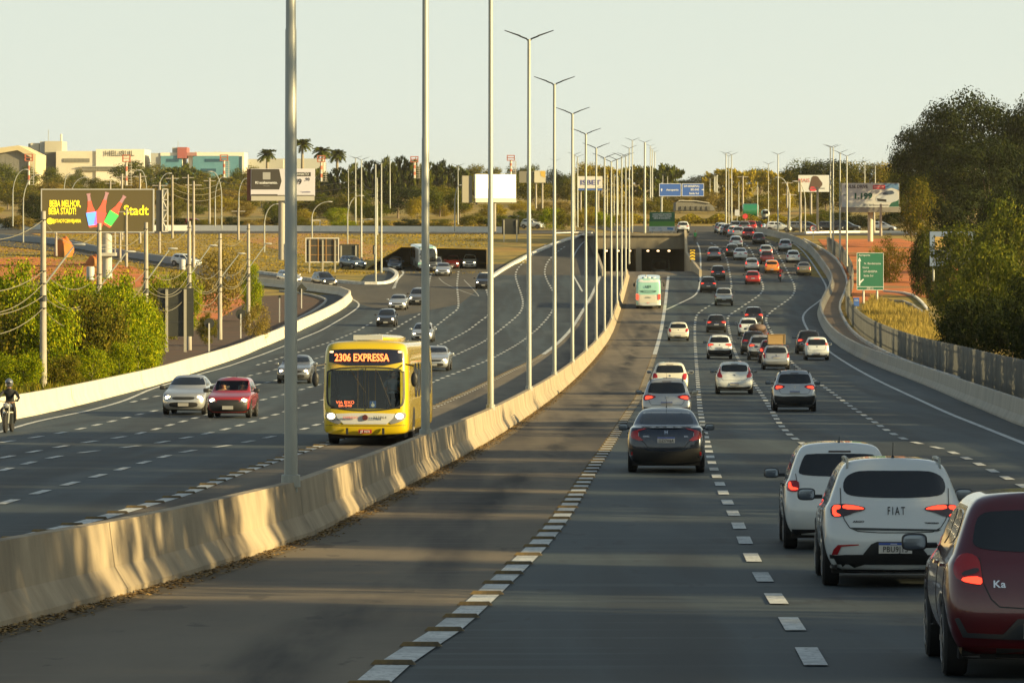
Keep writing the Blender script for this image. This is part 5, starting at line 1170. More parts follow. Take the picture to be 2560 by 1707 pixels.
# standing person in green
J = dict(pel=(0,0,.93),wai=(0,0,1.1),che=(0,.01,1.32),nec=(0,0,1.48),hed=(0,.02,1.56),top=(0,.02,1.66),shL=(-.19,0,1.40),elL=(-.26,.0,1.14),wrL=(-.25,.1,.92),haL=(-.25,.12,.86),shR=(.19,0,1.40),elR=(.26,.0,1.14),wrR=(.25,.1,.92),haR=(.25,.12,.86),hiL=(-.1,0,.88),knL=(-.11,.08,.49),anL=(-.11,.02,.08),toL=(-.11,.15,.04),hiR=(.1,0,.88),knR=(.12,-.02,.49),anR=(.12,-.14,.09),toR=(.12,-.03,.04))
X, d, z = G(1738, 609); gsh = mat('shirt_green', (.05,.42,.10), .8)
p_ = person('person in a bright green shirt walking at the road edge above the underpass', (X, d, z), (0,0,.3), J, [(skin, lambda c: True), (gsh, lambda c: .95 < c.z < 1.46 and abs(c.x) < .24), (mat('trousers_grey', (.12,.10,.07), .8), lambda c: c.z < .96), (blackp, lambda c: c.z < .09)]); ob('hair', MB().ball((0,.0,1.70), (.085,.095,.07), 12, 8).mesh(smooth=True), mat('cap_orange', (.5,.16,.05), .7), p_)
# stall with umbrella, tanker truck and far bus
o = P(1909, 583, 640); r = thing('umbrella_stall', 'blue and white umbrella over a small stall beyond the barrier end', 'umbrella', o); k = 640/F
ob('canopy', MB().lathe([(24*k, .05), (21*k, 7*k), (15*k, 15*k)], axis='z', seg=8).mesh(), mat('umbrella_blue', (.20,.32,.50), .7, col2=(.5,.5,.48), scale=1), r); ob('pole', MB().tube([(0,0,0),(0,0,24*k)], .04, 6).mesh(), galv, r); ob('table', MB().box(-.7,.7,-.3,.3,.7,.78).box(-.65,-.55,-.25,.25,0,.7).box(.55,.65,-.25,.25,0,.7).mesh(), blackp, r)
o = P(1880, 537, 720); r = thing('tanker_truck', 'truck with a rounded green tank on the grass beyond the far queue', 'truck', (o[0], o[1], Z(720) + .05)); 
ob('tank', MB().lathe([(-3.2,.9),(-3.1,1.15),(-.6,1.15),(-.5,.9)], (1.6,0,2.1), 'x', 18).mesh(smooth=True), PT['green'], r); ob('cab', subdiv(MB().box(1.3,3.2,-1.1,1.1,.6,2.5).mesh(), 1), PT['white'], r); ob('window', MB().box(1.7,2.7,-1.13,-1.06,1.5,2.1).mesh(), glass_dark, r); ob('chassis', MB().box(-1.9,3.1,-.9,.9,.5,.9).mesh(), darksteel, r)
for x in (-1.2, 2.4): ob('wheel', MB().lathe([(-1.15,.48),(-.85,.48)], (x,0,.48), 'y', 18).mesh(), rubber, r)
# ================================================================ LAMP POSTS AND POLES
def base(px, py, d=None):
    if d is None: return G(px, py)
    X = (px - CX) * d / F; return (X, d, Z(d))
postM = {}
def post_mesh(h, r0, r1):
    k = (round(h, 1), r0)
    if k not in postM:
        m = MB().tube([(0,0,-.1), (0,0,.02), (0,0,h*.5), (0,0,h*.5+.02), (0,0,h)], [r0, r0, (r0+r1)/2*1.02, (r0+r1)/2*.93, r1], 14).mesh(smooth=True); postM[k] = m
        m.materials.append(galv)
    return postM[k]
arm_m = MB()
arm_m.tube([(0,0,-.1),(.10,0,.02),(.38,0,.13)], [.035,.032,.03], 6)
arm_m.v += [(.34,-.11,.10),(.34,.11,.10),(.98,-.10,.34),(.98,.10,.34),(.34,-.11,.16),(.34,.11,.16),(.98,-.06,.37),(.98,.06,.37)]
n_ = len(arm_m.v) - 8; arm_m.f += [tuple(n_ + i for i in q) for q in ((0,2,3,1),(4,5,7,6),(0,1,5,4),(2,6,7,3),(0,4,6,2),(1,3,7,5))]
armA = arm_m.mesh('arm'); armA.materials.append(darksteel)
collar = MB().lathe([(-.02, .15), (.16, .145), (.17, .12)], axis='z', seg=14).mesh('foot'); collar.materials.append(galv)
def lamp_post(X, Y, z, h, label, group, r0=.104, arms=2, rot=0, s=1.0):
    r = thing('lamp_post', label, 'lamp post', (X, Y, z), (0, 0, rot), group)
    ob('pole', post_mesh(h, r0, r0 * .62), None, r)
    for k in range(arms):
        a = ob('lamp_head', armA, None, r, (0, 0, h), (0, 0, math.pi * k)); a.scale = (s, s, s)
    ob('foot', collar, None, r)
    return r
ORD = ['nearest', 'second', 'third', 'fourth', 'fifth', 'sixth', 'seventh', 'eighth', 'ninth', 'tenth', 'eleventh', 'twelfth', 'thirteenth', 'fourteenth', 'fifteenth', 'sixteenth']
for n in range(15):
    d = 65.6 + 34.93 * n; X = -3.40 + 1.36 * n
    lamp_post(X, d, Z(d) + .80 if n < 12 else Z(d) + .3, 14.0, ('%s twin-armed lamp post on the median barrier%s' % (ORD[n], ', counted from the camera' if n else ', grey and out of focus')), 'twin-armed lamp posts along the median')
for i, (px, yt, yb, d) in enumerate([(1612,356,590,612), (1626,365,528,900), (1631,373,528,930), (1637,380,528,960)]):
    X, Y, z = base(px, yb, d); z = CZ - (yb - YH) * d / F
    lamp_post(X, Y, z, (yb - yt) * d / F, ['thick sunlit lamp post standing on the deck above the underpass', 'left of three far lamp posts behind the blue direction sign', 'middle of three far lamp posts behind the blue direction sign', 'right of three far lamp posts behind the blue direction sign'][i], 'lamp posts beyond the underpass', .20 if i == 0 else .16)
def lp(px, yt, yb, label, group, d=None, arms=2, r0=.12, s=1.0, conc_=False):
    if d is None: X, Y, z = G(px, yb)
    else: X, Y = (px - CX) * d / F, d; z = CZ - (yb - YH) * d / F
    return lamp_post(X, Y, z, (yb - yt) * Y / F, label, group, r0, arms, 0, s)
g = 'tall lamp posts on the left bank'
lp(903.5,400,668,'tall lamp post at the edge of the sign back on the left bank',g); lp(939,411,707,'tall lamp post standing on the tip of the grass island',g); lp(953.5,408,682,'tall lamp post just right of the one on the island tip',g)
lp(889,396,560,'tall lamp post behind the grass bank, left of the close pair',g,640); lp(975,401,520,'thin lamp post before the dark trees left of centre',g,760); lp(1145,415,560,'slim lamp post in front of the bright blank billboard',g,640,r0=.09)
lp(943,445,586,'slightly shorter lamp post behind the close pair on the bank',g,600); lp(871,420,520,'thin post left of the close pair with one arm',g,700,arms=1,r0=.08)
lp(1436,387,576,'far lamp post behind the median row, left one of two',g,630); lp(1444,392,567,'far lamp post behind the median row, right one of two',g,640); lp(1388,402,520,'single far lamp post left of the median row',g,760)
g = 'tall lamp posts on the right side'
lp(2076,368,622,'left of two close tall lamp posts on the red slope at right',g); lp(2083,369,637,'right of two close tall lamp posts on the red slope at right',g); lp(2100,382,657,'tall lamp post between the close pair and the fence end',g); lp(2117,390,664,'tall lamp post rising at the end of the slat fence',g,478)
lp(1945,386,583,'lone tall lamp post behind the far barrier end',g,600); lp(1815,384,565,'left of two tall lamp posts behind the far queue of cars',g,640); lp(1829,387,558,'right of two tall lamp posts behind the far queue of cars',g,660)
lp(1822,390,560,'thin lamp post between the two tall ones behind the far queue',g,700,r0=.08); lp(2162,404,520,'short twin-armed post over the trees, left one by the car billboard',g,800); lp(2188,414,520,'short twin-armed post over the trees, right one by the car billboard',g,780)
lp(1921,410,560,'dark thin lamp post with raised arms in front of the far trees',g,700,r0=.08)
for k, (px, yt) in enumerate([(1657,437), (1669,441), (1775,446)]): lp(px, yt, 520, ['small far lamp post left of two above the blue sign', 'small far lamp post right of two above the blue sign', 'small far lamp post right of the blue sign'][k], 'far lamp posts round the blue sign', 900, r0=.10, s=1.3)
for k in range(7): lp(1786 + k * 3.4, 434 + abs(k - 4) * 1.5, 520, '%s post from left in the dense far cluster right of the blue sign' % ['first', 'second', 'third', 'fourth', 'fifth', 'sixth', 'seventh'][k], 'dense far lamp post row', 900 + 40 * k, r0=.17, s=1.3)
for k, (px, yt, yb) in enumerate([(1535,436,560),(1545,440,560),(1518,438,556),(1492,470,560),(1847,455,540),(1894,455,540)]): lp(px, yt, yb, 'slender far pole, number %s from left beyond the median lamp row' % ['three', 'four', 'two', 'one', 'five', 'six'][k], 'slender far poles beyond the junction', 700, arms=1, r0=.09, s=.8)
# curved single-arm street lights
def curved(px, yb, yt, xt, d, label, group='curved-arm street lights'):
    X, z = (px - CX) * d / F, CZ - (yb - YH) * d / F; h = (yb - yt) * d / F; w_ = (xt - px) * d / F
    r = thing('street_light', label, 'street light', (X, d, z), group=group)
    pts = [(0,0,0), (0,0,h*.55)] + [(w_ * (1 - math.cos(a)) , 0, h*.55 + h*.42 * math.sin(a)) for a in [.2,.5,.8,1.1,1.35,1.5]]
    ob('pole', MB().tube(pts, [.10,.085] + [.065] * 6, 8).mesh(smooth=True), galv, r)
    m_ = MB(); sx = 1 if w_ > 0 else -1; x, z_ = pts[-1][0], pts[-1][2]; m_.ball((x + sx * .35, 0, z_ + .02), (.42, .14, .08), 10, 6); ob('lamp_head', m_.mesh(smooth=True), mat('lamp_cover', (.5, .5, .46), .4), r)
for a in [(32,566,420,62,620,'curved street light at the far left edge, reaching right'), (58,606,432,94,560,'curved street light left of the large screen'), (160,560,432,170,640,'short curved light above the large screen, left of a pair'), (177,560,440,212,650,'curved light above the large screen reaching right'), (395,560,430,420,640,'curved street light just right of the large screen'), (538,566,440,556,620,'curved street light left of the dark and white billboard'), (554,572,425,530,615,'curved street light turned left beside its neighbour'), (597,560,443,615,640,'curved street light below the glass building'), (661,630,507,690,520,'curved street light under the dark and white billboard'), (780,598,502,820,560,'curved street light above the large sign back'), (869,610,486,898,550,'curved street light between the two sign backs'), (908,560,548,920,640,'small curved light behind the bank'), (1137,578,460,1148,615,'curved street light left of the bright blank billboard'), (367,560,422,352,650,'thin curved light turned left over the screen'), (1974,572,440,1948,615,'curved light turned left under the painted billboard'), (2013,578,450,1992,600,'curved light turned left beside the speed sign')]: curved(*a)
# roadside concrete poles with slanting lamp brackets and wires
cp = [(108,969,528),(248,934,558),(365,902,556),(473,874,553),(550,848,584),(621,820,560)]; tops = []
for i, (px, yb, yt) in enumerate(cp):
    X, d, z = G(px, yb); h = (yb - yt) * d / F
    r = thing('utility_pole', '%s concrete roadside pole from the left behind the cream barrier' % ['first, tallest', 'second, with transformer,', 'third', 'fourth', 'fifth', 'sixth'][i], 'utility pole', (X, d, z), group='concrete poles behind the left barrier')
    ob('pole', MB().tube([(0,0,-.1),(0,0,h)], [.19,.125], 12).mesh(smooth=True), concpole, r)
    ob('bracket', MB().tube([(.05,0,h*.58),(1.5,.3,h*.80)], .045, 6).mesh(), galv, r)
    ob('lamp_head', MB().ball((1.75,.35,h*.81), (.36,.14,.07), 10, 6).mesh(smooth=True), MATS['lamp_cover'], r)
    m_ = MB()
    for zz in (.45, .52, .59, .66, .95): m_.tube([(-.17, -.17, h*zz), (.17, -.17, h*zz)], .03, 5)
    m_.lathe([(h*.49, .20), (h*.49 + .25, .20)], axis='z', seg=12)
    ob('fittings', m_.mesh(), darksteel, r)
    if i in (1, 3): ob('transformer', MB().lathe([(h*.62,.18),(h*.62+.05,.24),(h*.62+.75,.24),(h*.62+.8,.2)], (-.5,0,0), 'z', 14).mesh(smooth=True), mat('transformer', (.42,.42,.40), .5), r)
    tops.append((X, d, z, h))
wm = mat('cable', (.19, .175, .12), .7)
def wire(a, b, sag, label, r_=.022):
    a, b = Vector(a), Vector(b); pts = [a.lerp(b, t / 12) - Vector((0, 0, sag * 4 * (t / 12) * (1 - t / 12))) - a for t in range(13)]
    return meta(ob('cable', MB().tube(pts, r_, 4).mesh(), wm, loc=a), label, 'cable', 'cables strung between the left roadside poles')
for i in range(-1, 5):
    a = tops[i] if i >= 0 else (tops[0][0] - 1.2, tops[0][1] - 32, Z(tops[0][1] - 32), 8.4); b = tops[i + 1]
    for f_, s_ in ((.95, 1.0), (.66, .9), (.59, 1.3), (.52, .8), (.45, 1.1)):
        wire((a[0], a[1], a[2] + a[3] * f_), (b[0], b[1], b[2] + b[3] * f_), s_, '%s cable %s' % ({.95: 'top', .66: 'second', .59: 'deep sagging third', .52: 'fourth', .45: 'lowest'}[f_], 'from the left edge to the first roadside pole' if i < 0 else 'between roadside poles %s and %s' % (ORD[i] if i else 'first', ORD[i + 1])))
for i, (px, yt, yb, d) in enumerate([(431,438,596,570),(470,437,558,640),(484,453,668,470),(305,435,600,560),(350,433,608,550),(399,455,633,515),(276,452,540,700),(316,520,667,470),(524,445,560,640),(596,520,600,560),(140,560,640,500),(300,580,655,480)]):
    X, z = (px - CX) * d / F, CZ - (yb - YH) * d / F; h = (yb - yt) * d / F
    r = thing('utility_pole', '%s weathered pole standing between the large screen and the dark billboard' % (['lone', 'second', 'tall', 'slim', 'pale', 'leaning', 'short', 'white', 'far', 'small', 'low', 'plain'][i]), 'utility pole', (X, d, z), group='poles scattered on the left bank')
    ob('pole', MB().tube([(0,0,0),(0,0,h)], [.17,.12], 8).mesh(), concpole, r); ob('cross_arm', MB().box(-.9,.9,-.06,.06,h-.5,h-.38).mesh(), concpole, r)
for y_, n_ in ((455, 'upper'), (470, 'middle'), (485, 'lower')):
    for (xa, da), (xb, db), l_ in (((431, 570), (555, 620), 'left'), ((555, 620), (905, 600), 'long central'), ((905, 600), (953, 580), 'short right')):
        pa, pb = P(xa, y_, da), P(xb, y_ + (-8 if l_ == 'long central' else 0), db); wire(pa, pb, 1.0, '%s %s cable crossing above the grass bank' % (n_, l_), .03)
g = 'concrete poles on the right side'
for i, (px, yt, yb, d) in enumerate([(1971,484,572,620),(2001,450,580,600),(2044,468,579,595),(2202,510,590,560),(2261,468,538,700),(1857,440,510,800),(2185,517,582,600),(1968,455,520,760)]):
    X, z = (px - CX) * d / F, CZ - (yb - YH) * d / F; h = (yb - yt) * d / F
    r = thing('utility_pole', ['leaning concrete pole left of the speed sign', 'pale pole under the painted billboard', 'thick pole right of the speed sign', 'pole in front of the car billboard near the shrubs', 'pole with a cross arm right of the car billboard', 'far pole by the golden trees', 'thin pole beside the billboard column', 'thin pole behind the leaning one'][i], 'utility pole', (X, d, z), (0, .04 if i == 0 else 0, 0), g)
    ob('pole', MB().tube([(0,0,0),(0,0,h)], [.2,.14], 8).mesh(), concpole, r); ob('cross_arm', MB().box(-1.0,1.0,-.06,.06,h-.25,h-.12).mesh(), concpole, r)
# red and white masts
mr_, mw_ = mat('mast_red', (.42, .13, .07), .7), mat('mast_white', (.46, .44, .38), .7)
for i, (px, yt, yb) in enumerate([(72,392,462),(316,394,464),(560,394,444),(803,396,454),(1036,398,446),(1277,395,436)]):
    d = 900; X, z = (px - CX) * d / F, CZ - (yb - YH) * d / F; h = (yb - yt) * d / F
    r = thing('marker_mast', '%s red and white banded mast with a cage on top, from the left' % ['first', 'second', 'third', 'fourth', 'fifth', 'sixth'][i], 'mast', (X, d, z), group='red and white banded masts on the left skyline')
    for k in range(5): ob('band', MB().lathe([(h*k/5*.85, .24), (h*(k+1)/5*.85, .24)], axis='z', seg=10).mesh(), mr_ if k % 2 else mw_, r)
    m_ = MB(); t0 = h * .85; hh = h * .15 + .5
    for x in (-.75, .75):
        for y in (-.6, .6): m_.box(x-.09, x+.09, y-.09, y+.09, t0, t0+hh)
    for zz in (t0, t0+hh/2, t0+hh): m_.box(-.84, .84, -.69, -.58, zz-.08, zz+.08); m_.box(-.84, .84, .58, .69, zz-.08, zz+.08)
    ob('cage', m_.mesh(), mr_, r)
    m_ = MB(); m_.box(.95, 1.05, -.05, .05, 0, t0)
    for k in range(9): m_.box(.4, 1.3, -.04, .04, t0*k/9, t0*k/9+.08)
    ob('ladder', m_.mesh(), mw_, r)
# ================================================================ SIGNS AND BILLBOARDS
def panel(name, x0, y0, x1, y1, d, m, label, cat, frame=None, thick=.15, yb=None, posts=(), pm=None, rot=0, pr=.1):
    """flat board standing at its own distance; returns root and pixel->local mapping"""
    xc = (x0 + x1) / 2; X = (xc - CX) * d / F; zb = CZ - ((yb or y1) - YH) * d / F; k = d / F
    r = thing(name, label, cat, (X, d, zb), (0, 0, rot))
    def lc(px, py): return ((px - xc) * k, ((yb or y1) - py) * k)
    a, b = lc(x0, y1), lc(x1, y0)
    ob('panel', MB().box(a[0], b[0], 0, thick, a[1], b[1]).mesh(), m, r)
    if frame:
        t = .12; m_ = MB(); m_.box(a[0]-t, b[0]+t, -.06, thick+.04, b[1], b[1]+t); m_.box(a[0]-t, b[0]+t, -.06, thick+.04, a[1]-t, a[1]); m_.box(a[0]-t, a[0], -.05, thick+.03, a[1], b[1]); m_.box(b[0], b[0]+t, -.05, thick+.03, a[1], b[1]); ob('frame', m_.mesh(), frame, r)
    for px in posts:
        x = lc(px, 0)[0]; ob('post', MB().tube([(x, thick + pr, -.1), (x, thick + pr, (a[1] + b[1]) / 2)], pr, 8).mesh(smooth=True), pm or galv, r)
    return r, lc, k
def art(r, nm, poly, m, y=-.012, th=.008):
    return ob(nm, MB().prism(poly, y - th, y).mesh(), m, r)
def txt(r, s, x, z, size, m, sx=1.0, bold=0, y=-.03, rot=0, align='CENTER', shear=0):
    t = textmesh(s, size, .006, align, bold, sx, shear)
    if rot: t.transform(Matrix.Rotation(rot, 4, 'Y'))
    return ob('lettering', t, m, r, (x, y, z))
def flatm(n, c, **k): return mat(n, c, .6, **k)
# large screen
scr = flatm('screen_brown', (.055, .040, .012), emit=(.12, .085, .02), es=.35)
r, lc, k = panel('advertising_screen', 105, 475, 382, 579, 470, scr, 'large dark advertising screen with yellow lettering and three red bottles', 'screen', mat('screen_frame', (.42, .43, .42), .5), .5, 695)
yel = flatm('screen_yellow', (.75, .55, .02), emit=(1, .72, .02), es=.75)
def T(s, px, py, hpx, m, **kw): 
    x, z = lc(px, py); return txt(r, s, x, z, hpx * k * 1.38, m, **kw)
T('BEBA MELHOR,', 163, 510, 17, yel, sx=.50, bold=.012); T('BEBA STADT!', 156, 529, 17, yel, sx=.50, bold=.012); T('@STADTCERVEJARIA', 166, 553, 9, yel, sx=.62, bold=.006); T('Stadt', 340, 527, 25, yel, sx=.88, bold=.02)
x, z = lc(125, 553); art(r, 'round_logo', [(x + 8*k*math.cos(a), z + 8*k*math.sin(a)) for a in [i*math.pi/8 for i in range(16)]], yel)
br = flatm('bottle_red', (.6, .06, .03), emit=(1, .12, .05), es=.55); bn = flatm('bottle_neck', (.28, .14, .12), emit=(.6, .3, .25), es=.3)
for (tx_, ty), (bx_, by), lcol, nm in (((221,484),(233,568),(.12,.32,.95),'blue'), ((268,481),(243,568),(.85,.08,.05),'red'), ((312,490),(266,565),(.06,.60,.08),'green')):
    a = Vector(lc(tx_, ty)); b = Vector(lc(bx_, by)); u = (a - b).normalized(); n = Vector((u.y, -u.x)); Lb = (a - b).length
    def o_(f0, pr): return [tuple(b + u * Lb * f + n * w_ * k) for f, w_ in pr] + [tuple(b + u * Lb * f - n * w_ * k) for f, w_ in reversed(pr)]
    art(r, 'bottle', o_(0, [(0,9),(.05,11),(.45,11),(.62,6),(.80,4)]), br, -.012); art(r, 'bottle_neck', o_(0, [(.78,4.2),(.95,3.6),(.96,5),(1,5)]), bn, -.024)
    art(r, 'bottle_label', o_(0, [(.06,10.5),(.44,13)]), flatm('label_' + nm, lcol, emit=lcol, es=.6), -.036)
m_ = MB(); x, z = lc(267, 579); m_.tube([(x, .6, -.1), (x, .6, z + .4)], .55, 16); ob('column', m_.mesh(smooth=True), mat('screen_column', (.46, .44, .38), .6), r)
m_ = MB(); x0, zt_ = lc(246, 580); x1, zb_ = lc(290, 632); m_.box(x0, x1, -.5, 1.2, zb_ - .35, zb_); 
for x in (x0, x1 - .1): m_.box(x, x + .12, -.5, -.38, zb_, zt_)
for q in (.4, .8): m_.box(x0, x1, -.5, -.42, zb_ + q, zb_ + q + .06)
ob('service_platform', m_.mesh(), MATS['screen_column'], r)
a, b = lc(384, 579), lc(403, 475); m_ = MB()
m_.box(a[0] + .2, b[0], .8, 5.5, a[1], b[1]); ob('rear_screen', m_.mesh(), darksteel, r)
a, b = lc(405, 579), lc(418, 473); m_ = MB()
for x in (a[0], b[0]): m_.box(x - .06, x + .06, .7, .85, a[1], b[1])
for q in range(5):
    z = a[1] + (b[1] - a[1]) * q / 4; m_.box(a[0], b[0], .7, .8, z - .05, z + .05)
    if q < 4: m_.tube([(a[0] if q % 2 else b[0], .75, z), (b[0] if q % 2 else a[0], .75, z + (b[1] - a[1]) / 4)], .04, 4)
ob('lattice', m_.mesh(), mat('lattice', (.6, .58, .52), .6), r)
# dark and white billboard
wht = flatm('poster_white', (.62, .60, .64)); blk = flatm('poster_dark', (.05, .045, .035))
r, lc, k = panel('billboard', 627, 422, 787, 490, 507, wht, 'billboard with a dark left half and a price in black on its white half', 'billboard', None, .4, 648)
def pr_(pts): return [lc(*p) for p in pts]
art(r, 'dark_field', pr_([(628,423),(698,423),(704,453),(698,474),(628,474)]), blk); art(r, 'lower_strip', pr_([(628,488),(786,488),(786,502),(628,502)]), flatm('poster_cream', (.45,.43,.36)), .2, .2); art(r, 'strip', pr_([(694,490),(628,490),(628,486),(694,486)]), blk)
art(r, 'logo_tile', pr_([(657,431),(676,431),(676,449),(657,449)]), flatm('poster_grey', (.35,.35,.33)), -.022)
def T(s, px, py, hpx, m, **kw):
    x, z = lc(px, py); return txt(r, s, x, z, hpx * k * 1.38, m, **kw)
T('KI acabamento.', 666, 457, 6.5, inkw, sx=1.0, bold=.01); T('~~~~~~~~', 666, 465, 2.5, inkw); 
art(r, 'tag', pr_([(722,431),(777,431),(777,441),(722,441)]), blk, -.012); T('CELANATO', 750, 436, 6.5, inkw, sx=.95, y=-.035); T('49', 745, 455, 14, ink, bold=.02); T(',90', 768, 449, 8, ink); T('* quantidade', 764, 480, 3.5, mat('blueink', (.05,.06,.25), .6))
m_ = MB(); x, z = lc(704, 502); m_.tube([(x, .7, -.1), (x, .7, z + 1)], .42, 14); ob('column', m_.mesh(smooth=True), mat('column_concrete', (.36,.34,.29), .8), r)
a, b = lc(617, 502), lc(627, 423); ob('side_frame', MB().box(a[0], b[0], .2, 2.5, a[1], b[1]).mesh(), mat('rust', (.16,.06,.035), .8), r)
# bright blank billboard
wb = flatm('blank_white', (.86, .86, .80))
r, lc, k = panel('billboard', 1182, 436, 1297, 497, 612, wb, 'blank billboard glowing white in the low sun', 'billboard', None, .4, 580, (1232, 1242), concpole, rot=.5, pr=.2)
art(r, 'lower_strip', [lc(1182,498), lc(1298,498), lc(1298,506), lc(1182,506)], flatm('poster_cream', (.45,.43,.36)), .2, .2)
a, b = lc(1152, 507), lc(1180, 440); ob('rear_panel', MB().box(a[0], b[0], .8, 1.0, a[1], b[1]).mesh(), mat('panel_back', (.20,.19,.15), .8), r)
art(r, 'picture', [lc(1184,438), lc(1296,438), lc(1296,496), lc(1184,496)], mat('blank_sheet', (.9, .9, .86), .45), -.012)
# small ones further back
r, lc, k = panel('billboard', 1336, 427, 1364, 457, 700, flatm('poster_pale', (.55,.52,.40)), 'small pale billboard above the trees left of the median row', 'billboard', None, .3, 520, (1340, 1356), concpole, pr=.15)
art(r, 'picture', [lc(1350,428), lc(1363,428), lc(1363,445), lc(1352,440)], flatm('poster_amber', (.6,.4,.08))); a, b = lc(1298, 457), lc(1334, 428); ob('rear_panel', MB().box(a[0], b[0], .5, .7, a[1], b[1]).mesh(), MATS['panel_back'], r)
r, lc, k = panel('billboard', 1443, 441, 1506, 471, 700, flatm('poster_white2', (.62,.60,.56)), 'white billboard with blue lettering seen between the median lamp posts', 'billboard', None, .3, 560, (1452, 1496), concpole, pr=.15)
art(r, 'strip', [lc(1443,472), lc(1506,472), lc(1506,476), lc(1443,476)], flatm('sign_blue', (.04,.12,.42)), .1, .1); x, z = lc(1476, 457); txt(r, 'ISBET', x, z, 1.1, mat('blueink', (.05,.06,.25), .6), sx=1.3, bold=.02)
# blue direction sign
sb = MATS['sign_blue']
r, lc, k = panel('road_sign', 1648, 459, 1703, 491, 640, sb, 'large blue direction sign with white lettering for the airport and two roads', 'road sign', None, .12, 532, (1654,), galv, pr=.16)
a, b = lc(1705, 491), lc(1760, 459); ob('panel', MB().box(a[0], b[0], 0, .12, a[1], b[1]).mesh(), sb, r); m_ = MB()
for (p_, q_) in ((lc(1648,491), lc(1703,459)), (a, b)):
    for X0, X1, Z0, Z1 in ((p_[0], q_[0], p_[1], p_[1]+.06), (p_[0], q_[0], q_[1]-.06, q_[1]), (p_[0], p_[0]+.06, p_[1]+.06, q_[1]-.06), (q_[0]-.06, q_[0], p_[1]+.06, q_[1]-.06)): m_.box(X0, X1, -.015, -.003, Z0, Z1)
ob('border', m_.mesh(), inkw, r); ob('beam', MB().box(lc(1648,0)[0], lc(1760,0)[0], .13, .35, lc(0,478)[1], lc(0,474)[1]).mesh(), galv, r)
def T(s, px, py, hpx, m, **kw):
    x, z = lc(px, py); return txt(r, s, x, z, hpx * k * 1.38, m, **kw)
T('Aeroporto', 1681, 475, 5, inkw, bold=.008); T('DF-003(EPIA)', 1729, 466, 5, inkw, bold=.008); T('BR-040', 1737, 474.5, 5, inkw, bold=.008); T('Saída Sul', 1735, 484, 5, inkw, bold=.008)
def arrow(cx, cy, s, dr):
    q = [(-1,-.25),(.1,-.25),(.1,-.8),(1,0),(.1,.8),(.1,.25),(-1,.25)]; x, z = lc(cx, cy)
    c_, s_ = {'r': (1, 0), 'l': (-1, 0), 'u': (0, 1)}[dr]
    art(r, 'arrow', [(x + (a_*c_ - b_*s_)*s*k, z + (a_*s_ + b_*c_)*s*k) for a_, b_ in q], inkw, -.018)
arrow(1654, 475, 3.6, 'u'); arrow(1757, 474.5, 3.2, 'r')
# green project board at the underpass
r, lc, k = panel('project_board', 1624, 530, 1687, 554, 590, flatm('board_green', (.02,.11,.05)), 'green notice board with white lines of text standing above the underpass', 'notice board', None, .12, 590, (1631, 1653, 1679), MATS['column_concrete'], pr=.1)
def T(s, px, py, hpx, m, **kw):
    x, z = lc(px, py); return txt(r, s, x, z, hpx * k * 1.38, m, **kw)
T('CONSTRUÇÃO DO VIADUTO', 1655, 536, 3.2, inkw, sx=.80, bold=.006); T('LIGAÇÃO TORTO COLORADO', 1655, 541, 3.2, inkw, sx=.78, bold=.006); T('OBRAS EM ANDAMENTO', 1655, 546, 3.2, inkw, sx=.84, bold=.006)
a, b = lc(1623, 566), lc(1687, 554); ob('green_field', MB().box(a[0], b[0], 0, .12, a[1], b[1] - .003).mesh(), flatm('board_leaf', (.07,.24,.03)), r)
a, b = lc(1623, 578), lc(1687, 566); ob('white_field', MB().box(a[0], b[0], 0, .12, a[1], b[1] - .003).mesh(), flatm('board_white', (.50,.52,.54)), r)
art(r, 'logo_blue', [lc(1668,569), lc(1683,570), lc(1683,575), lc(1668,574)], flatm('logo_blue', (.05,.18,.40))); T('DER', 1650, 572, 3.2, MATS['logo_blue']); T('GDF', 1633, 572, 3.2, MATS['board_green'])
# green road sign on the right bank
gs = flatm('sign_green', (.02, .15, .085))
r, lc, k = panel('road_sign', 2142, 632, 2209, 725, 0 or G(2176, 757)[1], gs, 'tall green direction sign with white arrow and place names by the fence', 'road sign', None, .08, 757, (2159, 2193), mat('sign_post', (.55,.54,.48), .6), pr=.11)
m_ = MB(); 
for x0, x1, y0, y1 in ((2142,2209,632,632.9),(2142,2209,724.1,725),(2142,2143,632,725),(2208,2209,632,725),(2143,2208,716.5,717.6)):
    p_, q_ = lc(x0, y1), lc(x1, y0); m_.box(p_[0], q_[0], -.012, -.002, p_[1], q_[1])
ob('border', m_.mesh(fix=False), inkw, r)
def T(s, px, py, hpx, m, **kw):
    x, z = lc(px, py); return txt(r, s, x, z, hpx * k * 1.38, m, **kw)
T('Aeroporto', 2161, 638, 5, inkw, sx=.95, y=-.02); T('N. Bandeirante', 2181, 659, 5, inkw, sx=1.0, y=-.02); T('Gama', 2164, 669, 5, inkw, y=-.02); T('DF-003EPIA', 2176, 679, 5, inkw, y=-.02); T('Saída Sul', 2171, 689.5, 5, inkw, y=-.02); T('200 m', 2175, 721, 5, inkw, y=-.02)
art(r, 'arrow', [lc(*p) for p in [(2147,714),(2147,653),(2144.5,653),(2148.7,643),(2153,653),(2150.4,653),(2150.4,703),(2158,697),(2160,699),(2150.4,709),(2150.4,714)]], inkw)
r, lc, k = panel('small_sign', 2134, 744, 2148, 765, G(2141, 780)[1], sb, 'small blue square sign at the foot of the fence by the green sign', 'sign', None, .05, 785, (2141,), galv, pr=.03)
x, z = lc(2141, 751); txt(r, 'SOS', x, z, .22, inkw, y=-.02)
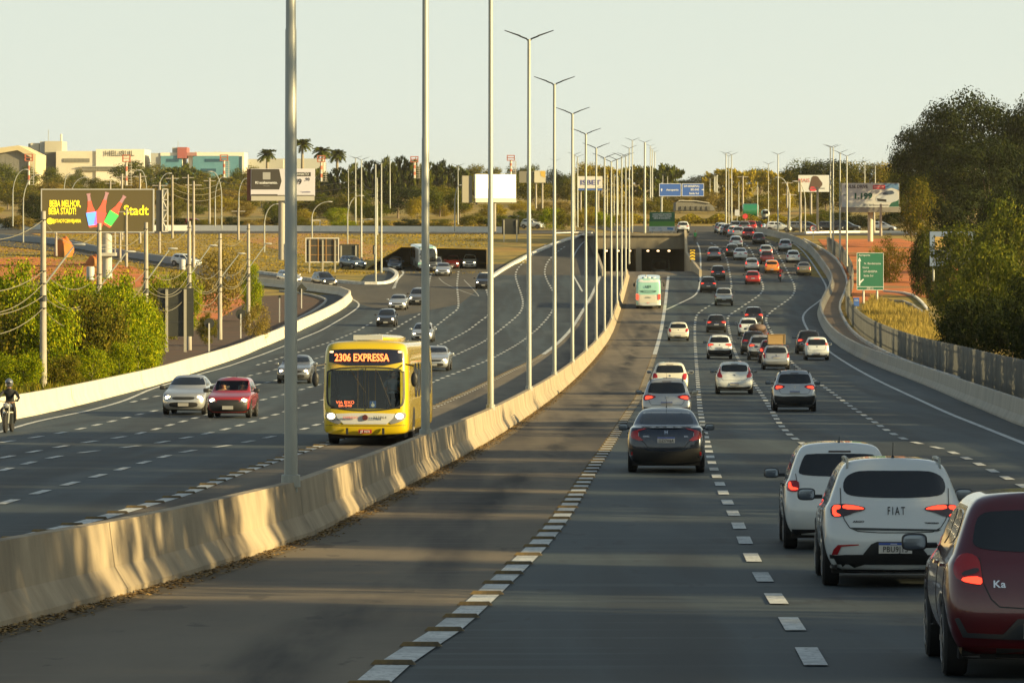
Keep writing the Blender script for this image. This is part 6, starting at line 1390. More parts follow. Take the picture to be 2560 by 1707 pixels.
# speed sign
r = thing('speed_sign', 'round red ringed speed sign reading 80 above the red slope', 'road sign', P(2033, 599, 560)); k = 560 / F; z = 27.4 * k
ob('post', MB().tube([(0,.06,0),(0,.06,z)], .05, 6).mesh(), mat('sign_post', (.55,.54,.48), .6), r); ob('disc', MB().lathe([(-.02, 8*k),(0, 8*k)], (0,0,z), 'y', 24).mesh(), flatm('sign_red', (.55,.04,.04)), r)
ob('face', MB().lathe([(-.04, 6*k),(-.02, 6*k)], (0,0,z), 'y', 24).mesh(), inkw, r); txt(r, '80', 0, z, .42, ink, y=-.06)
for nm_, x_, y_, yb_, c_, lab in (('road_sign', 1843, 532, 556, flatm('board_white', (.5,.52,.54)), 'small white sign between the far lamp posts behind the queue'), ('stop_sign', 1845+18, 541, 560, flatm('sign_red', (.55,.04,.04)), 'small dark red stop sign back near the far hedge')):
    r = thing(nm_, lab, 'road sign', P(x_, yb_, 640)); kk = 640 / F; zz = (yb_ - y_) * kk; ob('post', MB().tube([(0,.06,0),(0,.06,zz)], .05, 6).mesh(), galv, r)
    ob('face', (MB().box(-.35,.35,-.02,0,zz-.45,zz+.45) if nm_ == 'road_sign' else MB().lathe([(-.02,.42),(0,.42)], (0,0,zz), 'y', 8)).mesh(), c_, r)
# car billboard and painted billboard on the right
pw_ = flatm('poster_white3', (.52,.53,.52))
r, lc, k = panel('billboard', 2104, 458, 2248, 518, 570, pw_, 'wide billboard with a car picture and the price 1.199 in green', 'billboard', None, .4, 602)
def T(s, px, py, hpx, m, **kw):
    x, z = lc(px, py); return txt(r, s, x, z, hpx * k * 1.38, m, **kw)
gk = flatm('price_green', (.01,.09,.06)); T('PULSE DRIVE', 2141, 467, 8, mat('ink_grey', (.05,.05,.05), .6), sx=.92, bold=.015); T('1.199', 2157, 491, 14, gk, sx=1.1, bold=.05); T('(61) 3213', 2172, 513, 5, MATS['ink_grey']); T('R$', 2113, 488, 5, gk)
art(r, 'red_tag', [lc(*p) for p in [(2182,463),(2213,463),(2213,473),(2182,473)]], flatm('tag_red', (.6,.05,.07))); T('ENTRADA', 2197, 468, 4, inkw, y=-.03)
art(r, 'pictured_car', chaikin([lc(*p) for p in [(2190,505),(2190,492),(2200,486),(2212,476),(2230,473),(2243,480),(2247,494),(2244,504),(2215,507)]], 2), flatm('poster_car', (.45,.50,.56)), -.014); art(r, 'pictured_window', chaikin([lc(*p) for p in [(2204,486),(2214,478),(2230,476),(2238,484),(2222,488)]], 1), flatm('poster_navy', (.05,.08,.14)), -.024)
art(r, 'picture_field', [lc(*p) for p in [(2210,459),(2247,459),(2247,476),(2230,470),(2212,474)]], flatm('poster_blue', (.10,.22,.42)), -.008, .004); art(r, 'pictured_grille', [lc(*p) for p in [(2192,496),(2216,499),(2216,505),(2194,503)]], ink, -.026); art(r, 'corner', [lc(*p) for p in [(2228,508),(2247,498),(2247,517),(2222,517)]], gk, -.010, .005)
a, b = lc(2100, 531), lc(2250, 518.5); ob('catwalk', MB().box(a[0], b[0], -.9, 1.2, a[1], b[1]).mesh(), mat('catwalk', (.22,.22,.20), .7), r)
m_ = MB(); x = lc(2177, 0)[0]; m_.tube([(x, .6, -.1), (x, .6, lc(0, 525)[1])], .36, 14); ob('column', m_.mesh(smooth=True), mat('column_cream', (.50,.48,.36), .6), r)
r, lc, k = panel('billboard', 1996, 438, 2073, 480, 720, flatm('poster_white4', (.58,.60,.60)), 'painted billboard with dark and red figures above the side road trees', 'billboard', None, .3, 560, (2028,), concpole, pr=.2)
art(r, 'picture', chaikin([lc(*p) for p in [(2020,478),(2026,455),(2030,440),(2044,440),(2050,450),(2058,460),(2050,470),(2040,478)]], 1), flatm('poster_brown', (.10,.06,.04))); art(r, 'red_shape', chaikin([lc(*p) for p in [(2024,478),(2026,466),(2038,468),(2042,478)]], 1), flatm('tag_red', (.6,.05,.07)), -.022)
x, z = lc(2010, 452); txt(r, 'MAIS', x, z, .9, flatm('tag_red', (.6,.05,.07)), y=-.02)
r, lc, k = panel('poster_board', 2325, 579, 2440, 665, 420, flatm('poster_blue2', (.16,.22,.34)), 'blue framed poster board half hidden behind the dark shrubs on the right', 'billboard', None, .3, 700, (2335, 2420), galv, pr=.1)
art(r, 'picture_sky', [lc(*p) for p in [(2337,592),(2428,592),(2428,625),(2337,625)]], flatm('poster_ochre', (.40,.27,.08))); art(r, 'picture_car', chaikin([lc(*p) for p in [(2333,640),(2345,622),(2380,610),(2430,612),(2430,655),(2335,655)]], 1), flatm('poster_slate', (.10,.12,.17)), -.02)
# backs of signs on the left bank
def signback(x0, y0, x1, y1, yb, posts, label, m, d=None, ribs=0, rim=None):
    d = d or G((x0 + x1) / 2, yb)[1]
    r, lc, k = panel('road_sign', x0, y0, x1, y1, d, m, label, 'road sign', rim, .06, yb, (), None)
    for px in posts:
        x = lc(px, 0)[0]; ob('post', MB().box(x - .09, x + .09, -.16, -.02, -.1, lc(0, y0 + 3)[1]).mesh(), mat('worn_post', (.36,.34,.27), .8), r)
    m_ = MB()
    for q in range(ribs):
        x = lc(x0 + (x1 - x0) * (q + .5) / ribs, 0)[0]; m_.box(x - .06, x + .06, -.05, -.004, lc(0, y1)[1], lc(0, y0)[1])
    for q in (.3, .7): zz = lc(0, y0 + (y1 - y0) * q)[1]; m_.box(lc(x0, 0)[0], lc(x1, 0)[0], -.019, -.001, zz - .04, zz + .04)
    ob('ribs', m_.mesh(), mat('rib_wood', (.30,.17,.06), .8) if ribs else darksteel, r)
signback(766, 597, 845, 654, 680, (774, 807, 838), 'back of a large wide sign with brown battens on the grass bank', mat('sign_back_brown', (.045,.04,.03), .7), ribs=4, rim=MATS['lattice'])
signback(848, 611, 897, 648, 668, (853, 890), 'back of the smaller dark sign right of the wide battened one', mat('sign_back_dark', (.03,.033,.027), .7))
signback(394, 720, 484, 841, 876, (417, 463), 'tall dark back of a road sign behind the left barrier', MATS['sign_back_dark'], d=310)
signback(1255, 547, 1298, 586, 604, (1260, 1292), 'dark back of a small sign below the bright blank billboard', MATS['sign_back_dark'])
signback(932, 613, 943, 636, 660, (937,), 'narrow dark sign back fixed to the lamp post pair on the bank', MATS['sign_back_dark'])
for (px, y0, yb, rr, lab, sides) in ((523,808,884,13,'white striped post with a dark round sign back left of the fourth pole',20),(602,785,846,13,'white striped post with a round sign back by the sixth pole',20),(754,722,771,14,'white post with a dark diamond sign back in front of the low grey wall',4),(699,745,806,5,'white post with a small flat top left of the nearest lamp post',4)):
    X, d, z = G(px, yb); k = d / F; r = thing('sign_post', lab, 'road sign', (X, d, z), group=None); h = (yb - y0) * k
    ob('post', MB().box(-.05, .05, -.08, -.02, 0, h).mesh(), mat('sign_post', (.55,.54,.48), .6), r)
    ob('disc', MB().lathe([(0, rr*k), (.03, rr*k)], (0, 0, h + (0 if rr > 5 else .1)), 'y', sides).mesh(), MATS['sign_back_dark'], r)
r = thing('portal_frame', 'white square frame standing on the grass behind the bank', 'frame', P(790, 577, 620)); k = 620 / F
ob('frame', MB().box(-12*k, 11*k, 0, .15, 25*k, 27*k).box(-12*k, -10*k, 0, .15, 0, 25*k).box(9*k, 11*k, 0, .15, 0, 25*k).mesh(), MATS['lattice'], r)
# added dark-lined recess standing in for shade on the bank behind the cars
o = G(1060, 676); o = Vector(((1060 - CX) * 512 / F, 512, Z(512))); r = thing('bank_shade_recess', 'low dark recess added in place of shade on the grass bank behind the waiting cars', 'underpass', o); k = 512 / F
ol = [((px - 1060) * k, (673 - py) * k) for px, py in ((912,676),(1003,618),(1216,624),(1216,676))]; de = mat('bank_shade', (.055, .042, .018), .95, col2=(.085, .062, .024), scale=.8)
m_ = MB(); n = len(m_.v); m_.v += [(x, 0, z) for x, z in ol] + [(x, 16, z) for x, z in ol]; m_.f += [(0,1,5,4),(1,2,6,5),(2,3,7,6),(4,5,6,7)]; ob('shade_recess_lining', m_.mesh(), de, r)
m_ = MB(); m_.prism([ol[0], (ol[0][0] - .12, ol[0][1]), (ol[1][0] - .1, ol[1][1] + .1), (ol[2][0], ol[2][1] + .1), ol[2], ol[1]], -.05, 18); ob('shade_recess_grass_edge', m_.mesh(), grassm, r)
# ================================================================ FAR BUILDINGS
DB = 1500; kb = DB / F
def bpt(px, py): return ((px - CX) * kb, CZ - (py - YH) * kb)
def bbox(mb, x0, y0, x1, y1, dy0, dy1, o): a, b = bpt(x0, y1), bpt(x1, y0); mb.box(a[0] - o[0], b[0] - o[0], dy0, dy1, a[1] - o[2], b[1] - o[2])
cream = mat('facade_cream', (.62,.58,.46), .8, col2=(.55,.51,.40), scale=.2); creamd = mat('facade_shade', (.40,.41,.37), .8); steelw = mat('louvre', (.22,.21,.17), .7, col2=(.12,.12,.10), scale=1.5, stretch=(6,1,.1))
o = (bpt(200, 480)[0], DB, bpt(0, 480)[1]); r = thing('office_building', 'cream hangar building with HELISUL lettering on its tall right block', 'building', o)
m_ = MB(); bbox(m_, 140, 378, 239.5, 480, 0, 25, o); ob('low_block', m_.mesh(), cream, r)
m_ = MB(); bbox(m_, 240, 373.5, 361, 480, -.5, 26, o); ob('tall_block', m_.mesh(), mat('facade_white', (.70,.66,.54), .8), r)
m_ = MB(); bbox(m_, 158, 396.5, 224, 406, -.25, 0, o); ob('window', m_.mesh(), steelw, r)
m_ = MB(); bbox(m_, 205, 418, 300, 427.5, -.85, -.5, o); ob('window', m_.mesh(), steelw, r)
m_ = MB(); bbox(m_, 200, 416, 361, 418, -1.2, -.5, o); ob('canopy', m_.mesh(), creamd, r)
x, z = bpt(299, 384.5); t = textmesh('HELiSUL', 13.5 * kb * 1.38, .05, bold=0, sx=1.12); ob('lettering', t, mat('letter_grey', (.10,.095,.085), .6), r, (x - o[0], -.75, z - o[2]))
m_ = MB(); bbox(m_, 108, 352.5, 151, 382, 5, 22, o); ob('roof_box', m_.mesh(), mat('box_cream', (.46,.43,.32), .8), r)
m_ = MB(); bbox(m_, 95, 353, 107.5, 384, 6, 22, o); ob('roof_box_side', m_.mesh(), creamd, r)
m_ = MB(); bbox(m_, 71, 357, 93, 384, 7, 20, o); ob('roof_box', m_.mesh(), cream, r); m_ = MB(); bbox(m_, 64, 358, 70.5, 384, 8, 20, o); ob('roof_box_side', m_.mesh(), creamd, r)
m_ = MB(); bbox(m_, 110, 380.5, 139.5, 480, 2, 20, o); ob('recess', m_.mesh(), mat('recess', (.10,.10,.085), .8), r)
x, z = bpt(115, 352); ob('roof_antenna', MB().tube([(x - o[0], 8, z - o[2]), (x - o[0], 8, z - o[2] + 4)], .12, 5).mesh(), galv, r); x, z = bpt(147, 352); ob('beacon', MB().tube([(x - o[0], 8, z - o[2]), (x - o[0], 8, z - o[2] + 2.5)], .35, 6).mesh(), cream, r)
o = (bpt(60, 480)[0], DB - 40, bpt(0, 480)[1]); r = thing('hangar', 'hangar with a pitched beige roof and grey slatted gable at the far left', 'building', o)
def q_(pts): return [(bpt(*p)[0] - o[0], bpt(*p)[1] - o[2]) for p in pts]
ob('roof', MB().prism(q_([(-30,384),(80,369.5),(123,391),(121,480),(110,480),(109,397),(78,381),(-30,400)]), -2, 30).mesh(), mat('hangar_roof', (.55,.47,.28), .8), r)
ob('gable', MB().prism(q_([(-30,401),(78,382),(108.5,397.5),(109,480),(-30,480)]), -.5, 0).mesh(), steelw, r)
o = (bpt(490, 480)[0], DB, bpt(0, 480)[1]); r = thing('office_building', 'blue glass office building with a white frame and a red block on the roof', 'building', o)
m_ = MB(); bbox(m_, 401, 382, 456, 480, 0, 20, o); bbox(m_, 470, 381, 610, 480, .5, 21, o); ob('frame_wall', m_.mesh(), mat('facade_white', (.7,.66,.54), .8), r); m_ = MB(); bbox(m_, 377, 383, 400.5, 480, .3, 18, o); ob('side_wall', m_.mesh(), creamd, r)
tg = mat('teal_glass', (.09,.24,.29), .2, .1, col2=(.12,.29,.34), scale=.3); dg = mat('dark_teal_glass', (.015,.07,.11), .1)
m_ = MB(); bbox(m_, 402, 390, 455.5, 480, -.4, 0, o); bbox(m_, 482, 390, 597, 480, -.1, .5, o); ob('glass_front', m_.mesh(), tg, r); m_ = MB(); bbox(m_, 598, 391, 605, 480, -.1, .5, o); ob('glass_edge', m_.mesh(), dg, r)
for a in ((416,397.5,447,405,-.5,-.4),(512,397.5,556,405,-.2,-.1),(502,422,540,430,-.2,-.1),(418,422,447,430,-.5,-.4)): m_ = MB(); bbox(m_, *a, o); ob('window', m_.mesh(), dg, r)
m_ = MB(); bbox(m_, 444, 368.5, 467.5, 396, -1, 12, o); ob('red_block', m_.mesh(), mat('facade_red', (.34,.10,.09), .7), r); m_ = MB(); bbox(m_, 430, 369, 443.5, 382, 1, 12, o); ob('roof_box', m_.mesh(), creamd, r)
m_ = MB(); bbox(m_, 468, 381.5, 492, 390, -.6, .45, o); ob('red_band', m_.mesh(), mat('facade_pink', (.35,.18,.16), .7), r)
for i, px in enumerate((484, 493, 534, 545)): m_ = MB(); bbox(m_, px, 378.5, px + 4, 381, 5, 6, o); ob('roof_vent', m_.mesh(), creamd, r)
x, z = bpt(443, 369); ob('roof_antenna', MB().tube([(x - o[0], 4, z - o[2]), (x - o[0], 4, z - o[2] + 2.4)], .1, 5).mesh(), galv, r)
o = (bpt(660, 480)[0], DB + 20, bpt(0, 480)[1]); r = thing('warehouse', 'plain grey warehouse wall behind the palms right of the glass building', 'building', o)
m_ = MB(); bbox(m_, 612, 396, 700, 480, 0, 20, o); ob('wall', m_.mesh(), mat('facade_grey', (.34,.34,.30), .8), r); m_ = MB(); bbox(m_, 640, 393.5, 800, 480, 8, 24, o); ob('rear_block', m_.mesh(), creamd, r)
# long roofed petrol station like hall behind the hedge near the junction
o = P(1740, 527, 760); r = thing('bus_shelter_hall', 'low grey arched roof hall behind the hedge under the blue sign', 'building', o); k = 760 / F
pts = [(-50*k, 0), (-50*k, 20*k), (-40*k, 24*k), (0, 23*k), (30*k, 19*k), (44*k, 12*k), (48*k, 0)]
ob('roof', MB().prism(pts, 0, 12).mesh(), mat('hall_grey', (.16,.155,.13), .8), r); ob('fascia', MB().prism([(-50*k,20.5*k),(-40*k,24.5*k),(0,23.5*k),(34*k,18.5*k),(34*k,20*k),(0,25.5*k),(-40*k,26.5*k)], -.3, 0).mesh(), mat('fascia', (.45,.44,.38), .7), r)
m_ = MB()
for i in range(6): m_.box((-38 + 13*i)*k, (-30 + 13*i)*k, -.2, 0, 2*k, 11*k)
ob('openings', m_.mesh(), mat('recess', (.1,.1,.085), .8), r)
# ================================================================ VEGETATION
def leafmat(name, c1, c2, c3, tr=.35):
    m = bpy.data.materials.new(name); m.use_nodes = True; t = m.node_tree; b = t.nodes['Principled BSDF']; b.inputs['Roughness'].default_value = .75; b.inputs['Specular IOR Level'].default_value = .1
    g = t.nodes.new('ShaderNodeNewGeometry'); cr = t.nodes.new('ShaderNodeValToRGB'); cr.color_ramp.elements[0].color = (*c1, 1); cr.color_ramp.elements[1].color = (*c3, 1); e = cr.color_ramp.elements.new(.5); e.color = (*c2, 1)
    t.links.new(g.outputs['Random Per Island'], cr.inputs[0]); t.links.new(cr.outputs[0], b.inputs['Base Color'])
    tl = t.nodes.new('ShaderNodeBsdfTranslucent'); mx = t.nodes.new('ShaderNodeMixShader'); mx.inputs[0].default_value = tr
    t.links.new(cr.outputs[0], tl.inputs[0]); t.links.new(b.outputs[0], mx.inputs[1]); t.links.new(tl.outputs[0], mx.inputs[2]); t.links.new(mx.outputs[0], t.nodes['Material Output'].inputs[0])
    return m
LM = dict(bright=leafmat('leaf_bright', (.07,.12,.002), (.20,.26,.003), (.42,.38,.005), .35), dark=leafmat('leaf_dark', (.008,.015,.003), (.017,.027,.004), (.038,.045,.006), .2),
          olive=leafmat('leaf_olive', (.05,.065,.005), (.12,.12,.008), (.25,.19,.015)), dry=leafmat('leaf_dry', (.14,.115,.02), (.23,.175,.03), (.34,.24,.05)), gold=leafmat('leaf_gold', (.17,.16,.012), (.32,.26,.02), (.46,.33,.035), .45),
          mid=leafmat('leaf_mid', (.035,.052,.005), (.075,.095,.008), (.16,.155,.012)))
bark = mat('bark', (.12,.09,.06), .9, col2=(.20,.16,.11), scale=4, stretch=(1,1,.2)); barkp = mat('pale_bark', (.30,.26,.18), .9, col2=(.2,.17,.12), scale=4)
def crown_mesh(seed, nc, per, leaf, shape='round', nm_big=False):
    rnd = random.Random(seed); mb = MB()
    cl = []
    for i in range(nc):
        while True:
            p = Vector((rnd.uniform(-1,1), rnd.uniform(-1,1), rnd.uniform(-1,1)))
            if .35 < p.length < 1: break
        if shape == 'round': c = Vector((p.x*.40, p.y*.40, .55 + p.z*.36)); rr = rnd.uniform(.10, .18)
        elif shape == 'broad': c = Vector((p.x*.44, p.y*.40, .66 + p.z*.20*(1.1 - abs(p.x)*.5))); rr = rnd.uniform(.07, .13)
        elif shape == 'tall': c = Vector((p.x*.34*(1.15 - .5*(p.z+1)/2), p.y*.34*(1.15 - .5*(p.z+1)/2), .52 + p.z*.44)); rr = rnd.uniform(.07, .14)
        elif shape == 'bush': c = Vector((p.x*.42, p.y*.42, .46 + p.z*.44)); rr = rnd.uniform(.10, .18)
        elif shape == 'bamboo': a = rnd.uniform(-1, 1); hh = rnd.uniform(.2, .95); c = Vector((a*.16 + a*.38*hh*hh, rnd.uniform(-.3,.3), hh*(1 - .12*abs(a)))); rr = rnd.uniform(.05, .10)
        elif shape == 'spiky': a = rnd.uniform(-1, 1); c = Vector((a*.46, p.y*.35, .28 + rnd.random()**.8*.58*(1 - .35*abs(a)))); rr = rnd.uniform(.05, .10)
        
        if nm_big: c = Vector((p.x*.42, p.y*.42, .66 + p.z*.26)); rr = rnd.uniform(.10, .17)
        cl.append((c, rr))
    for c, rr in cl:
        for j in range(per):
            v = Vector((rnd.gauss(0,1), rnd.gauss(0,1), rnd.gauss(0,.75))); v = v.normalized() * rr * rnd.random() ** .35
            if nm_big: v.z *= .62
            p = c + v
            if p.z < .01: continue
            n = (Vector((rnd.gauss(0,1), rnd.gauss(0,1), rnd.gauss(0,1))).normalized() * .75 + v.normalized() + Vector((0, 0, .25))).normalized(); t = n.cross(Vector((rnd.random(), rnd.random(), rnd.random()))).normalized(); u = n.cross(t)
            if shape in ('bamboo', 'spiky'): t = (Vector((c.x*1.2, c.y*.3, .8)) + t * .5).normalized(); u = t.cross(n).normalized()
            s = leaf * rnd.uniform(.6, 1.3); L_ = s * (1.8 if shape in ('bamboo', 'spiky') else 1.15)
            mb.quad(p - t*L_*.5, p + u*s*.35, p + t*L_*.5, p - u*s*.35)
    mb.v = [tuple(v) for v in mb.v]; me = mb.mesh('crown', fix=False)
    return me, cl
def trunk_mesh(seed, cl, r0, lean=.02):
    rnd = random.Random(seed); mb = MB(); top = Vector((lean, 0, .55))
    mb.tube([(0,0,-.02), (lean*.3,0,.2), tuple(top)], [r0, r0*.75, r0*.4], 7)
    for c, rr in rnd.sample(cl, min(9, len(cl))):
        st = Vector((lean*.6, 0, rnd.uniform(.2,.45))); mid = st.lerp(c, .55) + Vector((0,0,-.02)); mb.tube([tuple(st), tuple(mid), tuple(c)], [r0*.42, r0*.25, r0*.08], 5)
    return mb.mesh('trunk', smooth=True)
TV = {}
for nm, sh, nc, per, lf, n, r0 in (('round','round',62,130,.029,3,.022), ('broad','broad',70,75,.026,3,.020), ('tall','tall',70,95,.026,2,.018), ('bush','bush',60,150,.030,4,.010), ('bamboo','bamboo',70,34,.050,2,.006), ('spiky','spiky',75,40,.040,2,.012), ('big','round',95,240,.0165,2,.020), ('shrub','bush',70,75,.030,2,.008)):
    TV[nm] = []
    for i in range(n):
        me, cl = crown_mesh(hash(nm) % 97 if False else sum(map(ord, nm)) + i * 7, nc, per, lf, sh, nm == 'big'); TV[nm].append((me, trunk_mesh(i + 5, cl, r0)))
def plant(kind, X, d, wd, ht, leaf, label, cat='tree', name='tree', group=None, seed=None, sink=0.0):
    i = (seed if seed is not None else int(abs(X * 7 + d))) % len(TV[kind]); cm, tm = TV[kind][i]
    r = thing(name, label, cat, (X, d, Z(d) - sink), (0, 0, random.uniform(0, 6.28) if kind not in ('bamboo', 'spiky') else 0), group); 
    a = ob('crown', cm, None, r); b = ob('trunk', tm, None, r)
    for q, m_ in ((a, LM[leaf]), (b, bark if leaf not in ('dry', 'bright') else barkp)):
        q.scale = (wd, wd, ht)
        if not q.data.materials: q.data.materials.append(None)
        q.material_slots[0].link = 'OBJECT'; q.material_slots[0].material = m_
    return r
random.seed(11)
def pt(kind, px, ytop, wpx, d, leaf, label, **k):
    X = (px - CX) * d / F; zt_ = CZ - (ytop - YH) * d / F; return plant(kind, X, d, wpx * d / F, zt_ - Z(d), leaf, label, **k)
# left thicket behind the roadside poles
g = 'bushy young trees in the sunlit thicket on the left'
adj = ['leafy', 'dense', 'ragged', 'rounded', 'tall', 'low', 'bright', 'thin', 'broad', 'twiggy', 'yellowish', 'shaggy']
def nth(i):
    A = ['first','second','third','fourth','fifth','sixth','seventh','eighth','ninth','tenth','eleventh','twelfth','thirteenth','fourteenth','fifteenth','sixteenth','seventeenth','eighteenth','nineteenth']
    return A[i] if i < 19 else ['twentieth','thirtieth','fortieth'][(i + 1) // 10 - 2] if (i + 1) % 10 == 0 else ['twenty','thirty','forty'][(i + 1) // 10 - 2] + '-' + A[(i + 1) % 10 - 1]
k = 0
for (px, yt, d, wpx) in [(-20,640,226,220),(50,615,232,200),(120,665,226,180),(175,630,240,190),(235,655,236,180),(300,650,244,180),(345,705,240,130),(85,700,229,150),(200,720,236,150),(265,700,242,150),(320,760,243,120),(10,660,262,190),(90,640,270,190),(165,655,275,180),(225,670,270,170),(285,660,285,160),(345,690,275,140),(375,740,262,90),(-30,830,215,150),(60,850,214,130),(150,850,218,120),(230,840,224,110),(300,830,230,100),(372,800,246,70),(430,655,350,110),(395,650,370,100),(470,650,380,90)]:
    pt('bush' if k % 3 else 'shrub', px, yt, wpx, d, 'bright' if k % 4 else 'olive', '%s green bush, %s from the left end of the sunlit thicket' % (adj[k % 12], nth(k)), name='bush', cat='bush', group=g, seed=k, sink=.3); k += 1
pt('shrub', 555, 600, 150, 400, 'dry', 'bare brown twiggy tree beside the sixth roadside pole', name='tree'); pt('bush', 630, 640, 60, 395, 'bright', 'small bright green tree behind the sixth roadside pole'); pt('shrub', 640, 745, 80, 330, 'dry', 'dry twiggy shrub behind the left barrier near the nearest lamp post', name='shrub', cat='shrub'); pt('bush', 520, 775, 55, 330, 'olive', 'small green shrub right of the tall dark sign back', name='shrub', cat='shrub')
# low brush edge of thicket
def scatter(name, n, fx, fh, m_, label, cat, w_=.02, seed=1):
    rnd = random.Random(seed); mb = MB()
    for i in range(n):
        x, y = fx(rnd); h = fh(rnd); a = rnd.uniform(0, 3.14); z = Z(y) - .05; l = rnd.uniform(-.3, .3) * h; dx, dy = math.cos(a) * w_, math.sin(a) * w_
        mb.quad((x - dx, y - dy, z), (x + dx, y + dy, z), (x + l + dx*.3, y + dy*.3, z + h), (x + l - dx*.3, y - dy*.3, z + h))
    return meta(ob(name, mb.mesh(fix=False), m_), label, cat, kind='stuff')
def lerp_band(pa, pb):
    A = [Vector(p) for p in gp(pa)]; B = [Vector(p) for p in gp(pb)]
    def f(rnd):
        t = rnd.random() * (len(A) - 1); i = int(t); q = t - i; a = A[i].lerp(A[i+1], q); b = B[i].lerp(B[i+1], q); p = a.lerp(b, rnd.random()); return p.x, p.y
    return f
scatter('undergrowth', 8000, lerp_band([(-80,1030),(150,985),(330,925),(400,880)], [(-80,940),(150,900),(330,860),(410,845)]), lambda r_: r_.uniform(.12, .4), LM['olive'], 'tangled bright green undergrowth at the foot of the thicket', 'undergrowth', .06, 4)
scatter('tall_grass', 16000, lerp_band([(2150,790),(2250,860),(2400,940),(2560,1000)], [(2180,745),(2320,790),(2470,900),(2620,980)]), lambda r_: r_.uniform(.25, .8), leafmat('grass_gold', (.30,.22,.05), (.42,.31,.08), (.20,.17,.03), .4), 'tall golden grass on the bank behind the fence', 'grass', .035, 6)
# right side: big trees in view
g = 'dark broad trees on the right'
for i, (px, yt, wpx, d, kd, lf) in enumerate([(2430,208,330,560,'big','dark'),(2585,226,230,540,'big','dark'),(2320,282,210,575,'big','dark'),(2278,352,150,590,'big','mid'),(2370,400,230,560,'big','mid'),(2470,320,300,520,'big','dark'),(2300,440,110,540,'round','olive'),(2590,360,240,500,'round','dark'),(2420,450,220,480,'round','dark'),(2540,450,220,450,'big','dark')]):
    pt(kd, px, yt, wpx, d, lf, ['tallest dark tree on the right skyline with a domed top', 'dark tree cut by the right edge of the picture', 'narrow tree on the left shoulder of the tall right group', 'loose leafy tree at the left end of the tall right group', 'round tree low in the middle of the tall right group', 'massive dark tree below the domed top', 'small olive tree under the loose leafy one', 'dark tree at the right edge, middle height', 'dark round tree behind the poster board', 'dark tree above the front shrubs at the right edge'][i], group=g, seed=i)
g = 'dense shrubs and small trees behind the right fence'
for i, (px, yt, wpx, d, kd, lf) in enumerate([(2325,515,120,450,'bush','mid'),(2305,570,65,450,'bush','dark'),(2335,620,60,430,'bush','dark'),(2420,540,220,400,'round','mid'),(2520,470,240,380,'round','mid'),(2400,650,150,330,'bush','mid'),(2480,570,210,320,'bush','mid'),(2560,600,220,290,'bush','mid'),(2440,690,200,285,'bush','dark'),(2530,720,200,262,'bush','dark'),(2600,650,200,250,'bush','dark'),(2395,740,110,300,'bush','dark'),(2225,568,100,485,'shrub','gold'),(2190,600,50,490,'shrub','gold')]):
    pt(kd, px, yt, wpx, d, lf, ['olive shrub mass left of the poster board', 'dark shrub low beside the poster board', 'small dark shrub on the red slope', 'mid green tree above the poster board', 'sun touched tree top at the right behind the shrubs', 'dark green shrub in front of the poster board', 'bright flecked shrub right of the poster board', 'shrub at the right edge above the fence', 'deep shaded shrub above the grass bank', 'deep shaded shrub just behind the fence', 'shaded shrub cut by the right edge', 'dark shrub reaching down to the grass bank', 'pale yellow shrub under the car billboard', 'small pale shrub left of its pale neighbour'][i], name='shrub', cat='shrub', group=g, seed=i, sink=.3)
# off-frame trees on the right that shade the foreground
g = 'tall roadside trees shading the near road'
random.seed(21)
for i in range(13):
    d = -42 + i * 12.2 + random.uniform(-2.0, 2.0); X = 28 + random.uniform(-2, 5); X = max(X, .125 * d + 9)
    plant('round', X, d, random.uniform(10.5, 13), random.uniform(15.5, 19), 'dark', '%s tall tree in the row outside the picture on the right, shading the near road' % nth(i), group=g, seed=i, sink=.3)
for i in range(5):
    d = -50 + i * 25 + random.uniform(-2, 2); plant('round', 41 + random.uniform(-2, 2), d, random.uniform(11, 13), random.uniform(18, 21), 'dark', '%s tree of the rear row outside the picture on the right' % nth(i), group='rear row of tall trees on the right', seed=i + 1, sink=.3)
for i in range(22):
    d = 125 + i * 7.6 + random.uniform(-1, 1); X = max(.125 * d + 5.5, 25)
    plant('bush', X, d, random.uniform(7, 9), random.uniform(7, 8.5), 'dark', '%s lower tree in the row outside the picture beyond the tall ones' % nth(i), group='lower roadside trees on the right', seed=i, sink=.3)
# skyline and hillside vegetation
g = 'trees on the hillside behind the junction'
SK = []
random.seed(5)
def hill(lst, pre, post):
    for i, (px, yt, wpx, d, kd, lf) in enumerate(lst): pt(kd, px, yt, wpx, d, lf, '%s %s %s' % (nth(i) if len(lst) > 1 else 'lone', pre, post), group=g, seed=i)
hill([(10,405,110,1150,'round','mid'),(60,412,90,1160,'round','mid'),(150,432,90,1120,'broad','olive'),(130,415,70,1180,'round','mid'),(190,420,60,1170,'round','mid'),(230,440,80,1130,'round','olive'),(265,445,70,1100,'broad','mid'),(330,392,130,1120,'broad','mid'),(395,400,120,1130,'broad','olive'),(440,405,100,1110,'spiky','mid'),(470,398,80,1150,'spiky','mid'),(515,425,90,1120,'round','olive'),(560,428,90,1100,'spiky','olive'),(590,415,60,1130,'round','mid'),(630,410,80,1120,'round','olive')], 'tree from the left along the skyline', 'below the far buildings')
hill([(60,470,150,900,'round','olive'),(140,476,130,890,'round','dry'),(85,480,60,760,'bush','dark'),(225,470,130,900,'round','olive'),(20,450,120,920,'round','olive'),(300,462,120,910,'broad','olive'),(370,468,120,900,'round','dry'),(440,462,120,910,'round','olive'),(500,468,110,900,'round','olive'),(560,470,120,890,'round','dry'),(620,480,90,880,'round','olive')], 'scrubby tree from the left', 'on the lower hillside behind the screen')
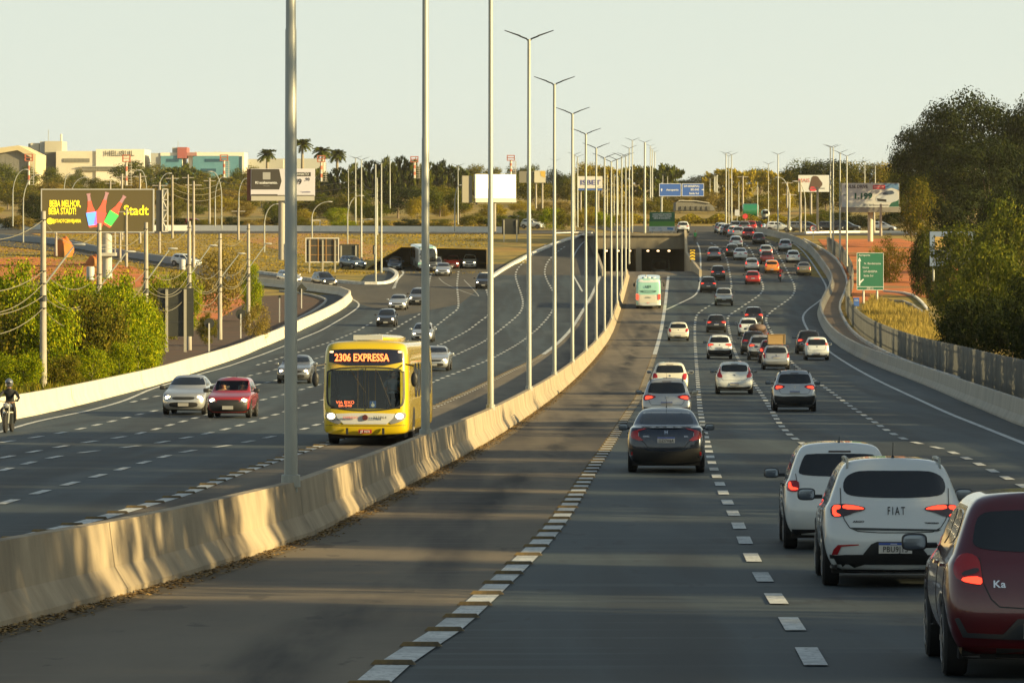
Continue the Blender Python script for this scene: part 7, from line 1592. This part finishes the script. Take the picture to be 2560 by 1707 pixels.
hill([(700,420,80,1000,'round','mid'),(740,425,80,980,'round','mid'),(800,410,90,960,'spiky','mid'),(850,405,80,950,'spiky','dark'),(890,395,90,940,'spiky','mid'),(930,385,90,930,'spiky','dark'),(970,378,80,930,'spiky','mid'),(1005,372,70,930,'spiky','dark'),(1040,385,80,930,'spiky','mid'),(1075,390,90,940,'spiky','mid'),(1110,388,90,940,'spiky','dark'),(1145,400,70,950,'spiky','mid')], 'feathery dark tree from the left', 'in the row right of the palms')
hill([(730,490,110,800,'round','olive'),(800,480,110,800,'round','mid'),(870,478,110,790,'round','olive'),(900,470,90,800,'round','mid'),(995,455,150,780,'round','dark'),(1060,460,120,790,'round','mid'),(1100,450,120,800,'broad','olive'),(1150,470,90,780,'round','mid'),(940,500,80,760,'bush','mid'),(760,520,70,720,'bush','gold'),(840,515,80,720,'bush','bright'),(690,510,70,760,'bush','mid')], 'rounded tree from the left', 'on the slope above the grass bank')
hill([(1190,408,90,1100,'round','olive'),(1240,410,80,1090,'broad','olive'),(1290,412,90,1080,'round','mid'),(1330,408,80,1080,'round','mid'),(1390,418,90,1000,'round','dark'),(1420,430,70,980,'round','mid')], 'tree from the left', 'on the skyline around the bright blank billboard')
hill([(1460,402,110,1000,'round','gold'),(1500,405,110,1000,'broad','gold'),(1540,410,110,1000,'bamboo','gold'),(1590,412,110,980,'bamboo','olive'),(1640,410,120,960,'bamboo','olive'),(1660,408,110,940,'bamboo','mid'),(1475,470,110,820,'bush','olive'),(1530,480,110,820,'bush','gold'),(1590,480,110,820,'bush','dry'),(1640,490,90,800,'bush','olive')], 'golden tree from the left', 'behind the median lamp posts')
hill([(1705,440,110,1050,'broad','dark'),(1745,432,110,1040,'broad','dark'),(1775,440,80,1040,'round','olive'),(1800,422,120,1000,'bamboo','gold'),(1850,415,130,990,'bamboo','gold'),(1900,410,120,1000,'broad','mid'),(1940,420,110,960,'bamboo','gold'),(1975,420,100,950,'round','gold'),(2010,385,150,900,'broad','mid'),(2065,378,170,880,'broad','dark'),(2120,392,150,880,'broad','olive'),(2170,398,130,870,'round','olive'),(2215,400,110,870,'round','gold'),(2100,440,150,820,'round','olive'),(2030,460,110,820,'round','olive'),(2250,430,110,800,'round','olive')], 'tree from the left', 'on the right skyline beyond the far queue')
hill([(1700,470,110,860,'bush','dry'),(1770,475,90,860,'bush','dry'),(1830,480,110,850,'bush','dry'),(1890,478,110,850,'bush','olive'),(1950,480,110,840,'bush','gold'),(2060,520,80,660,'bush','mid'),(2110,525,80,650,'bush','dark'),(2160,530,80,640,'bush','dark'),(2020,528,60,650,'bush','olive'),(2230,520,80,640,'bush','dark'),(2260,490,90,680,'round','olive'),(2300,480,100,640,'round','mid')], 'low bush from the left', 'behind the side road at right')
hill([(1380,505,70,640,'bush','bright'),(1410,520,50,630,'bush','olive'),(1335,520,70,660,'bush','mid'),(1300,520,70,660,'bush','mid'),(1240,530,80,650,'bush','mid'),(1180,530,80,650,'bush','olive'),(1100,545,90,640,'bush','olive'),(1020,542,90,640,'bush','dark'),(940,545,90,640,'bush','olive'),(860,548,80,640,'bush','bright'),(760,545,70,640,'bush','olive'),(1460,515,70,660,'bush','gold'),(1510,520,70,660,'bush','bright'),(1560,525,60,660,'bush','gold')], 'bush from the left', 'along the upper road behind the grass bank')
random.seed(31)
hill([(x_ + random.uniform(-12, 12), random.uniform(436, 458), random.uniform(85, 130), random.uniform(940, 1060), random.choice(['round', 'round', 'broad']), random.choice(['olive', 'mid', 'dry', 'olive'])) for x_ in range(-10, 1460, 48)], 'olive tree from the left', 'in the long belt across the hillside')
hill([(x_ + random.uniform(-20, 20), random.uniform(482, 512), random.uniform(55, 90), random.uniform(730, 860), 'bush', random.choice(['olive', 'dry', 'gold', 'mid'])) for x_ in range(-10, 1480, 62)], 'dry bush from the left', 'on the golden field above the upper road')
hill([(x_ + random.uniform(-8, 8), random.uniform(531, 546), random.uniform(45, 75), random.uniform(640, 670), 'bush', random.choice(['olive', 'mid', 'olive', 'dry', 'dark'])) for x_ in range(20, 760, 40)], 'shrub from the left', 'in the hedgerow beside the upper road on the left')
def _wide(r_):
    y = 503 + 245 * r_.random() ** 1.2; x = r_.uniform(-.125, -.002) * y
    while (604 < y < 652) or x > -3 or (508 < y < 532 and x > -19): y = 503 + 245 * r_.random() ** 1.2; x = r_.uniform(-.125, -.004) * y
    return x, y
scatter('grass_tufts', 30000, _wide, lambda r_: r_.uniform(.03, .14), leafmat('grass_tan', (.24,.17,.015), (.33,.23,.02), (.18,.135,.012), .3), 'short dry tufts of grass over the bank and the field on the left', 'grass', .12, 8)
# hedge strip near the crossing
hd = MB(); rnd = random.Random(2)
sheet('grass_verge', gp([(1560,552),(1700,554),(1830,553),(1990,560),(2100,560)])[::1] + [( (2110-CX)*720/F, 720), ((1560-CX)*720/F, 720)], mat('lit_grass', (.34,.33,.05), .9, col2=(.24,.26,.04), scale=.2), .05)
for i in range(16000):
    x = rnd.uniform(18, 54); y = rnd.uniform(716, 724); h = rnd.uniform(0, 1.6) * (.7 + .3 * math.sin(x * 1.3)); z = Z(y) + h
    n = Vector((rnd.gauss(0,1), rnd.gauss(0,1), rnd.gauss(0,1))).normalized() * .16; t = n.cross(Vector((0,0,1))).normalized() * .16
    hd.quad((x-n.x, y-n.y, z-n.z), (x+t.x, y+t.y, z), (x+n.x, y+n.y, z+n.z), (x-t.x, y-t.y, z))
meta(ob('hedge', hd.mesh(fix=False), LM['gold']), 'long low yellow-green hedge across the far end of the right road', 'hedge')
# palms
def palm(px, ytrunk, rpx, d, label, fat=1):
    X = (px - CX) * d / F; zt_ = CZ - (ytrunk - YH) * d / F; k = d / F; h = zt_ - Z(d); rnd = random.Random(int(px)); R_ = rpx * k
    r = thing('palm_tree', label, 'palm', (X, d, Z(d)), group='royal palms on the left skyline')
    ob('trunk', MB().tube([(0,0,0),(0,0,h*.5),(0,0,h-R_*.35)], [.45,.42,.26], 10).mesh(smooth=True), barkp, r); ob('crownshaft', MB().tube([(0,0,h-R_*.4),(0,0,h)], [.28,.2], 8).mesh(), mat('crownshaft', (.12,.16,.03), .6), r)
    mb = MB()
    for i in range(int(34 * fat)):
        a = i * 2.399; e = rnd.uniform(-.45, 1.25); L_ = R_ * rnd.uniform(.85, 1.15); pp = []
        for s in range(8):
            t = s / 7; ang = e - t * t * 1.5 ; pp.append(Vector((math.cos(a) * L_ * t * math.cos(e * .6), math.sin(a) * L_ * t * math.cos(e * .6), h + L_ * (math.sin(e) * t - .42 * t * t))))
        for s in range(1, 8):
            for q in range(3):
                c = pp[s-1].lerp(pp[s], q / 3); u = (pp[s] - pp[s-1]).normalized(); sd = u.cross(Vector((0,0,1))).normalized()
                for sg in (-1, 1):
                    tip = c + sd * sg * L_ * .36 * (1 - abs(s/8 - .4)) + u * L_ * .08 - Vector((0,0, L_ * rnd.uniform(.05, .15))); mb.quad(c, c + u * L_ * .10, tip, tip - u * .02)
    mb.v = [tuple(v) for v in mb.v]; ob('fronds', mb.mesh(fix=False), LM['mid'], r)
palm(668, 385, 24, 1000, 'lone palm left of the nearest lamp post'); palm(756, 360, 27, 1000, 'tallest palm just right of the nearest lamp post'); palm(806, 378, 25, 980, 'full palm right of the tallest one', 1.3); palm(843, 385, 24, 990, 'rightmost palm against the dark feathery trees', 1.3)
# ---- warm evening haze over the whole scene
hb = MB().box(-1100, 1100, -90, 6200, -60, 95).mesh(); hm = bpy.data.materials.new('haze'); hm.use_nodes = True; t = hm.node_tree; t.nodes.clear()
pv = t.nodes.new('ShaderNodeVolumePrincipled'); pv.inputs['Color'].default_value = (1.0, .96, .86, 1); pv.inputs['Density'].default_value = .000045; pv.inputs['Anisotropy'].default_value = .2
o_ = t.nodes.new('ShaderNodeOutputMaterial'); t.links.new(pv.outputs[0], o_.inputs['Volume'])
meta(ob('haze', hb, hm), kind='stuff')
